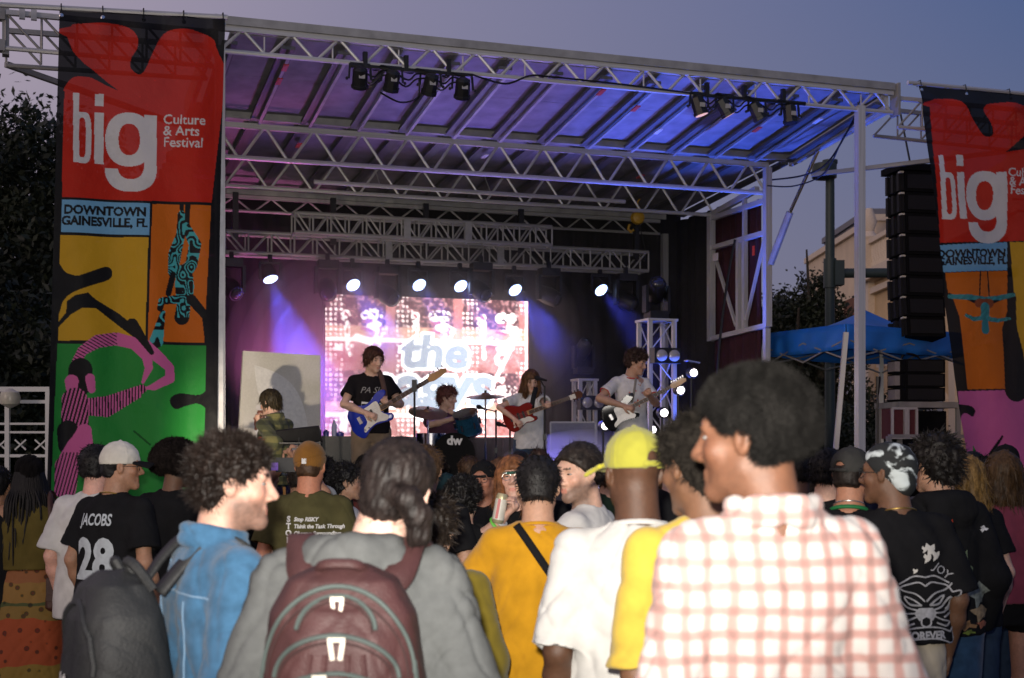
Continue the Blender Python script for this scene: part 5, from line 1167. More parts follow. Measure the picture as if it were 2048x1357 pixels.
        if ty_ == 'cap':
            Bf = Field((-.22, -.24, -.05), (.22, .24, .09), .005)
            for q in range(9): a = (q - 4) / 4; Bf.cone(bp(.071 * a, rad - .028 - .0 * a, .034 - .010 * a * a), bp(.064 * a, rad + .052 + .02 * (1 - a * a), .022 - .02 * a * a), .0078, .007, .012)
            field_mesh(Bf, 'brim', cap.get('brim') or cm, co, None, None, hx)
    if glasses:
        for s_ in (-1, 1):
            ring = [tuple(hx((s_ * .033 + .024 * math.cos(a), .098 - .004 * abs(math.cos(a)), .004 + .02 * math.sin(a)))) for a in np.linspace(0, 2 * math.pi, 15)]; gm = MB().tube(ring, .0018, 5, False)
            gm.tube([tuple(hx((s_ * .057, .09, .008))), tuple(hx((s_ * .08, .0, .006)))], .0018, 5); gm.build('glasses_rim', glasses, root, True)
    return dict(root=root, J=J, k=k, hx=hx, shirt=(TV, TF), sobj=to, X=X, Y=Y, z0=z0, LG=LG, Rh=Rh)
# ================================================================== performers and their things
def basis(px, py, Y, ht=.02, z0=0., yaw=0, sit=False):
    """returns f(px, py, Y) -> garment-scale local point for a person() with these settings"""
    tz = CAMZ + (HY - py) / FPX * Y; zz = z0; k = (tz - z0 - ht) / 1.75
    if sit: zz = tz - ht - 1.75; k = 1.
    Mi = (Matrix.Translation(((px - CX) / FPX * Y, Y, zz)) @ Matrix.Rotation(R(yaw), 4, 'Z')).inverted()
    return lambda a, b, c: np.array(Mi @ at(a, b, c)) / k
M_MAPLE = mat('maple', (.42, .22, .075), .35, 0, .25, 12); M_ROSE = mat('rosewood', (.06, .028, .016), .5, 0, .3, 30); M_PG = mat('white pickguard', (.66, .64, .58), .3)
def guitar(label, kind, colr, P, xdir, nrm, total):
    x = Vector(xdir).normalized(); z = Vector(nrm); z = (z - x * z.dot(x)).normalized(); y = z.cross(x); M = Matrix.Translation(P) @ Matrix((x, y, z)).transposed().to_4x4()
    r = empty('electric_guitar' if kind != 'bass' else 'bass_guitar', M, label, 'guitar'); k = total / 1.16
    if kind == 'single': ol = [(-.24, .0), (-.225, .10), (-.16, .165), (-.07, .155), (.02, .115), (.10, .125), (.165, .115), (.19, .07), (.17, .03), (.165, -.02), (.15, -.05), (.19, -.08), (.185, -.115), (.12, -.125), (.03, -.115), (-.07, -.16), (-.16, -.17), (-.225, -.1)]
    else: ol = [(-.23, .02), (-.22, .10), (-.16, .155), (-.08, .15), (0, .115), (.08, .125), (.17, .165), (.25, .15), (.235, .10), (.14, .06), (.13, .03), (.13, -.03), (.14, -.06), (.19, -.085), (.21, -.12), (.17, -.155), (.09, -.14), (0, -.12), (-.08, -.14), (-.16, -.18), (-.21, -.14), (-.24, -.06)]
    pl = [(v.x * k, v.y * k) for v in catmull(ol, 4)]; mm = mat('guitar ' + kind, colr, .22, 0, .04, coat=.6)
    inn = [(a * .965, b * .965) for a, b in pl]
    mb = MB(); n = len(pl); b0 = 0
    for zz, q in ((-.02, inn), (-.014, pl), (.014, pl), (.02, inn)): mb.v += [(a, b, zz) for a, b in q]
    for j in range(3):
        for i in range(n): i2 = (i + 1) % n; mb.f.append((j * n + i, j * n + i2, (j + 1) * n + i2, (j + 1) * n + i))
    mb.f.append(tuple(reversed(range(n)))); mb.f.append(tuple(3 * n + i for i in range(n))); mb.build('guitar_body', mm, r, True)
    if kind == 'single': pg = [(-.05, -.05), (-.02, -.125), (.05, -.10), (.11, -.11), (.16, -.10), (.12, -.05), (.05, -.04)]
    else: pg = [(-.05, .07), (.03, .085), (.12, .09), (.13, .03), (.12, -.035), (.165, -.1), (.13, -.135), (.03, -.105), (-.07, -.12), (-.13, -.135), (-.12, -.09), (-.06, -.05)]
    MB().prism([(v.x * k, v.y * k) for v in catmull(pg, 3)], .0205, .0235).build('pickguard', M_PG, r)
    for xp in ((-.02, .05) if kind != 'bass' else (.0, .03)): MB().box((xp * k, .0, .028), (.022 * k, .085 * k, .012)).build('pickup', M_BLK if kind != 'strat' else M_PG, r)
    MB().box((-.12 * k, 0, .027), (.035 * k, .075 * k, .012)).build('bridge', M_CHROME, r)
    for i in range(2): MB().lathe([(.011, 0), (.009, .014)], 10, Matrix.Translation((-.12 * k + .05 * i * k, -.11 * k, .022))).build('knob', M_CHROME if kind == 'bass' else M_PG, r)
    nut = .70 * k
    MB().add([(.1 * k, -.028 * k, .0), (nut, -.021 * k, .0), (nut, .021 * k, .0), (.1 * k, .028 * k, .0), (.1 * k, -.028 * k, .022), (nut, -.021 * k, .022), (nut, .021 * k, .022), (.1 * k, .028 * k, .022)], [(0, 3, 2, 1), (4, 5, 6, 7), (0, 1, 5, 4), (1, 2, 6, 5), (2, 3, 7, 6), (3, 0, 4, 7)]).build('neck', M_MAPLE, r)
    fb = MB().box(((.13 * k + nut) / 2, 0, .025), (nut - .13 * k, .042 * k, .006)).build('fingerboard', M_ROSE, r)
    for i in range(12): xf = .14 * k + (nut - .14 * k) * (1 - 2 ** (-(12 - i) / 9.0)) * 1.6; MB().box((min(xf, nut - .005), 0, .029), (.003, .042 * k, .002)).build('fret', M_ALUD, fb)
    hd = [(0, -.022), (.05, -.035), (.14, -.03), (.205, -.02), (.215, .012), (.17, .04), (.10, .035), (.04, .045), (0, .022)] if kind != 'single' else [(0, -.022), (.05, -.045), (.15, -.042), (.17, 0), (.15, .042), (.05, .045), (0, .022)]
    MB().prism([(nut + a * k, b * k) for a, b in hd], .002, .018).build('headstock', M_MAPLE if kind != 'single' else mat('dark headstock', (.09, .03, .015), .35), r)
    if kind == 'single': MB().box((nut + .03, 0, .021), (.07, .05, .004)).build('nut_plate', M_PG, r)
    nt_ = 4 if kind == 'bass' else 6
    for i in range(nt_):
        xx = nut + (.04 + .15 * i / max(1, nt_ - 1)) * k if kind != 'single' else nut + (.04 + .045 * (i % 3)) * k; yy = .052 * k if kind != 'single' or i < 3 else -.052 * k
        MB().box((xx, yy, .008), (.014, .022, .014)).build('tuner', M_CHROME, r); MB().lathe([(.005, 0), (.004, .012)], 8, Matrix.Translation((xx, yy * .45, .018))).build('tuning_post', M_CHROME, r)
    for i in range(4 if kind == 'bass' else 6): u = (i / (3 if kind == 'bass' else 5) - .5); piece('string', (-.12 * k, u * .055 * k, .036), (nut, u * .034 * k, .031), .0012, M_ALUD, r, True)
    return r, M
def strap(pts, m, label, wd=.05):
    P = catmull([Vector(p) for p in pts], 6, False); V = []; F = []
    for i, p in enumerate(P):
        d = (P[min(i + 1, len(P) - 1)] - P[max(i - 1, 0)]).normalized(); s_ = d.cross(Vector((0, -1, .1))).normalized() * wd / 2; V += [p - s_, p + s_]
    for i in range(len(P) - 1): F.append((2 * i, 2 * i + 1, 2 * i + 3, 2 * i + 2))
    o = mobj('guitar_strap', mesh_np('guitar_strap', [tuple(v) for v in V], F), m); md = o.modifiers.new('s', 'SOLIDIFY'); md.thickness = .004; return tag(o, label, 'strap')
M_PRW = mat('white print', (.62, .62, .60), .7, 0, .15, 40)
GB = 'band on stage'
# --- bassist
c = dict(px=742, py=690, Y=14.6, yaw=192, z0=ZD); b = basis(742, 690, 14.6, .025, ZD, 192)
T_BLACK = cloth('black tee', (.014, .012, .013))
P1 = person('bassist in a black printed shirt looking down at a blue bass', c['px'], c['py'], c['Y'], c['yaw'], z0=ZD, skin=LGT, hair=('mop', (.05, .02, .012)), ht=.025, head=(28, -14, 4), face=True, beard=.25, top=dict(m=T_BLACK, bag=.02, hem=.88), legs=dict(m=cloth('tan trousers', (.22, .16, .105)), loose=.03),
            armR=(b(731, 826, 14.33), (1, -.35, 0), 'press', (.15, -1, -.1)), armL=(b(779, 806, 14.28), (-.8, -.5, -.6), 'grip', (.2, -.25, 1)), seed=11, group=GB, res=.0075)
guitar('blue electric bass with a white pickguard held by the bassist', 'bass', (.012, .03, .34), at(741, 830, 14.36), (math.cos(R(30)), -.16, math.sin(R(30))), (.05, -1, .1), 1.17)
strap([at(768, 812, 14.42), at(770, 790, 14.36), at(763, 755, 14.42), at(757, 742, 14.52)], cloth('strap', (.10, .06, .05)), 'brown strap crossing the bassist black shirt')
V2, T2 = poly_tris([(-.10, -.06), (.10, -.06), (.11, .0), (.06, .05), (.03, .02), (.0, .085), (-.03, .03), (-.11, .04), (-.115, .0)]); decal(P1['root'], P1['shirt'], V2, T2, 0, 1.16 * P1['k'], M_PRW, 'shirt_print', False)
V2, T2 = text_tris('PA Sky', .09, .0, .4); decal(P1['root'], P1['shirt'], V2, T2, 0, 1.285 * P1['k'], mat('grey print', (.25, .24, .23), .7), 'shirt_print', False)
V2, T2 = poly_tris([(-.008, -.05), (.008, -.05), (.008, .06), (-.008, .06)]); decal(P1['root'], P1['shirt'], V2, T2, .01, 1.15 * P1['k'], T_BLACK, 'shirt_print', False, .006)
V2, T2 = poly_tris([(-.1, -.012), (.1, -.012), (.1, .0), (-.1, .006)]); decal(P1['root'], P1['shirt'], V2, T2, .01, 1.17 * P1['k'], T_BLACK, 'shirt_print', False, .006)
# --- singer
b = basis(1060, 733, 14.9, .03, ZD, 196)
P2 = person('singer with long brown hair and white shirt playing a red guitar', 1060, 733, 14.9, 196, z0=ZD, sex='f', skin=LGT, hair=('mane', (.09, .042, .018)), ht=.03, head=(-4, -22, 0), face=True, top=dict(m=cloth('white shirt', (.58, .57, .56)), bag=.022, hem=.82, amp=.009), legs=dict(m=cloth('blue jeans', (.035, .06, .105)), loose=.02),
            armR=(b(1028, 838, 14.6), (1, -.2, .1), 'press', (.1, -1, 0)), armL=(b(1098, 815, 14.35), (-.7, -.4, -.8), 'grip', (.2, -.3, 1)), seed=12, group=GB, res=.0075)
guitar('dark red single cutaway guitar held by the singer', 'single', (.20, .014, .010), at(1042, 831, 14.62), (.86, -.42, .30), (.30, -1, .05), .98)
strap([at(1063, 826, 14.58), at(1066, 800, 14.6), at(1072, 775, 14.72)], cloth('black strap', (.02, .02, .02)), 'black strap on the singer white shirt')
# --- right guitarist
b = basis(1262, 693, 15.2, .04, ZD, 200)
T_WHT = cloth('white tee', (.60, .58, .56))
P3 = person('guitarist in a white shirt with red trim and star print', 1262, 693, 15.2, 200, z0=ZD, skin=MID, hair=('curly', (.035, .018, .014)), ht=.04, head=(42, -16, 0), face=True, top=dict(m=T_WHT, bag=.006, hem=.9), legs=dict(m=cloth('light jeans', (.22, .26, .30)), loose=.012),
            armR=(b(1246, 812, 14.93), (1, -.3, 0), 'press', (.15, -1, -.1)), armL=(b(1301, 793, 14.85), (-.7, -.5, -.6), 'grip', (.2, -.25, 1)), seed=13, group=GB, res=.0075)
guitar('black electric guitar with a white pickguard held by the right guitarist', 'strat', (.010, .010, .011), at(1240, 826, 14.97), (math.cos(R(27)), -.1, math.sin(R(27))), (.1, -1, .05), 1.0)
strap([at(1263, 806, 15.0), at(1268, 785, 14.98), at(1272, 757, 15.05)], cloth('pale strap', (.22, .2, .17)), 'narrow pale strap on the white star shirt', .026)
M_RPR = mat('red print', (.45, .03, .025), .7)
star = [(.055 * (1 if i % 2 == 0 else .42) * math.sin(i * math.pi / 5), .055 * (1 if i % 2 == 0 else .42) * math.cos(i * math.pi / 5)) for i in range(10)]
V2, T2 = poly_tris(star); decal(P3['root'], P3['shirt'], V2, T2, -.02, 1.19 * P3['k'], M_RPR, 'star_print', False)
for q, (x, z, s_) in enumerate(((-.08, 1.30, .3), (0, 1.32, .3), (.07, 1.30, .3), (.09, 1.24, .25), (-.1, 1.22, .25), (.06, 1.17, .22))): V2, T2 = poly_tris([(a * s_, b_ * s_) for a, b_ in star]); decal(P3['root'], P3['shirt'], V2, T2, x, z * P3['k'], mat('pale red print', (.5, .16, .14), .7), 'star_print', False)
def ring_at(Pn, c, d, r, tr, m, name):
    c = np.array(c, float); d = unit(np.array(d, float)); u = unit(np.cross(d, V3(.3, .9, .2))); v = np.cross(d, u)
    return MB().tube([tuple(c + (u * math.cos(a) + v * math.sin(a)) * r) for a in np.linspace(0, 2 * math.pi, 21)], tr, 6, False).build(name, m, Pn['root'], True)
for nm in 'LR': S, E, W_, _, _ = P3['J'][nm]; ring_at(P3, S + (E - S) * .645, E - S, .063, .008, M_RPR, 'sleeve_trim')
ring_at(P3, V3(0, .0, 1.468) * P3['k'], (0, .25, 1), .077, .007, M_RPR, 'collar_trim')
# --- drummer
b = basis(888, 769, 15.7, .03, 0, 195, True)
person('drummer in a dark shirt seated behind the cymbals', 888, 769, 15.7, 195, sit=True, skin=LGT, hair=('wavy', (.12, .045, .035)), ht=.03, head=(50, -8, 0), face=True, top=dict(m=cloth('plum tee lit pink', (.09, .04, .06)), bag=.02, hem=.86), armR=(b(905, 838, 15.35), (1, -.3, -.3), 'grip'), armL=(b(912, 830, 15.3), (-1, -.3, -.3), 'grip'), seed=14, group=GB, res=.0085)  # plum shirt and brown hair tinted: pink light put into their colours
# --- painter
b = basis(548, 776, 13.75, .02, 0, 58, True)
def plaid_mat(name, base, lines, per, wd, axis='XZ', soft=.25, mixdark=.5, distort=.01):
    m = bpy.data.materials.new(name); m.use_nodes = True; t = m.node_tree; bs = t.nodes['Principled BSDF']; bs.inputs['Roughness'].default_value = .85; bs.inputs['Sheen Weight'].default_value = .1
    tcn = N(t, 'ShaderNodeTexCoord'); nz = N(t, 'ShaderNodeTexNoise'); nz.inputs['Scale'].default_value = 6; t.links.new(tcn.outputs['Object'], nz.inputs['Vector'])
    sc_ = N(t, 'ShaderNodeVectorMath', operation='SCALE'); sc_.inputs['Scale'].default_value = distort; t.links.new(nz.outputs['Color'], sc_.inputs[0])
    ad = N(t, 'ShaderNodeVectorMath', operation='ADD'); t.links.new(tcn.outputs['Object'], ad.inputs[0]); t.links.new(sc_.outputs[0], ad.inputs[1]); sp_ = N(t, 'ShaderNodeSeparateXYZ'); t.links.new(ad.outputs[0], sp_.inputs[0])
    fac = []
    for ax in ('X', 'Z'):
        d = N(t, 'ShaderNodeMath', operation='DIVIDE'); d.inputs[1].default_value = per; t.links.new(sp_.outputs[ax], d.inputs[0]); f = N(t, 'ShaderNodeMath', operation='PINGPONG'); f.inputs[1].default_value = .5; t.links.new(d.outputs[0], f.inputs[0])
        r_ = N(t, 'ShaderNodeMapRange', interpolation_type='SMOOTHSTEP'); r_.inputs[1].default_value = .5 * wd; r_.inputs[2].default_value = .5 * wd + soft * .5; r_.inputs[3].default_value = 1; r_.inputs[4].default_value = 0; t.links.new(f.outputs[0], r_.inputs[0]); fac.append(r_.outputs[0])
    s_ = N(t, 'ShaderNodeMath', operation='ADD'); t.links.new(fac[0], s_.inputs[0]); t.links.new(fac[1], s_.inputs[1]); h_ = N(t, 'ShaderNodeMath', operation='MULTIPLY'); h_.inputs[1].default_value = .5; t.links.new(s_.outputs[0], h_.inputs[0])
    rp = N(t, 'ShaderNodeValToRGB'); rp.color_ramp.elements[0].color = (*base, 1); rp.color_ramp.elements[1].color = (*[q * mixdark for q in lines], 1); e_ = rp.color_ramp.elements.new(.5); e_.color = (*lines, 1); t.links.new(h_.outputs[0], rp.inputs[0]); t.links.new(rp.outputs[0], bs.inputs['Base Color'])
    n2_ = N(t, 'ShaderNodeTexNoise'); n2_.inputs['Scale'].default_value = 300; t.links.new(tcn.outputs['Object'], n2_.inputs['Vector']); bu = N(t, 'ShaderNodeBump'); bu.inputs['Strength'].default_value = .3; bu.inputs['Distance'].default_value = .003; t.links.new(n2_.outputs[0], bu.inputs['Height']); t.links.new(bu.outputs[0], bs.inputs['Normal']); return m
person('painter with a dark bob in an olive checked shirt at the canvas', 548, 776, 13.75, 55, sit=True, skin=LGT, hair=('mop', (.030, .022, .010)), ht=.02, head=(8, -12, 0), face=True, top=dict(type='long', sleeve=1.45, m=plaid_mat('olive check', (.15, .14, .045), (.06, .065, .025), .11, .3), bag=.025, hem=.84, collar=True), legs=dict(m=cloth('dark trousers', (.02, .03, .03))), armL=(b(505, 884, 13.5), (-.6, -.4, -1), 'open', (0, 0, 1)), armR=(b(520, 850, 13.8), (.4, -.5, -1), 'grip'), seed=15, group=GB, res=.0085)
# palette
r = empty('paint_palette', Matrix.Translation(at(510, 880, 13.5)), 'orange paint palette with blobs of colour held by the painter', 'palette')
MB().prism([(v.x, v.y) for v in catmull([(-.16, -.05), (-.1, .08), (.08, .1), (.17, .02), (.1, -.09), (-.06, -.1)], 5)], -.006, .006).build('board', mat('palette wood', (.38, .13, .03), .6), r)
for i, cc in enumerate(((.6, .5, .03), (.05, .2, .1), (.6, .58, .5), (.4, .05, .02), (.3, .25, .02))): MB().lathe([(.03, .006), (.025, .022), (.008, .03)], 8, Matrix.Translation((-.1 + .05 * i, .03 * math.sin(i * 2), 0))).build('paint_blob', mat('paint%d' % i, cc, .4), r, True)
# canvas with the unfinished portrait
def canvas_col(U, V):
    X = U * 155 + 485; Y = V * 185 + 703; C = np.zeros(X.shape + (3,)); C[:] = (.56, .53, .46); C += (n2(X, Y, .03, 3) * .06)[..., None] * np.array((1, .9, 1.1)); C += (n2(X, Y, .5, 4) * .02)[..., None]
    C[seg(X, Y, [(522, 835), (530, 862), (538, 905)], [12, 11, 9])] = (.68, .66, .64); C[seg(X, Y, [(514, 826), (516, 845)], 3) | seg(X, Y, [(538, 822), (548, 830)], 3)] = (.25, .10, .06)
    C[seg(X, Y, [(525, 815), (526, 832)], [8, 6])] = (.20, .08, .05); C[seg(X, Y, [(519, 806), (532, 806)], 5)] = (.62, .58, .55); C[seg(X, Y, [(576, 792), (576, 800)], [9, 6])] = (.12, .06, .04); C[seg(X, Y, [(575, 795), (578, 796)], 3)] = (.4, .2, .14)
    return C
P = [at(487, 702, 14.35), at(641, 711, 14.75), at(476, 905, 14.25), at(641, 905, 14.65)]; r = empty('painting_canvas', None, 'tall pale canvas with a small unfinished portrait on an easel', 'canvas')
mobj('painted_face', grid_panel(*P, 130, 150, canvas_col), mat('canvas paint', (1, 1, 1), .8, 0, .05, 60, .2, 300, attr='Col'), r); n_ = (P[1] - P[0]).cross(P[2] - P[0]).normalized(); n_ = n_ if n_.y > 0 else -n_
q = [p + n_ * .003 for p in P] + [p + n_ * .04 for p in P]; MB().add(q, [(0, 2, 3, 1), (4, 5, 7, 6), (0, 1, 5, 4), (1, 3, 7, 5), (3, 2, 6, 7), (2, 0, 4, 6)]).build('stretcher', M_PG, r)
for a_, c_ in (((P[0] + P[1]) / 2, (P[2] + P[3]) / 2 + Vector((-.3, 0, 0))), ((P[0] + P[1]) / 2, (P[2] + P[3]) / 2 + Vector((.3, 0, 0))), ((P[0] + P[1]) / 2, (P[2] + P[3]) / 2 + Vector((0, .5, 0)))): c_ = c_.copy(); c_.z = ZD + .005; piece('easel_leg', a_ + n_ * .07, c_ + n_ * .07, .03, M_MAPLE, r)
# ------------------------------------------------------------------ drum kit
M_SPKL = mat('blue sparkle shell', (.02, .09, .16), .2, .5, .8, 160); M_CYM = mat('bronze cymbal', (.55, .32, .16), .3, .85, .15, 20); M_DHEAD = mat('black drum head', (.010, .010, .010), .85, spec=.05)
p = at(908, 908, 15.0); r = empty('bass_drum', Matrix.Translation(p) @ Matrix.Rotation(R(-90), 4, 'X') @ Matrix.Rotation(0, 4, 'Z'), 'bass drum with a black front head and white logo', 'drum')
MB().lathe([(.215, -.0), (.215, .36)], 32).build('shell', M_SPKL, r, True); MB().lathe([(.20, -.012), (.225, -.014), (.228, .02), (.2, .02)], 32).build('hoop', M_DHEAD, r, True); MB().lathe([(.001, -.008), (.205, -.008), (.205, .0)], 32).build('front_head', M_DHEAD, r)
V2, T2 = text_tris('dw', .13, .006); me = bpy.data.meshes.new('logo'); me.from_pydata([(x + .005, -y - .02, -.017) for x, y in V2], [], [tuple(t) for t in T2]); lg = mobj('logo', me, M_PRW, r); lg.location = (0, -.08, 0)
def cymbal(px, py, Y, rad, tilt, label, roll=0):
    p = at(px, py, Y); r = empty('cymbal', Matrix.Translation(p) , label, 'cymbal', 'cymbals on stands'); L = Matrix.Rotation(tilt, 4, 'X') @ Matrix.Rotation(roll, 4, 'Y')
    MB().lathe([(rad, -.012), (rad * .5, .004), (.05, .012), (.035, .03), (.008, .035), (.004, .02), (rad * .5, .0), (rad, -.013)], 36, L).build('plate', M_CYM, r, True)
    piece('stand_pole', (0, .0, ZD - p.z), (0, 0, .06), .02, M_CHROME, r, True); MB().lathe([(.014, .03), (.014, .055), (.006, .06)], 8).build('wing_nut', M_BLK, r)
    for k in range(3): piece('stand_leg', (0, 0, ZD - p.z + .35), (.28 * math.cos(k * 2.1), .28 * math.sin(k * 2.1), ZD - p.z + .01), .016, M_CHROME, r, True)
cymbal(856, 824, 14.95, .21, .35, 'large tilted cymbal in front of the drummer', .12); cymbal(971, 792, 15.2, .215, .16, 'flat raised cymbal right of the drummer', -.02)
p = at(935, 847, 15.1); r = empty('rack_tom', Matrix.Translation(p) @ Matrix.Rotation(R(-14), 4, 'Y') @ Matrix.Rotation(R(22), 4, 'X'), 'blue sparkle tom above the bass drum', 'drum')
MB().lathe([(.13, -.115), (.13, .115)], 28).build('shell', M_SPKL, r, True); MB().lathe([(.128, .10), (.14, .10), (.14, .125), (.126, .126)], 28).build('hoop', M_CHROME, r, True); MB().lathe([(.128, -.125), (.14, -.125), (.14, -.1), (.126, -.1)], 28).build('hoop', M_CHROME, r, True); MB().lathe([(.001, -.118), (.127, -.118)], 28).build('drum_head', mat('pale head', (.4, .12, .08), .5), r)
for k in range(6): a_ = k * math.pi / 3; MB().box((.14 * math.cos(a_), .14 * math.sin(a_), 0), (.02, .02, .07)).build('lug', M_CHROME, r)
p = at(862, 880, 15.4); r = empty('snare_drum', Matrix.Translation(p), 'low chrome snare drum before the drummer', 'drum'); MB().lathe([(.17, -.07), (.17, .07)], 28).build('shell', M_CHROME, r, True); MB().lathe([(.001, .072), (.17, .072)], 28).build('drum_head', M_PG, r); piece('stand', (0, 0, ZD - p.z), (0, 0, -.07), .04, M_CHROME, r, True)
def stand(px, y0, y1, Y, label, mic=None, dx=0):
    p = at(px, y0, Y); r = empty('microphone_stand', Matrix.Translation((p.x, p.y, ZD)), label, 'microphone stand'); h_ = p.z - ZD
    piece('pole', (0, 0, .02), (0, 0, h_), .022, M_BLK, r, True); MB().box((0, 0, h_ * .62), (.035, .035, .06)).build('clutch', M_BLK, r)
    for k in range(3): piece('leg', (0, 0, .22), (.3 * math.cos(k * 2.1 + .5), .3 * math.sin(k * 2.1 + .5), .01), .016, M_BLK, r, True)
    if mic is not None:
        q = at(mic[0], mic[1], mic[2]) - Vector((p.x, p.y, ZD)); piece('boom', (0, 0, h_ - .02), q, .014, M_BLK, r, True); MB().lathe([(.012, -.1), (.017, .0), (.027, .03), (.024, .06), (.008, .07)], 12, look_M(q, (-.6, .7, .2))).build('microphone', M_BLK, r, True)
    else: MB().box((0, -.02, h_ + .03), (.05, .04, .12)).build('clip', M_BLK, r)
stand(1089, 772, 895, 14.55, 'black microphone stand before the singer', (1080, 758, 14.55)); stand(829, 778, 895, 14.2, 'black stand with a clip right of the bassist')
stand(1020, 830, 895, 15.3, 'low dark stand between drums and singer', (1002, 850, 15.2)); stand(992, 820, 895, 15.5, 'chrome coloured stand right of the tom', (962, 816, 15.4))
# table of bits, wedge, amp, pedal desk
r = empty('equipment_case', Matrix.Translation(at(690, 895, 15.0) * Vector((1, 1, 0)) + Vector((0, 0, ZD))), 'black flight case carrying cups and gear left of the bassist', 'flight case'); zz = at(0, 873, 15.0).z - ZD
MB().box((0, .1, zz / 2), (.62, .5, zz)).build('case_body', M_BLK, r); MB().box((0, -.152, zz * .5), (.5, .006, .02)).build('trim', M_ALUD, r)
tp = at(690, 895, 15.0)
for i, (dx, h_, rr_, cc) in enumerate(((-.2, .07, .03, (.05, .05, .25)), (-.12, .17, .028, (.35, .35, .5)), (-.05, .05, .04, (.06, .06, .3)), (.12, .06, .04, (.2, .2, .22)), (-.27, .09, .02, (.02, .02, .02)))):
    o = MB().lathe([(rr_, 0), (rr_ * 1.05, h_ * .7), (rr_ * .5, h_ * .85), (rr_ * .45, h_)], 12).build('drink_bottle', mat('bottle%d' % i, cc, .2), None, True); o.location = (tp.x + dx, tp.y - .02 + .05 * (i % 2), ZD + zz + .001); tag(o, ['small blue cup at the left of the black case', 'tall pale bottle on the black case', 'squat blue tin on the black case', 'grey tin at the right of the black case', 'slim black bottle at the edge of the black case'][i], 'bottle', 'bits on the case')
p = at(598, 893, 13.45); r = empty('music_stand', Matrix.Translation((p.x, p.y, ZD)), 'black music stand with a tilted desk behind the painter', 'music stand'); hz = at(0, 872, 13.45).z - ZD
MB().box((0, 0, hz), (.42, .03, .16), Matrix.Rotation(.5, 3, 'X') @ Matrix.Rotation(-.12, 3, 'Y')).build('desk', M_BLK, r); MB().box((.02, -.05, hz - .07), (.40, .06, .012)).build('lip', M_BLK, r); piece('pole', (0, 0, 0), (0, 0, hz), .022, M_BLK, r, True)
for k in range(3): piece('leg', (0, 0, .2), (.28 * math.cos(k * 2.1), .28 * math.sin(k * 2.1), .01), .016, M_BLK, r, True)
p = at(1146, 895, 18.1); r = empty('guitar_amplifier', Matrix.Translation((p.x, p.y, ZD)), 'pale edged amplifier cabinet in the fog behind the singer', 'amplifier'); hz = at(0, 845, 18.1).z - ZD
MB().box((0, .15, hz / 2), (.56, .3, hz)).build('cabinet', mat('amp cloth', (.18, .18, .2), .8), r)
for zz in (.02, hz): piece('edge_trim', (-.29, -.005, zz), (.29, -.005, zz), .02, M_ALUD, r)
for x in (-.29, .29): piece('edge_trim', (x, -.006, .0), (x, -.006, hz), .02, M_ALUD, r)
MB().lathe([(.2, 0), (.19, .02), (.06, .04)], 20, Matrix.Translation((0, 0, hz * .45)) @ Matrix.Rotation(R(90), 4, 'X')).build('speaker_cone', M_GRILL, r, True)
p = at(795, 893, 14.9); o = MB().add([(-.2, 0, 0), (.2, 0, 0), (.2, .35, 0), (-.2, .35, 0), (-.2, .1, .22), (.2, .1, .22), (.2, .35, .16), (-.2, .35, .16)], [(0, 3, 2, 1), (4, 5, 6, 7), (0, 1, 5, 4), (1, 2, 6, 5), (2, 3, 7, 6), (3, 0, 4, 7)]).build('monitor_wedge', M_SPK); o.location = (p.x, p.y, ZD + .001); tag(o, 'black wedge monitor on the deck right of the bassist', 'loudspeaker')
# ================================================================== the crowd
def noise_mat(name, c1, c2, scale, thr, soft=.05, detail=6, c3=None, rough=.8, stretch=(1, 1, 1)):
    m = bpy.data.materials.new(name); m.use_nodes = True; t = m.node_tree; b = t.nodes['Principled BSDF']; b.inputs['Roughness'].default_value = rough
    tcn = N(t, 'ShaderNodeTexCoord'); mp = N(t, 'ShaderNodeMapping'); mp.inputs['Scale'].default_value = stretch; t.links.new(tcn.outputs['Object'], mp.inputs[0]); nz = N(t, 'ShaderNodeTexNoise'); nz.inputs['Scale'].default_value = scale; nz.inputs['Detail'].default_value = detail; nz.inputs['Distortion'].default_value = .8; t.links.new(mp.outputs[0], nz.inputs['Vector'])
    r = N(t, 'ShaderNodeValToRGB'); r.color_ramp.elements[0].position = thr - soft; r.color_ramp.elements[0].color = (*c1, 1); r.color_ramp.elements[1].position = thr + soft; r.color_ramp.elements[1].color = (*c2, 1); t.links.new(nz.outputs[0], r.inputs[0])
    if c3: e = r.color_ramp.elements.new(min(.99, thr + soft + .12)); e.color = (*c3, 1)
    t.links.new(r.outputs[0], b.inputs['Base Color'])
    n2_ = N(t, 'ShaderNodeTexNoise'); n2_.inputs['Scale'].default_value = 400; t.links.new(tcn.outputs['Object'], n2_.inputs['Vector']); bu = N(t, 'ShaderNodeBump'); bu.inputs['Strength'].default_value = .3; bu.inputs['Distance'].default_value = .003; t.links.new(n2_.outputs[0], bu.inputs['Height']); t.links.new(bu.outputs[0], b.inputs['Normal'])
    return m
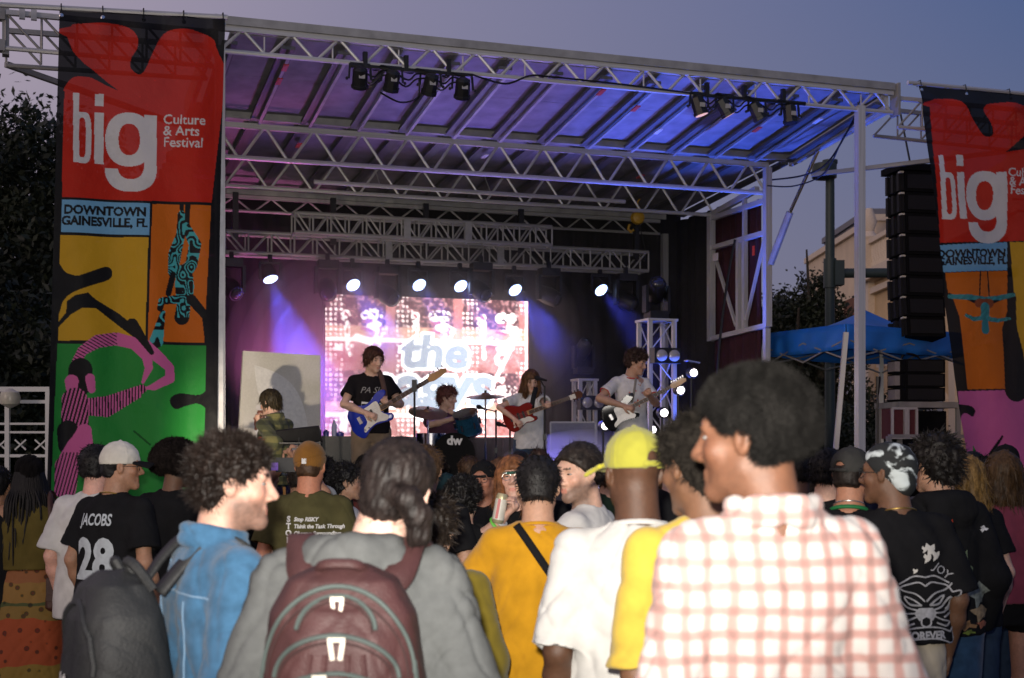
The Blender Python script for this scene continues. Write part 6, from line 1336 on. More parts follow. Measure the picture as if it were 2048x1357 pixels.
def skirt_mat():
    m = bpy.data.materials.new('printed skirt'); m.use_nodes = True; t = m.node_tree; b = t.nodes['Principled BSDF']; b.inputs['Roughness'].default_value = .85
    tcn = N(t, 'ShaderNodeTexCoord'); sp_ = N(t, 'ShaderNodeSeparateXYZ'); t.links.new(tcn.outputs['Object'], sp_.inputs[0]); nz = N(t, 'ShaderNodeTexNoise'); nz.inputs['Scale'].default_value = 4; t.links.new(tcn.outputs['Object'], nz.inputs['Vector'])
    ad = N(t, 'ShaderNodeMath', operation='MULTIPLY_ADD'); ad.inputs[1].default_value = .12; t.links.new(nz.outputs[0], ad.inputs[0]); t.links.new(sp_.outputs['Z'], ad.inputs[2])
    r = N(t, 'ShaderNodeValToRGB'); r.color_ramp.interpolation = 'CONSTANT'; t.links.new(ad.outputs[0], r.inputs[0]); els = [(0, (.05, .05, .02)), (.25, (.34, .03, .10)), (.33, (.22, .14, .02)), (.52, (.30, .055, .012)), (.78, (.20, .12, .025)), (.86, (.06, .07, .02)), (.885, (.24, .13, .03)), (1.0, (.24, .09, .03))]
    r.color_ramp.elements[0].color = (*els[0][1], 1); r.color_ramp.elements[1].position = els[1][0]; r.color_ramp.elements[1].color = (*els[1][1], 1)
    for p, c in els[2:]: e = r.color_ramp.elements.new(p); e.color = (*c, 1)
    vo = N(t, 'ShaderNodeTexVoronoi'); vo.inputs['Scale'].default_value = 17; t.links.new(tcn.outputs['Object'], vo.inputs['Vector']); r2 = N(t, 'ShaderNodeValToRGB'); r2.color_ramp.elements[0].position = .10; r2.color_ramp.elements[0].color = (.28, .02, .12, 1); r2.color_ramp.elements[1].position = .36; r2.color_ramp.elements[1].color = (1, 1, 1, 1); e = r2.color_ramp.elements.new(.22); e.color = (.05, .16, .14, 1); e = r2.color_ramp.elements.new(.28); e.color = (1, .9, .6, 1)
    t.links.new(vo.outputs['Distance'], r2.inputs[0]); mu = N(t, 'ShaderNodeMixRGB', blend_type='MULTIPLY'); mu.inputs[0].default_value = .8; t.links.new(r.outputs[0], mu.inputs[1]); t.links.new(r2.outputs[0], mu.inputs[2]); t.links.new(mu.outputs[0], b.inputs['Base Color']); return m
C_BLK = cloth('black', (.011, .011, .012)); C_WHT = cloth('plain white', (.52, .51, .485)); C_DEN = cloth('denim shirt', (.045, .12, .215), noise=.3, nscale=24); C_JEAN = cloth('blue denim', (.025, .06, .12), noise=.3, nscale=20); C_GRYH = cloth('grey fleece', (.095, .10, .10), noise=.12, nscale=40)
M_GOLD = mat('gold', (.6, .4, .12), .3, .9); M_SILV = mat('silver', (.7, .7, .68), .25, .9); M_LIME = mat('lime wristband', (.16, .55, .08), .5); M_WRB = mat('white wristband', (.6, .6, .58), .5)
def project(VF, pts, back=True, off=.004):
    bvh = BVHTree.FromPolygons([tuple(v) for v in VF[0]], [tuple(f) for f in VF[1]]); out = []; sg = 1 if back else -1
    for x, z in pts:
        h = bvh.ray_cast(Vector((x, -2 * sg, z)), Vector((0, sg, 0)))
        if h[0]: out.append(h[0] + Vector((0, -sg * off, 0)))
    return out
def ribbon(name, pts, wd, m, parent, M=None, n=None, th=.004):
    """flat band along pts, its face turned to n(p)"""
    P = catmull([Vector(p) for p in pts], 6, False); V = []; F = []
    for i, p in enumerate(P):
        d = (P[min(i + 1, len(P) - 1)] - P[max(i - 1, 0)]).normalized(); nn = Vector(n(p)) if n else Vector((0, -1, 0)); s_ = d.cross(nn).normalized() * wd / 2; V += [tuple(p - s_), tuple(p + s_)]
    for i in range(len(P) - 1): F.append((2 * i, 2 * i + 1, 2 * i + 3, 2 * i + 2))
    o = mobj(name, mesh_np(name, V, F), m, parent, M); md = o.modifiers.new('s', 'SOLIDIFY'); md.thickness = th; md.offset = 0; return o
def backpack(P, label, m, mtrim, zlo=.93, ztop=1.44, wd=.16, dep=.11, yc=-.225, pocket=True, tilt=0., xs=0., sxo=.105):
    k = P['k']; r = empty('backpack', P['root'].matrix_world.copy() @ Matrix.Translation((xs, 0, 0)) @ Matrix.Rotation(tilt, 4, 'Y'), label, 'backpack')
    B = Field((-.26, -.46, zlo - .1), (.26, .02, ztop + .1), .0065); L = ztop - zlo
    B.prof(np.array([zlo, zlo + .04, zlo + L * .5, zlo + L * .8, zlo + L * .94, ztop]), [wd * .85, wd, wd * 1.02, wd * .9, wd * .68, wd * .3], [dep * .8, dep, dep, dep * .85, dep * .62, dep * .3], [yc] * 6, .03, 3.0)
    if pocket: B.prof(np.array([zlo + .01, zlo + .04, zlo + L * .30, zlo + L * .48, zlo + L * .56]), [wd * .8, wd * .84, wd * .84, wd * .7, wd * .35], [.06, .075, .075, .06, .03], [yc - dep * .72] * 5, .018, 3.2); B.prof(np.array([zlo + L * .5, zlo + L * .56, zlo + L * .72, zlo + L * .82]), [wd * .5, wd * .66, wd * .56, wd * .3], [.045, .05, .045, .02], [yc - dep * .72] * 4, .018, 3)
    o, BV, BF = field_mesh(B, 'bag', m, r, folds(.006, 77))
    kk = k
    for s_ in (-1, 1):
        pts = [(s_ * wd * .45, yc + dep * .6, ztop - .05), (s_ * .085, -.115, 1.455 * kk), (s_ * .098, -.045, 1.495 * kk), (s_ * .105, .035, 1.475 * kk), (s_ * .115, .105, 1.36 * kk), (s_ * .13, .10, 1.2 * kk), (s_ * .16, -.02, 1.05 * kk), (s_ * wd * .9, yc + dep * .3, zlo + .06)]
        bv = BVHTree.FromPolygons([tuple(v) for v in P['shirt'][0]], [tuple(f) for f in P['shirt'][1]]); off_ = Vector((xs, 0, 0)); sx_ = sxo
        def dn(x, y):
            h_ = bv.ray_cast(Vector((x + xs, y, 2.2)), Vector((0, 0, -1))); return Vector((x, y, (h_[0].z if h_[0] else 1.45 * kk) + .012))
        def fw(x, z, sg):
            h_ = bv.ray_cast(Vector((x + xs, -sg * 2, z)), Vector((0, sg, 0))); return Vector((x, (h_[0].y if h_[0] else 0) - sg * .012, z))
        top_ = dn(s_ * (sx_ + .012), -.02)
        pts = [Vector((s_ * wd * .5, yc + dep * .7, ztop - .06)), fw(s_ * (sx_ - .01), top_.z - .06, 1), dn(s_ * (sx_ + .005), -.055), top_, dn(s_ * (sx_ + .02), .03), fw(s_ * (sx_ + .02), top_.z - .09, -1), fw(s_ * (sx_ + .015), top_.z - .24, -1), Vector((s_ * (wd + .03), -.02, top_.z - .42)), Vector((s_ * wd * .9, yc + dep * .3, zlo + .06))]
        ribbon('shoulder_strap', pts, .066, m, r, None, lambda p: (0, (p.y + .02) * 1.5, (p.z - top_.z + .11) * 1.2) if p.z > top_.z - .3 else (s_, 0, 0), .014)
        # trim along the strap
    return r, (BV, BF), (zlo, L, wd)
def trim_arc(VF, r, pts, m, rad=.006, off=.002, name='piping'):
    q = project(VF, pts, True, off)
    if len(q) > 2: MB().tube(q, rad, 6).build(name, m, r, True)
def pull(VF, r, x, z, m, s=1.0):
    q = project(VF, [(x, z)], True, .006)
    if not q: return
    o = q[0]
    for dx in (-.009, .009): MB().box((0, 0, -.018), (.009, .007, .036)).build('zip_pull', m, r, False, Matrix.Translation(o + Vector((dx * s * 1.4, 0, 0))) @ Matrix.Rotation(.15 * (1 if dx > 0 else -1), 4, 'Y') @ Matrix.Scale(s, 4))
    MB().box((0, 0, .004), (.034 * s, .009, .009)).build('zip_slider', m, r, False, Matrix.Translation(o))
HG = (.0042,)
# --- 1 man in the checked shirt
M_PLAID = plaid_mat('red check', (.47, .44, .415), (.37, .215, .19), .047, .15, soft=.42, mixdark=.66, distort=.022)
PL = person('tall man in a red and white checked shirt with a short afro', 1540, 728, 2.86, 6, skin=(.15, .068, .038), hair=('afro', (.0085, .008, .0075), .0042, .44), ht=.026, head=(60, -3, 0), face=True, beard=.18, top=dict(type='long', sleeve=1.3, m=M_PLAID, bag=.022, hem=.8, collar=True, amp=.014, res=.007), legs=dict(m=C_JEAN, loose=.02), res=.0058, seed=21, g=.92, hoff=.0)
# --- 2 hooded sweater, ponytail, maroon backpack
PH = person('person in a grey hooded sweater with a dark ponytail', 720, 866, 3.35, -2, skin=(.66, .42, .33), hair=('pony', (.014, .010, .009), .0042, 1.3, [(.03, -.10, -.01), (.075, -.11, -.02), (.10, -.09, -.05), (.108, -.075, -.095), (.10, -.065, -.135)]), ht=.012, head=(-14, -10, 12), top=dict(type='hoodie', m=C_GRYH, bag=.05, hem=.82, amp=.014, res=.0075), res=.006, seed=22, g=1.12, hoff=.045)
M_MARP = mat('maroon nylon', (.050, .019, .019), .6, 0, .2, 14, .5, 180); M_TEALT = mat('grey green piping', (.05, .068, .064), .7); M_MET = mat('zip metal', (.62, .58, .50), .35, .5)
r, VF, (zl, L, wd) = backpack(PH, 'maroon backpack with grey green piping on the grey sweater', M_MARP, M_TEALT, .93, 1.462, .176, .12, -.25, sxo=.125)
ar = lambda w_, z0, h_, n=24: [(w_ * math.cos(a), z0 + h_ * math.sin(a)) for a in np.linspace(math.pi * .98, math.pi * .02, n)]
for (w_, zt_, h_) in ((.165, 1.42, .20), (.085, 1.40, .075), (.135, 1.32, .10), (.15, 1.24, .10), (.15, 1.15, .08)): trim_arc(VF, r, ar(w_, zt_ - h_, h_, 30), M_TEALT, .0055); trim_arc(VF, r, ar(w_ * .93, zt_ - h_ - .004, h_ * .9, 30), mat('dark seam', (.03, .012, .012), .8), .0025, .004, 'zip_line')
for s_ in (-1, 1): trim_arc(VF, r, [(s_ * (.165 + .004 * math.sin(q)), 1.0 + q * .026) for q in range(11)], M_TEALT, .006)
pull(VF, r, .0, 1.39, M_MET, .85); pull(VF, r, .005, 1.308, M_MET, 1.1); pull(VF, r, -.03, 1.23, M_MET, .9)
for x0, x1 in ((-.05, -.075), (.06, .08), (-.02, -.03), (.03, .025)): trim_arc(VF, r, [(x0 + (x1 - x0) * q / 8, 1.28 - q * .02) for q in range(9)], M_MARP, .008, -.003, 'fold')
MB().tube(catmull([(-.055, -.24, 1.435), (-.04, -.30, 1.462), (0, -.31, 1.467), (.04, -.30, 1.462), (.055, -.24, 1.435)], 5, False), .012, 8).build('carry_handle', M_MARP, r, True)
# --- 3 denim shirt and black backpack
PD = person('man with dark curly hair and beard in a blue denim shirt', 445, 866, 3.75, -58, skin=(.62, .36, .27), hair=('curly', (.015, .010, .008), .0042, .55), ht=.018, head=(-26, -4, 0), face=True, beard=.75, top=dict(type='long', m=C_DEN, bag=.035, hem=.82, collar=True, amp=.011, res=.0075), res=.006, seed=23, g=1.05)
M_STI = cloth('denim stitch', (.16, .27, .40))
for pts in ([(-.17 + .34 * u, 1.34 + .012 * math.sin(u * 3.1)) for u in np.linspace(0, 1, 24)], [(-.165 - .004 * u, 1.42 - .2 * u) for u in np.linspace(0, 1, 12)], [(-.09, 1.33 - .4 * u) for u in np.linspace(0, 1, 16)], [(.09, 1.33 - .4 * u) for u in np.linspace(0, 1, 16)]):
    q = project(PD['shirt'], [(x, z * PD['k']) for x, z in pts], True, .0005)
    if len(q) > 2: MB().tube(q, .003, 5).build('stitching', M_STI, PD['root'], True)
M_BPK = mat('black nylon', (.020, .021, .022), .62, 0, .3, 9, .5, 120)
r, VF, (zl, L, wd) = backpack(PD, 'black backpack with a small white logo on the denim shirt', M_BPK, M_BPK, .80, 1.40, .165, .13, -.27, False, -.05)
V2, T2 = text_tris('ark', .07, .004); 
V2, T2 = poly_tris([(-.018, -.035), (.012, -.035), (.02, -.005), (.008, .004), (.022, .014), (.016, .03), (-.002, .012), (-.006, .034), (-.016, .03), (-.01, .0), (-.022, -.01)]); decal(r, VF, V2, T2, -.03, zl + L * .52, M_WRB, 'logo', True, .004, .02); decal(r, VF, V2 * .8, T2, .03, zl + L * .16, M_WRB, 'logo', True, .004, .02)
trim_arc(VF, r, ar(wd * .85, zl + L * .55, L * .32), M_BPK, .009)
for s_ in (-1, 1): MB().tube(catmull([(s_ * .05, -.22, 1.37), (s_ * .05, -.25, 1.42), (s_ * .09, -.24, 1.41), (s_ * .10, -.2, 1.35)], 5, False), .014, 8).build('gathered_top', M_BPK, r, True)
kk = PD['k']; 
# --- 4 white tee, yellow cap
C_YEL = cloth('yellow mesh', (.33, .32, .045), noise=.1); C_YLB = cloth('yellow band', (.46, .42, .04))
PW = person('large man in a plain white shirt and yellow mesh cap', 1276, 846, 4.1, 0, skin=DK, hair=None, ht=.03, head=(14, -4, 0), cap=dict(type='cap', m=C_YEL, brim=C_YLB, yaw=20, open=True, tall=.008), top=dict(m=C_WHT, bag=.036, hem=.70, sleeve=.95, amp=.014, res=.0075), legs=dict(m=C_BLK), res=.0065, seed=24, g=1.08, armL=((-.23, .05, .9), (-.3, -1, 0), 'relax'))
ring_at(PW, V3(0, -.005, 1.478) * PW['k'], (0, .25, 1), .080, .008, C_WHT, 'collar_rib')
for s_ in (-1, 1): q = project(PW['shirt'], [(s_ * (.175 - .012 * math.sin(u * 3)) * PW['k'], (1.44 - .2 * u) * PW['k']) for u in np.linspace(0, 1, 10)], True, -.001); MB().tube(q, .0025, 5).build('seam', C_WHT, PW['root'], True) if len(q) > 1 else None
# --- 5 yellow tee, short twists
PY = person('man with short twisted hair in a pale yellow shirt', 1422, 797, 3.6, 4, skin=BRN, hair=('dreads', (.014, .012, .010), .0045, 1.3), ht=.05, head=(30, -8, 0), top=dict(m=cloth('pale yellow', (.48, .34, .05)), bag=.024, hem=.8, sleeve=.95, res=.0075, amp=.011), res=.0065, seed=25, g=.95, armL=((-.18, .05, .9), (-.3, -1, 0), 'relax'))
ring_at(PY, V3(0, -.02, 1.475) * PY['k'], (0, .3, 1), .075, .006, M_SILV, 'necklace')
# --- 6 mustard tee, cross-body strap
PM = person('person with black tied hair in a mustard shirt', 1075, 905, 5.35, 4, skin=MID, hair=('short', HB, .005, 1.6), ht=.02, head=(-6, -6, 0), top=dict(m=cloth('mustard', (.50, .245, .012)), bag=.026, hem=.84, sleeve=.8, amp=.009), legs=dict(m=C_JEAN, loose=.02), res=.007, seed=26, armL=((-.10, .24, 1.10), (-1, -.2, -.3), 'relax'), armR=((.10, .24, 1.12), (1, -.2, -.3), 'relax'), g=1.0)
ring_at(PM, V3(0, -.005, 1.475) * PM['k'], (0, .25, 1), .079, .007, cloth('mustard', (.5, .24, .01)), 'collar_rib')
k = PM['k']; q = project(PM['shirt'], [(-.085 + .26 * u, (1.485 - .40 * u) * k) for u in np.linspace(0, 1, 14)], True, .008)
o = ribbon('crossbody_strap', q, .03, C_BLK, None); o.matrix_world = PM['root'].matrix_world; tag(o, 'black cross-body strap over the mustard shirt', 'strap')
o = MB().box((0, 0, 0), (.04, .02, .06), Matrix.Rotation(.55, 3, 'Y')).build('buckle', M_BLK, o); o.location = q[8] + Vector((0, -.012, 0))
# --- 7 bearded man
person('bearded man in a white shirt turning left to talk', 1170, 878, 5.95, 66, skin=LGT, hair=('short', (.020, .015, .012), .005, 2.0), ht=.022, head=(62, -8, 0), face=True, beard=.75, top=dict(m=C_WHT, bag=.03, hem=.82), res=.0066, seed=27, armL=((-.14, .24, 1.28), (-1, -.3, -.5), 'relax'))
# --- 8 face under the green cap, drink can
b = basis(1022, 905, 7.4, .03, 0, 172)
PG_ = person('person facing the camera in a backwards green cap and glasses', 1030, 905, 7.4, 172, skin=(.60, .36, .27), hair=('mane', (.20, .08, .03)), ht=.03, head=(4, 6, 3), face=True, glasses=M_SILV, cap=dict(type='cap', m=cloth('green cap', (.035, .10, .075)), yaw=180, open=True), top=dict(m=C_BLK, bag=.03, hem=.84), armR=(b(1000, 1034, 7.1), (1, -.2, -1), 'grip', (0, .3, 1)), res=.0066, seed=28, legs=dict(m=cloth('light denim', (.10, .17, .22))))
r = empty('drink_can', Matrix.Translation(at(1000, 1018, 7.08)) @ Matrix.Rotation(.18, 4, 'Y'), 'pale drink can with a red stripe held up in the crowd', 'can'); MB().lathe([(.024, -.075), (.031, -.065), (.031, .06), (.026, .075), (.025, .078)], 16).build('can_wall', mat('can gold', (.55, .5, .3), .3, .5), r, True); MB().lathe([(.0315, -.055), (.0315, .05)], 16).build('label', mat('can label', (.6, .58, .5), .4), r, True); MB().box((-.01, -.031, 0), (.014, .004, .1)).build('stripe', mat('can red', (.4, .02, .02), .4), r)
S, E, W_, _, _ = PG_['J']['R']; ring_at(PG_, W_ + (E - W_) * .12, E - W_, .034, .010, M_WRB, 'wristband'); ring_at(PG_, W_ + (E - W_) * .24, E - W_, .036, .009, M_LIME, 'wristband')
# --- 9 olive shirt with the printed list
PO = person('man in an olive shirt with a printed list and brown beanie', 618, 880, 7.7, -3, skin=(.50, .21, .12), hair=('short', HBR), ht=.03, head=(-6, 0, 0), cap=dict(type='beanie', m=cloth('brown beanie', (.22, .10, .022), noise=.2), hide=True, low=.05), top=dict(m=cloth('olive', (.075, .068, .028), noise=.2), bag=.03, hem=.80, sleeve=.7), res=.007, seed=29, g=1.08)
k = PO['k']; zz = 1.335
for i, tx in enumerate(('S - Stop RISKY', 'T - Think the Task Through', 'O - Observe Surroundings', 'P - Proceed Safely', '', 'W - Work as a Team', 'O - Own your own Safety', 'R - Reinsure the Safety of', 'K - Keep Focused!')):
    if tx: V2, T2 = text_tris(tx[4:], .03, .0012, .2, 'LEFT', .92); decal(PO['root'], PO['shirt'], V2, T2, -.055, (zz - .038 * i) * k, M_PRW, 'printed_line', True, .004, .03); V2, T2 = text_tris(tx[:1], .042, .0022); decal(PO['root'], PO['shirt'], V2, T2, -.085, (zz - .003 - .038 * i) * k, M_PRW, 'printed_letter', True, .004, .03)
V2, T2 = text_tris('Hope is not our', .042, .001, .3, 'LEFT'); decal(PO['root'], PO['shirt'], V2, T2, -.10, (zz - .40) * k, M_PRW, 'printed_line', True, .004, .03)
o = MB().box((0, 0, 0), (.025, .006, .03)).build('cap_badge', M_PRW, PO['root']); o.location = PO['hx'](V3(.0, -.118, .03))
# --- 10 number jersey, white cap
C_CRM = cloth('cream cap', (.58, .55, .48))
PJ = person('man in a black number 28 jersey and white cap, in profile', 232, 878, 7.5, -26, skin=TAN, hair=('short', HB), ht=.035, head=(-52, -2, 0), face=True, glasses=M_BLK, cap=dict(type='cap', m=C_CRM, brim=C_BLK, tall=.012, hide=True), top=dict(type='jersey', m=C_BLK, bag=.045, hem=.74), res=.0066, seed=30, g=1.08)
k = PJ['k']
for tx, z, sz, sx_, bo in (('JACOBS', 1.325, .085, .72, .002), ('28', 1.045, .29, .88, .012)): V2, T2 = text_tris(tx, sz, bo, 0, 'CENTER', sx_); decal(PJ['root'], PJ['shirt'], V2, T2, -.01, z * k, mat('pale grey numerals', (.45, .50, .52), .7), 'numerals', True, .005, .02)
ring_at(PJ, V3(0, -.02, 1.478) * k, (0, .3, 1), .072, .004, M_GOLD, 'necklace')
o = MB().box((0, 0, 0), (.006, .045, .03)).build('cap_badge', mat('cap badge', (.12, .08, .3), .6), PJ['root']); o.matrix_local = Matrix.Translation(PJ['hx'](V3(-.088, -.03, .055))) @ Matrix(PJ['Rh']).to_4x4()
V2, T2 = text_tris('28', .05, .002)
# --- others, mostly heads and shoulders
person('person in a loose white shirt beside the number jersey', 190, 884, 7.9, -8, skin=PINKS, hair=('short', HB, .006, 2.2), ht=.03, head=(-20, 0, 0), top=dict(m=C_WHT, bag=.05, hem=.78, sleeve=.85), res=.008, seed=31, g=1.0)
PB = person('woman with long dark braids, olive tank top and printed skirt', 60, 908, 8.2, 8, sex='f', skin=TAN, hair=('braids', (.006, .005, .005)), ht=.015, head=(20, 0, 0), top=dict(type='tank', m=cloth('olive tank', (.10, .075, .02)), bag=.012, hem=1.06), legs=dict(type='skirt', m=skirt_mat()), armR=((.24, .12, 1.10), (.6, -1, -.2), 'relax'), res=.008, seed=32, g=1.12)
k = PB['k']; o = empty('shoulder_bag', PB['root'].matrix_world @ Matrix.Translation((.24, -.16, .93 * k)), 'small dark brown shoulder bag at the hip of the woman with braids', 'bag'); M_LTH = mat('brown leather', (.045, .016, .010), .45, 0, .3, 12, .3, 80)
f = Field((-.2, -.12, -.2), (.2, .12, .2), .008); f.prof(np.array([-.11, -.09, 0, .07, .1]), [.10, .125, .12, .115, .1], [.04, .05, .045, .035, .03], [0] * 5, .02, 3.5); field_mesh(f, 'pouch', M_LTH, o, folds(.004, 5)); MB().box((0, -.055, .02), (.22, .008, .13)).build('flap', M_LTH, o)
ribbon('bag_strap', [(-.01, -.03, .1), (-.07, -.02, .3), (-.10, .02, .5), (-.105, .10, .57), (-.1, .25, .48)], .03, M_LTH, o, None, lambda p: (.3, -1, .2))
person('person with a big dark afro in black, behind the denim shirt', 345, 876, 8.9, -10, skin=BRN, hair=('afro', (.012, .009, .008), .006, 1.7), ht=.08, head=(-30, -4, 0), top=dict(type='long', m=C_BLK, bag=.04), res=.008, seed=33)
person('person in a speckled cap and black shirt left of the beanie', 531, 912, 8.8, -10, skin=MID, hair=('short', HDB), ht=.03, cap=dict(type='cap', m=noise_mat('speckled cap', (.03, .035, .03), (.16, .19, .17), 60, .5), hide=True, yaw=-30), top=dict(m=C_BLK), res=.009, seed=34)
b = basis(598, 915, 8.6, .02, 0, -4)
PP = person('person in a grey shirt filming with raised arms behind the beanie', 600, 915, 8.6, -4, skin=TAN, hair=('short', HDB), top=dict(m=cloth('heather grey', (.20, .21, .23)), bag=.03, sleeve=.8), armL=(b(560, 935, 8.35), (-1, 0, -1), 'grip'), armR=(b(595, 925, 8.3), (1, 0, -1), 'grip'), res=.0085, seed=35)
r = empty('video_camera', Matrix.Translation(at(573, 930, 8.28)), 'small black camera with lit violet screen held up in the crowd', 'camera'); MB().box((0, 0, 0), (.12, .05, .085)).build('camera_case', M_BLK, r); MB().lathe([(.03, 0), (.028, .06)], 14, Matrix.Translation((.02, .03, 0)) @ Matrix.Rotation(R(-90), 4, 'X')).build('lens', M_LENSD, r, True); MB().box((-.065, -.03, -.01), (.04, .006, .045)).build('viewfinder', mat('violet screen', (.1, .05, .2), .3, emit=(.25, .12, .6), estr=.35), r)
person('dark haired woman with earrings looking right beside the beanie', 688, 922, 8.9, -60, sex='f', skin=MID, hair=('wavy', HB), ht=.03, head=(-30, 0, 0), face=True, top=dict(m=cloth('pale top', (.4, .4, .42))), res=.008, seed=36)
person('light brown haired man in black seen past the ponytail', 848, 884, 7.0, -5, skin=MID, hair=('short', (.07, .04, .02), .006, 2.4), ht=.03, top=dict(m=C_BLK), res=.0085, seed=37)
person('person in a dark teal cap among the heads below the drums', 893, 940, 8.4, 10, skin=MID, hair=('short', HDB), ht=.03, cap=dict(type='cap', m=cloth('dark teal', (.012, .03, .035)), hide=True, yaw=30), top=dict(m=C_BLK), res=.009, seed=38)
person('dark curly haired person in a black shirt left of the can', 925, 948, 7.2, -12, skin=LGT, hair=('curly', HB), ht=.035, top=dict(m=C_BLK, bag=.04, sleeve=.75), armL=((-.2, .2, 1.0), (-1, -.2, -.4), 'relax'), armR=((.22, .16, 1.06), (1, -.3, -.3), 'relax'), res=.0085, seed=39)
person('person in a backwards dark cap and sunglasses below the drums', 968, 915, 8.6, 165, skin=(.36, .16, .10), hair=('short', HBR), ht=.03, face=True, glasses=M_BLK, cap=dict(type='cap', m=C_BLK, yaw=180, open=True), top=dict(m=C_BLK), res=.0085, seed=40)
person('long brown haired woman behind the green cap', 1002, 912, 9.0, -20, sex='f', skin=LGT, hair=('long', (.075, .035, .016)), top=dict(m=cloth('denim blue top', (.05, .1, .2))), res=.009, seed=41)
person('woman with dark hair in a top bun below the singer', 1078, 893, 8.2, 0, sex='f', skin=LGT, hair=('bun', (.03, .015, .010), .006, 2.2), ht=.05, top=dict(m=C_BLK), res=.009, seed=42)
person('short person in an olive corduroy jacket beside the ponytail', 862, 985, 4.9, -12, skin=LGT, hair=('wavy', HDB), ht=.03, top=dict(type='long', m=cloth('olive corduroy', (.16, .12, .015)), bag=.04, collar=True), res=.0085, seed=43, g=1.05)
PR = person('person in a grey green cap and black shirt beyond the yellow cap', 1352, 856, 6.6, -6, skin=LGT, hair=('short', HBR, .006, 1.8), ht=.035, cap=dict(type='cap', m=cloth('grey green cap', (.075, .085, .06)), yaw=-30), top=dict(m=C_BLK, bag=.035), res=.0085, seed=44)
for q, (rr_, cc) in enumerate(((.12, (.40, .04, .02)), (.108, (.5, .3, .02)), (.096, (.35, .02, .02)))): pts = project(PR['shirt'], [(.05 + rr_ * math.cos(a), 1.16 * PR['k'] + rr_ * math.sin(a)) for a in np.linspace(.1, 3.0, 20)], True, .003); MB().tube(pts, .005, 5).build('rainbow_print', mat('arc%d' % q, cc, .7), PR['root'], True)
person('person in a bright pink shirt between the yellow and black shirts', 1392, 930, 5.4, 0, skin=PINKS, hair=('short', HBR), top=dict(m=cloth('pink shirt', (.62, .16, .26)), bag=.03), res=.009, seed=45)
person('dark haired man right of the afro, in profile', 1652, 893, 7.2, -30, skin=LGT, hair=('short', HB, .006, 2.2), ht=.025, head=(-20, 0, 0), face=True, top=dict(m=C_BLK), res=.0085, seed=46)
PC = person('man in a charcoal cap and black basketball vest with green trim', 1698, 886, 6.3, -14, skin=(.42, .20, .12), hair=('short', HDB), ht=.03, head=(-20, 0, 0), cap=dict(type='cap', m=cloth('charcoal cap', (.045, .045, .042)), yaw=-14, hide=True, open=True), top=dict(type='tank', m=C_BLK, bag=.03, hem=.78), res=.0078, seed=47)
k = PC['k']; M_GTR = mat('green trim', (.012, .16, .045), .7); ring_at(PC, V3(0, -.02, 1.468) * k, (0, .3, 1), .082, .009, M_GTR, 'neck_trim'); ring_at(PC, V3(0, -.02, 1.495) * k, (0, .35, 1), .068, .003, M_SILV, 'necklace')
for s_ in (-1, 1): pts = [(s_ * x, z * k) for x, z in ((.105, 1.43), (.108, 1.39), (.112, 1.34), (.125, 1.29), (.145, 1.26))]; q = project(PC['shirt'], pts, True, .003); MB().tube(q, .007, 6).build('arm_trim', M_GTR, PC['root'], True) if len(q) > 1 else None
V2, T2 = text_tris('BROWN', .085, .003, 0, 'CENTER', .9); decal(PC['root'], PC['shirt'], V2, T2, 0, 1.25 * k, M_PRW, 'printed_name', True, .004, .02)
V2, T2 = poly_tris([(-.011, -.02), (.011, -.02), (.011, .02), (-.011, .02)]); decal(PC['root'], PC['shirt'], V2, T2, 0, 1.365 * k, M_PRW, 'small_badge', True, .004, .02); V2, T2 = poly_tris([(-.009, -.018), (.0, -.018), (.003, .0), (-.002, .018), (-.009, .018)]); decal(PC['root'], PC['shirt'], V2, T2, 0, 1.365 * k, mat('badge blue', (.03, .08, .4), .6), 'small_badge', True, .006, .02)
V2, T2 = poly_tris([(.001, -.018), (.009, -.018), (.009, .018), (.0, .018), (.004, .0)]); decal(PC['root'], PC['shirt'], V2, T2, 0, 1.365 * k, mat('badge red', (.4, .02, .03), .6), 'small_badge', True, .006, .02)
# --- tiger print shirt, black and white head scarf
PT = person('person in a black tiger print shirt and black and white head scarf', 1790, 874, 5.6, 8, skin=BRN, hair=None, ht=.03, head=(48, -2, 0), face=True, glasses=M_BLK, cap=dict(type='scarf', m=noise_mat('splashed scarf', (.012, .014, .014), (.55, .62, .62), 14, .56, .04)), top=dict(m=C_BLK, bag=.045, hem=.96, sleeve=.9), legs=dict(m=noise_mat('cream trousers', (.50, .44, .33), (.46, .40, .30), 9, .5, .2), loose=.03), res=.0072, seed=48, g=1.02)
k = PT['k']; M_LINE = mat('pale line print', (.34, .34, .35), .7, 0, .3, 60)
def stroke(P, pts, rad=.004, m=M_LINE, name='tiger_print', n=5):
    c = [(v.x, v.y) for v in catmull(pts, n, False)]; q = project(P['shirt'], [(x, z * P['k']) for x, z in c], True, .002)
    if len(q) > 1: MB().tube(q, rad, 4).build(name, m, P['root'])
cx, cz = .06, 1.115
for s_ in (-1, 1):
    for pts in ([(.004, .015), (.04, .045), (.095, .06), (.12, .085)], [(.018, .0), (.05, .022), (.088, .036), (.065, .005), (.018, .0)], [(.03, -.02), (.08, -.005), (.115, .03), (.13, .0), (.1, -.02)], [(.03, -.03), (.09, -.03), (.145, -.01), (.15, -.03), (.09, -.05)], [(.03, -.04), (.08, -.06), (.12, -.07), (.1, -.085), (.05, -.07)], [(0, .075), (.025, .09), (.06, .085), (.1, .075), (.12, .05)], [(.02, -.05), (.02, -.075), (.0, -.085)], [(.12, .05), (.15, .055), (.14, .02)], [(0, .11), (.04, .115), (.08, .1), (.11, .085)]): stroke(PT, [(cx + s_ * x, cz + z) for x, z in pts])
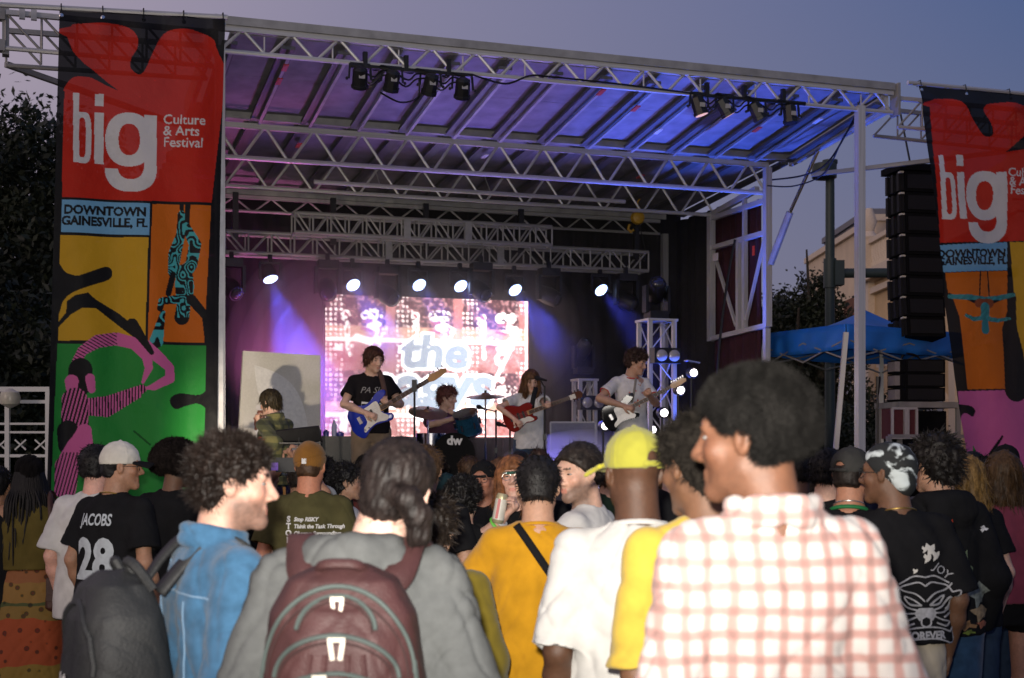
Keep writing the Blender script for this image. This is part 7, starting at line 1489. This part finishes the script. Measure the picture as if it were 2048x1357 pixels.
V2, T2 = poly_tris([(-.05, -.02), (-.03, .0), (.03, .0), (.05, -.02), (.03, -.05), (.0, -.035), (-.03, -.05)]); decal(PT['root'], PT['shirt'], V2, T2, cx, (cz - .01) * k, M_LINE, 'tiger_print', True)
for z in (-.10, -.145): stroke(PT, [(cx - .12, cz + z - .01), (cx - .05, cz + z + .012), (cx + .05, cz + z + .012), (cx + .12, cz + z - .01)])
V2, T2 = text_tris('FOREVER', .042, .002); decal(PT['root'], PT['shirt'], V2, T2, cx, (cz - .132) * k, M_LINE, 'tiger_print', True)
for s_ in (-1, 1): stroke(PT, [(cx + s_ * .12, cz - .11), (cx + s_ * .15, cz - .10), (cx + s_ * .155, cz - .15), (cx + s_ * .12, cz - .155)])
for (x, z, s_) in ((.085, 1.335, .03), (.07, 1.30, .022), (.11, 1.31, .025), (.06, 1.335, .016), (.02, 1.25, .012)): V2, T2 = poly_tris([(s_ * (.75 + .35 * math.sin(i * 2.3)) * math.cos(i * .7), s_ * (.75 + .35 * math.sin(i * 2.3)) * math.sin(i * .7)) for i in range(9)]); decal(PT['root'], PT['shirt'], V2, T2, x, z * k, mat('bone print', (.55, .53, .48), .7), 'splash_print', True)
V2, T2 = text_tris('JOY', .05, .0, .2); decal(PT['root'], PT['shirt'], V2, T2, .13, 1.235 * k, M_LINE, 'splash_print', True, tilt=-.6)
ring_at(PT, V3(0, -.02, 1.475) * k, (0, .3, 1), .075, .003, M_GOLD, 'necklace')
# --- black hooded sweater with colour prints
PK = person('dark haired man in a black hooded sweater with colour prints and jeans', 1880, 864, 6.3, 12, skin=MID, hair=('wavy', (.012, .010, .009), .006, 1.3), ht=.03, head=(20, -4, 0), top=dict(type='hoodie', m=C_BLK, bag=.03, hem=.88), legs=dict(m=C_JEAN, loose=.03), res=.008, seed=49, g=.95)
for (x, z, w_, h_, cc) in ((-.04, 1.36, .04, .05, (.45, .04, .012)), (.05, 1.18, .05, .11, (.12, .16, .09)), (.12, 1.06, .09, .08, (.16, .18, .16)), (.13, .98, .09, .05, (.25, .18, .10)), (.05, .93, .07, .03, (.22, .12, .05)), (.14, .93, .06, .025, (.3, .1, .05)), (.06, .90, .05, .015, (.12, .16, .02)), (.16, 1.35, .03, .02, (.5, .5, .5))):
    V2, T2 = poly_tris([(w_ * (.6 + .3 * math.sin(i * 1.9 + x * 50)) * math.cos(i * .63), h_ * (.6 + .3 * math.cos(i * 2.7)) * math.sin(i * .63)) for i in range(10)]); decal(PK['root'], PK['shirt'], V2, T2, x, z * PK['k'], mat('print%d%d' % (int(x * 100), int(z * 100)), cc, .7, 0, .6, 50), 'colour_print', True, .004, .02)
person('woman with long blond hair behind the black hooded sweater', 1932, 905, 7.2, 10, sex='f', skin=LGT, hair=('long', (.16, .095, .03)), top=dict(m=C_BLK), res=.009, seed=50)
PMa = person('woman with long brown hair, maroon shirt and black shorts', 2008, 900, 7.5, 6, sex='f', skin=(.50, .25, .17), hair=('long', (.055, .03, .012), .006, 1.4), ht=.02, head=(10, 0, 0), top=dict(m=cloth('maroon shirt', (.20, .04, .065)), bag=.05, hem=.93, sleeve=1.0), legs=dict(type='shorts', m=C_BLK, len=.16), res=.0078, seed=51, g=1.1)
person('person in pale blue jeans at the far right edge', 2112, 905, 8.2, 0, sex='f', skin=LGT, hair=('wavy', HDB), top=dict(m=cloth('pale top', (.4, .4, .42))), legs=dict(m=cloth('pale denim', (.16, .27, .33)), loose=.05), res=.009, seed=52, g=1.15)
person('person in a dark cap before the pink part of the right banner', 2012, 884, 9.4, 0, skin=MID, hair=('short', HDB), ht=.03, cap=dict(type='cap', m=C_BLK, hide=True), top=dict(m=C_BLK), res=.0095, seed=53)
person('dark haired person at the foot of the right banner', 1945, 898, 9.6, 0, skin=MID, hair=('short', HB, .007, 2), ht=.03, top=dict(m=C_BLK), res=.0095, seed=54)
person('dark haired person before the railing at the far left edge', -8, 925, 8.2, 0, skin=TAN, hair=('short', HB, .007, 2), ht=.03, top=dict(m=C_BLK), res=.0095, seed=55)
person('dark haired person in black right of the light brown head', 800, 905, 9.2, 0, skin=MID, hair=('short', HB, .007, 2), ht=.03, top=dict(m=C_BLK), res=.0095, seed=56)
person('dark haired person in black between pink shirt and afro', 1480, 905, 8.2, 0, skin=MID, hair=('short', HB, .007, 2), ht=.03, top=dict(m=C_BLK), res=.0095, seed=57)
person('dark haired person in black left of the speckled cap', 470, 905, 8.0, 0, skin=MID, hair=('short', HB, .007, 2), ht=.03, top=dict(m=C_BLK), res=.0095, seed=58)

# --- more people packed below the stage, smaller and darker
C_NVY = cloth('navy', (.012, .016, .035)); C_DGR = cloth('dark green', (.015, .028, .018)); C_GRY = cloth('mid grey', (.09, .09, .095)); C_BRN = cloth('brown top', (.06, .03, .018)); C_RED = cloth('dull red', (.14, .02, .018))
for i, (px, py, Y, yw, sx, sk, hr, ht_, m_, lb) in enumerate((
    (398, 906, 10.4, 6, 'm', MID, ('short', HDB, .0075, 2), .03, C_NVY, 'person in navy below the painter, near the stage'),
    (452, 918, 11.0, -8, 'f', LGT, ('long', HBR, .0075), .02, C_GRY, 'long haired person in grey below the canvas, near the stage'),
    (648, 912, 10.6, 5, 'm', TAN, ('wavy', HB, .0075), .03, C_DGR, 'person in dark green below the black flight case'),
    (735, 908, 10.9, -4, 'm', BRN, ('afro', HB, .0075, .5), .03, C_RED, 'person in dull red below the bassist'),
    (778, 925, 10.2, 12, 'f', LGT, ('bun', HDB, .0075, 2), .05, C_BLK, 'person with a bun below the bass headstock'),
    (872, 912, 11.2, -6, 'm', MID, ('curly', HDB, .0075), .04, C_BRN, 'curly haired person in brown below the left cymbal'),
    (938, 908, 11.0, 3, 'm', LGT, ('short', HBR, .0075, 2.2), .03, C_NVY, 'brown haired person in navy right of the bass drum'),
    (1040, 900, 11.3, -10, 'f', LGT, ('long', HB, .0075), .02, C_BLK, 'black haired person below the singer, near the stage'),
    (1128, 905, 10.7, 6, 'm', TAN, ('short', HB, .0075, 2), .03, C_GRY, 'person in grey below the singer headstock'),
    (1215, 912, 10.2, 0, 'm', MID, ('wavy', HBR, .0075), .03, C_DGR, 'person in dark green below the star shirt guitarist'),
    (1312, 908, 10.6, -5, 'f', LGT, ('long', HLB, .0075), .02, C_BRN, 'light haired person in brown below the truss tower'),
    (1600, 905, 9.4, 4, 'm', BRN, ('short', HB, .0075, 2), .03, C_BLK, 'person in black hidden beside the big afro'),
    (1748, 903, 9.8, -4, 'f', MID, ('long', HDB, .0075), .02, C_NVY, 'long haired person in navy below the road case'),
    (1860, 905, 9.2, 6, 'm', TAN, ('short', HB, .0075, 2), .03, C_GRY, 'person in grey below the speaker stack'),
    (1975, 912, 8.6, 0, 'm', LGT, ('wavy', HB, .0075), .03, C_BLK, 'wavy haired person in black before the right banner foot'))):
    person(lb, px, py, Y, yw, sex=sx, skin=sk, hair=hr, ht=ht_, top=dict(m=m_, bag=.03, res=.011), res=.0105, seed=60 + i, head=((i * 37) % 40 - 20, 0, 0))
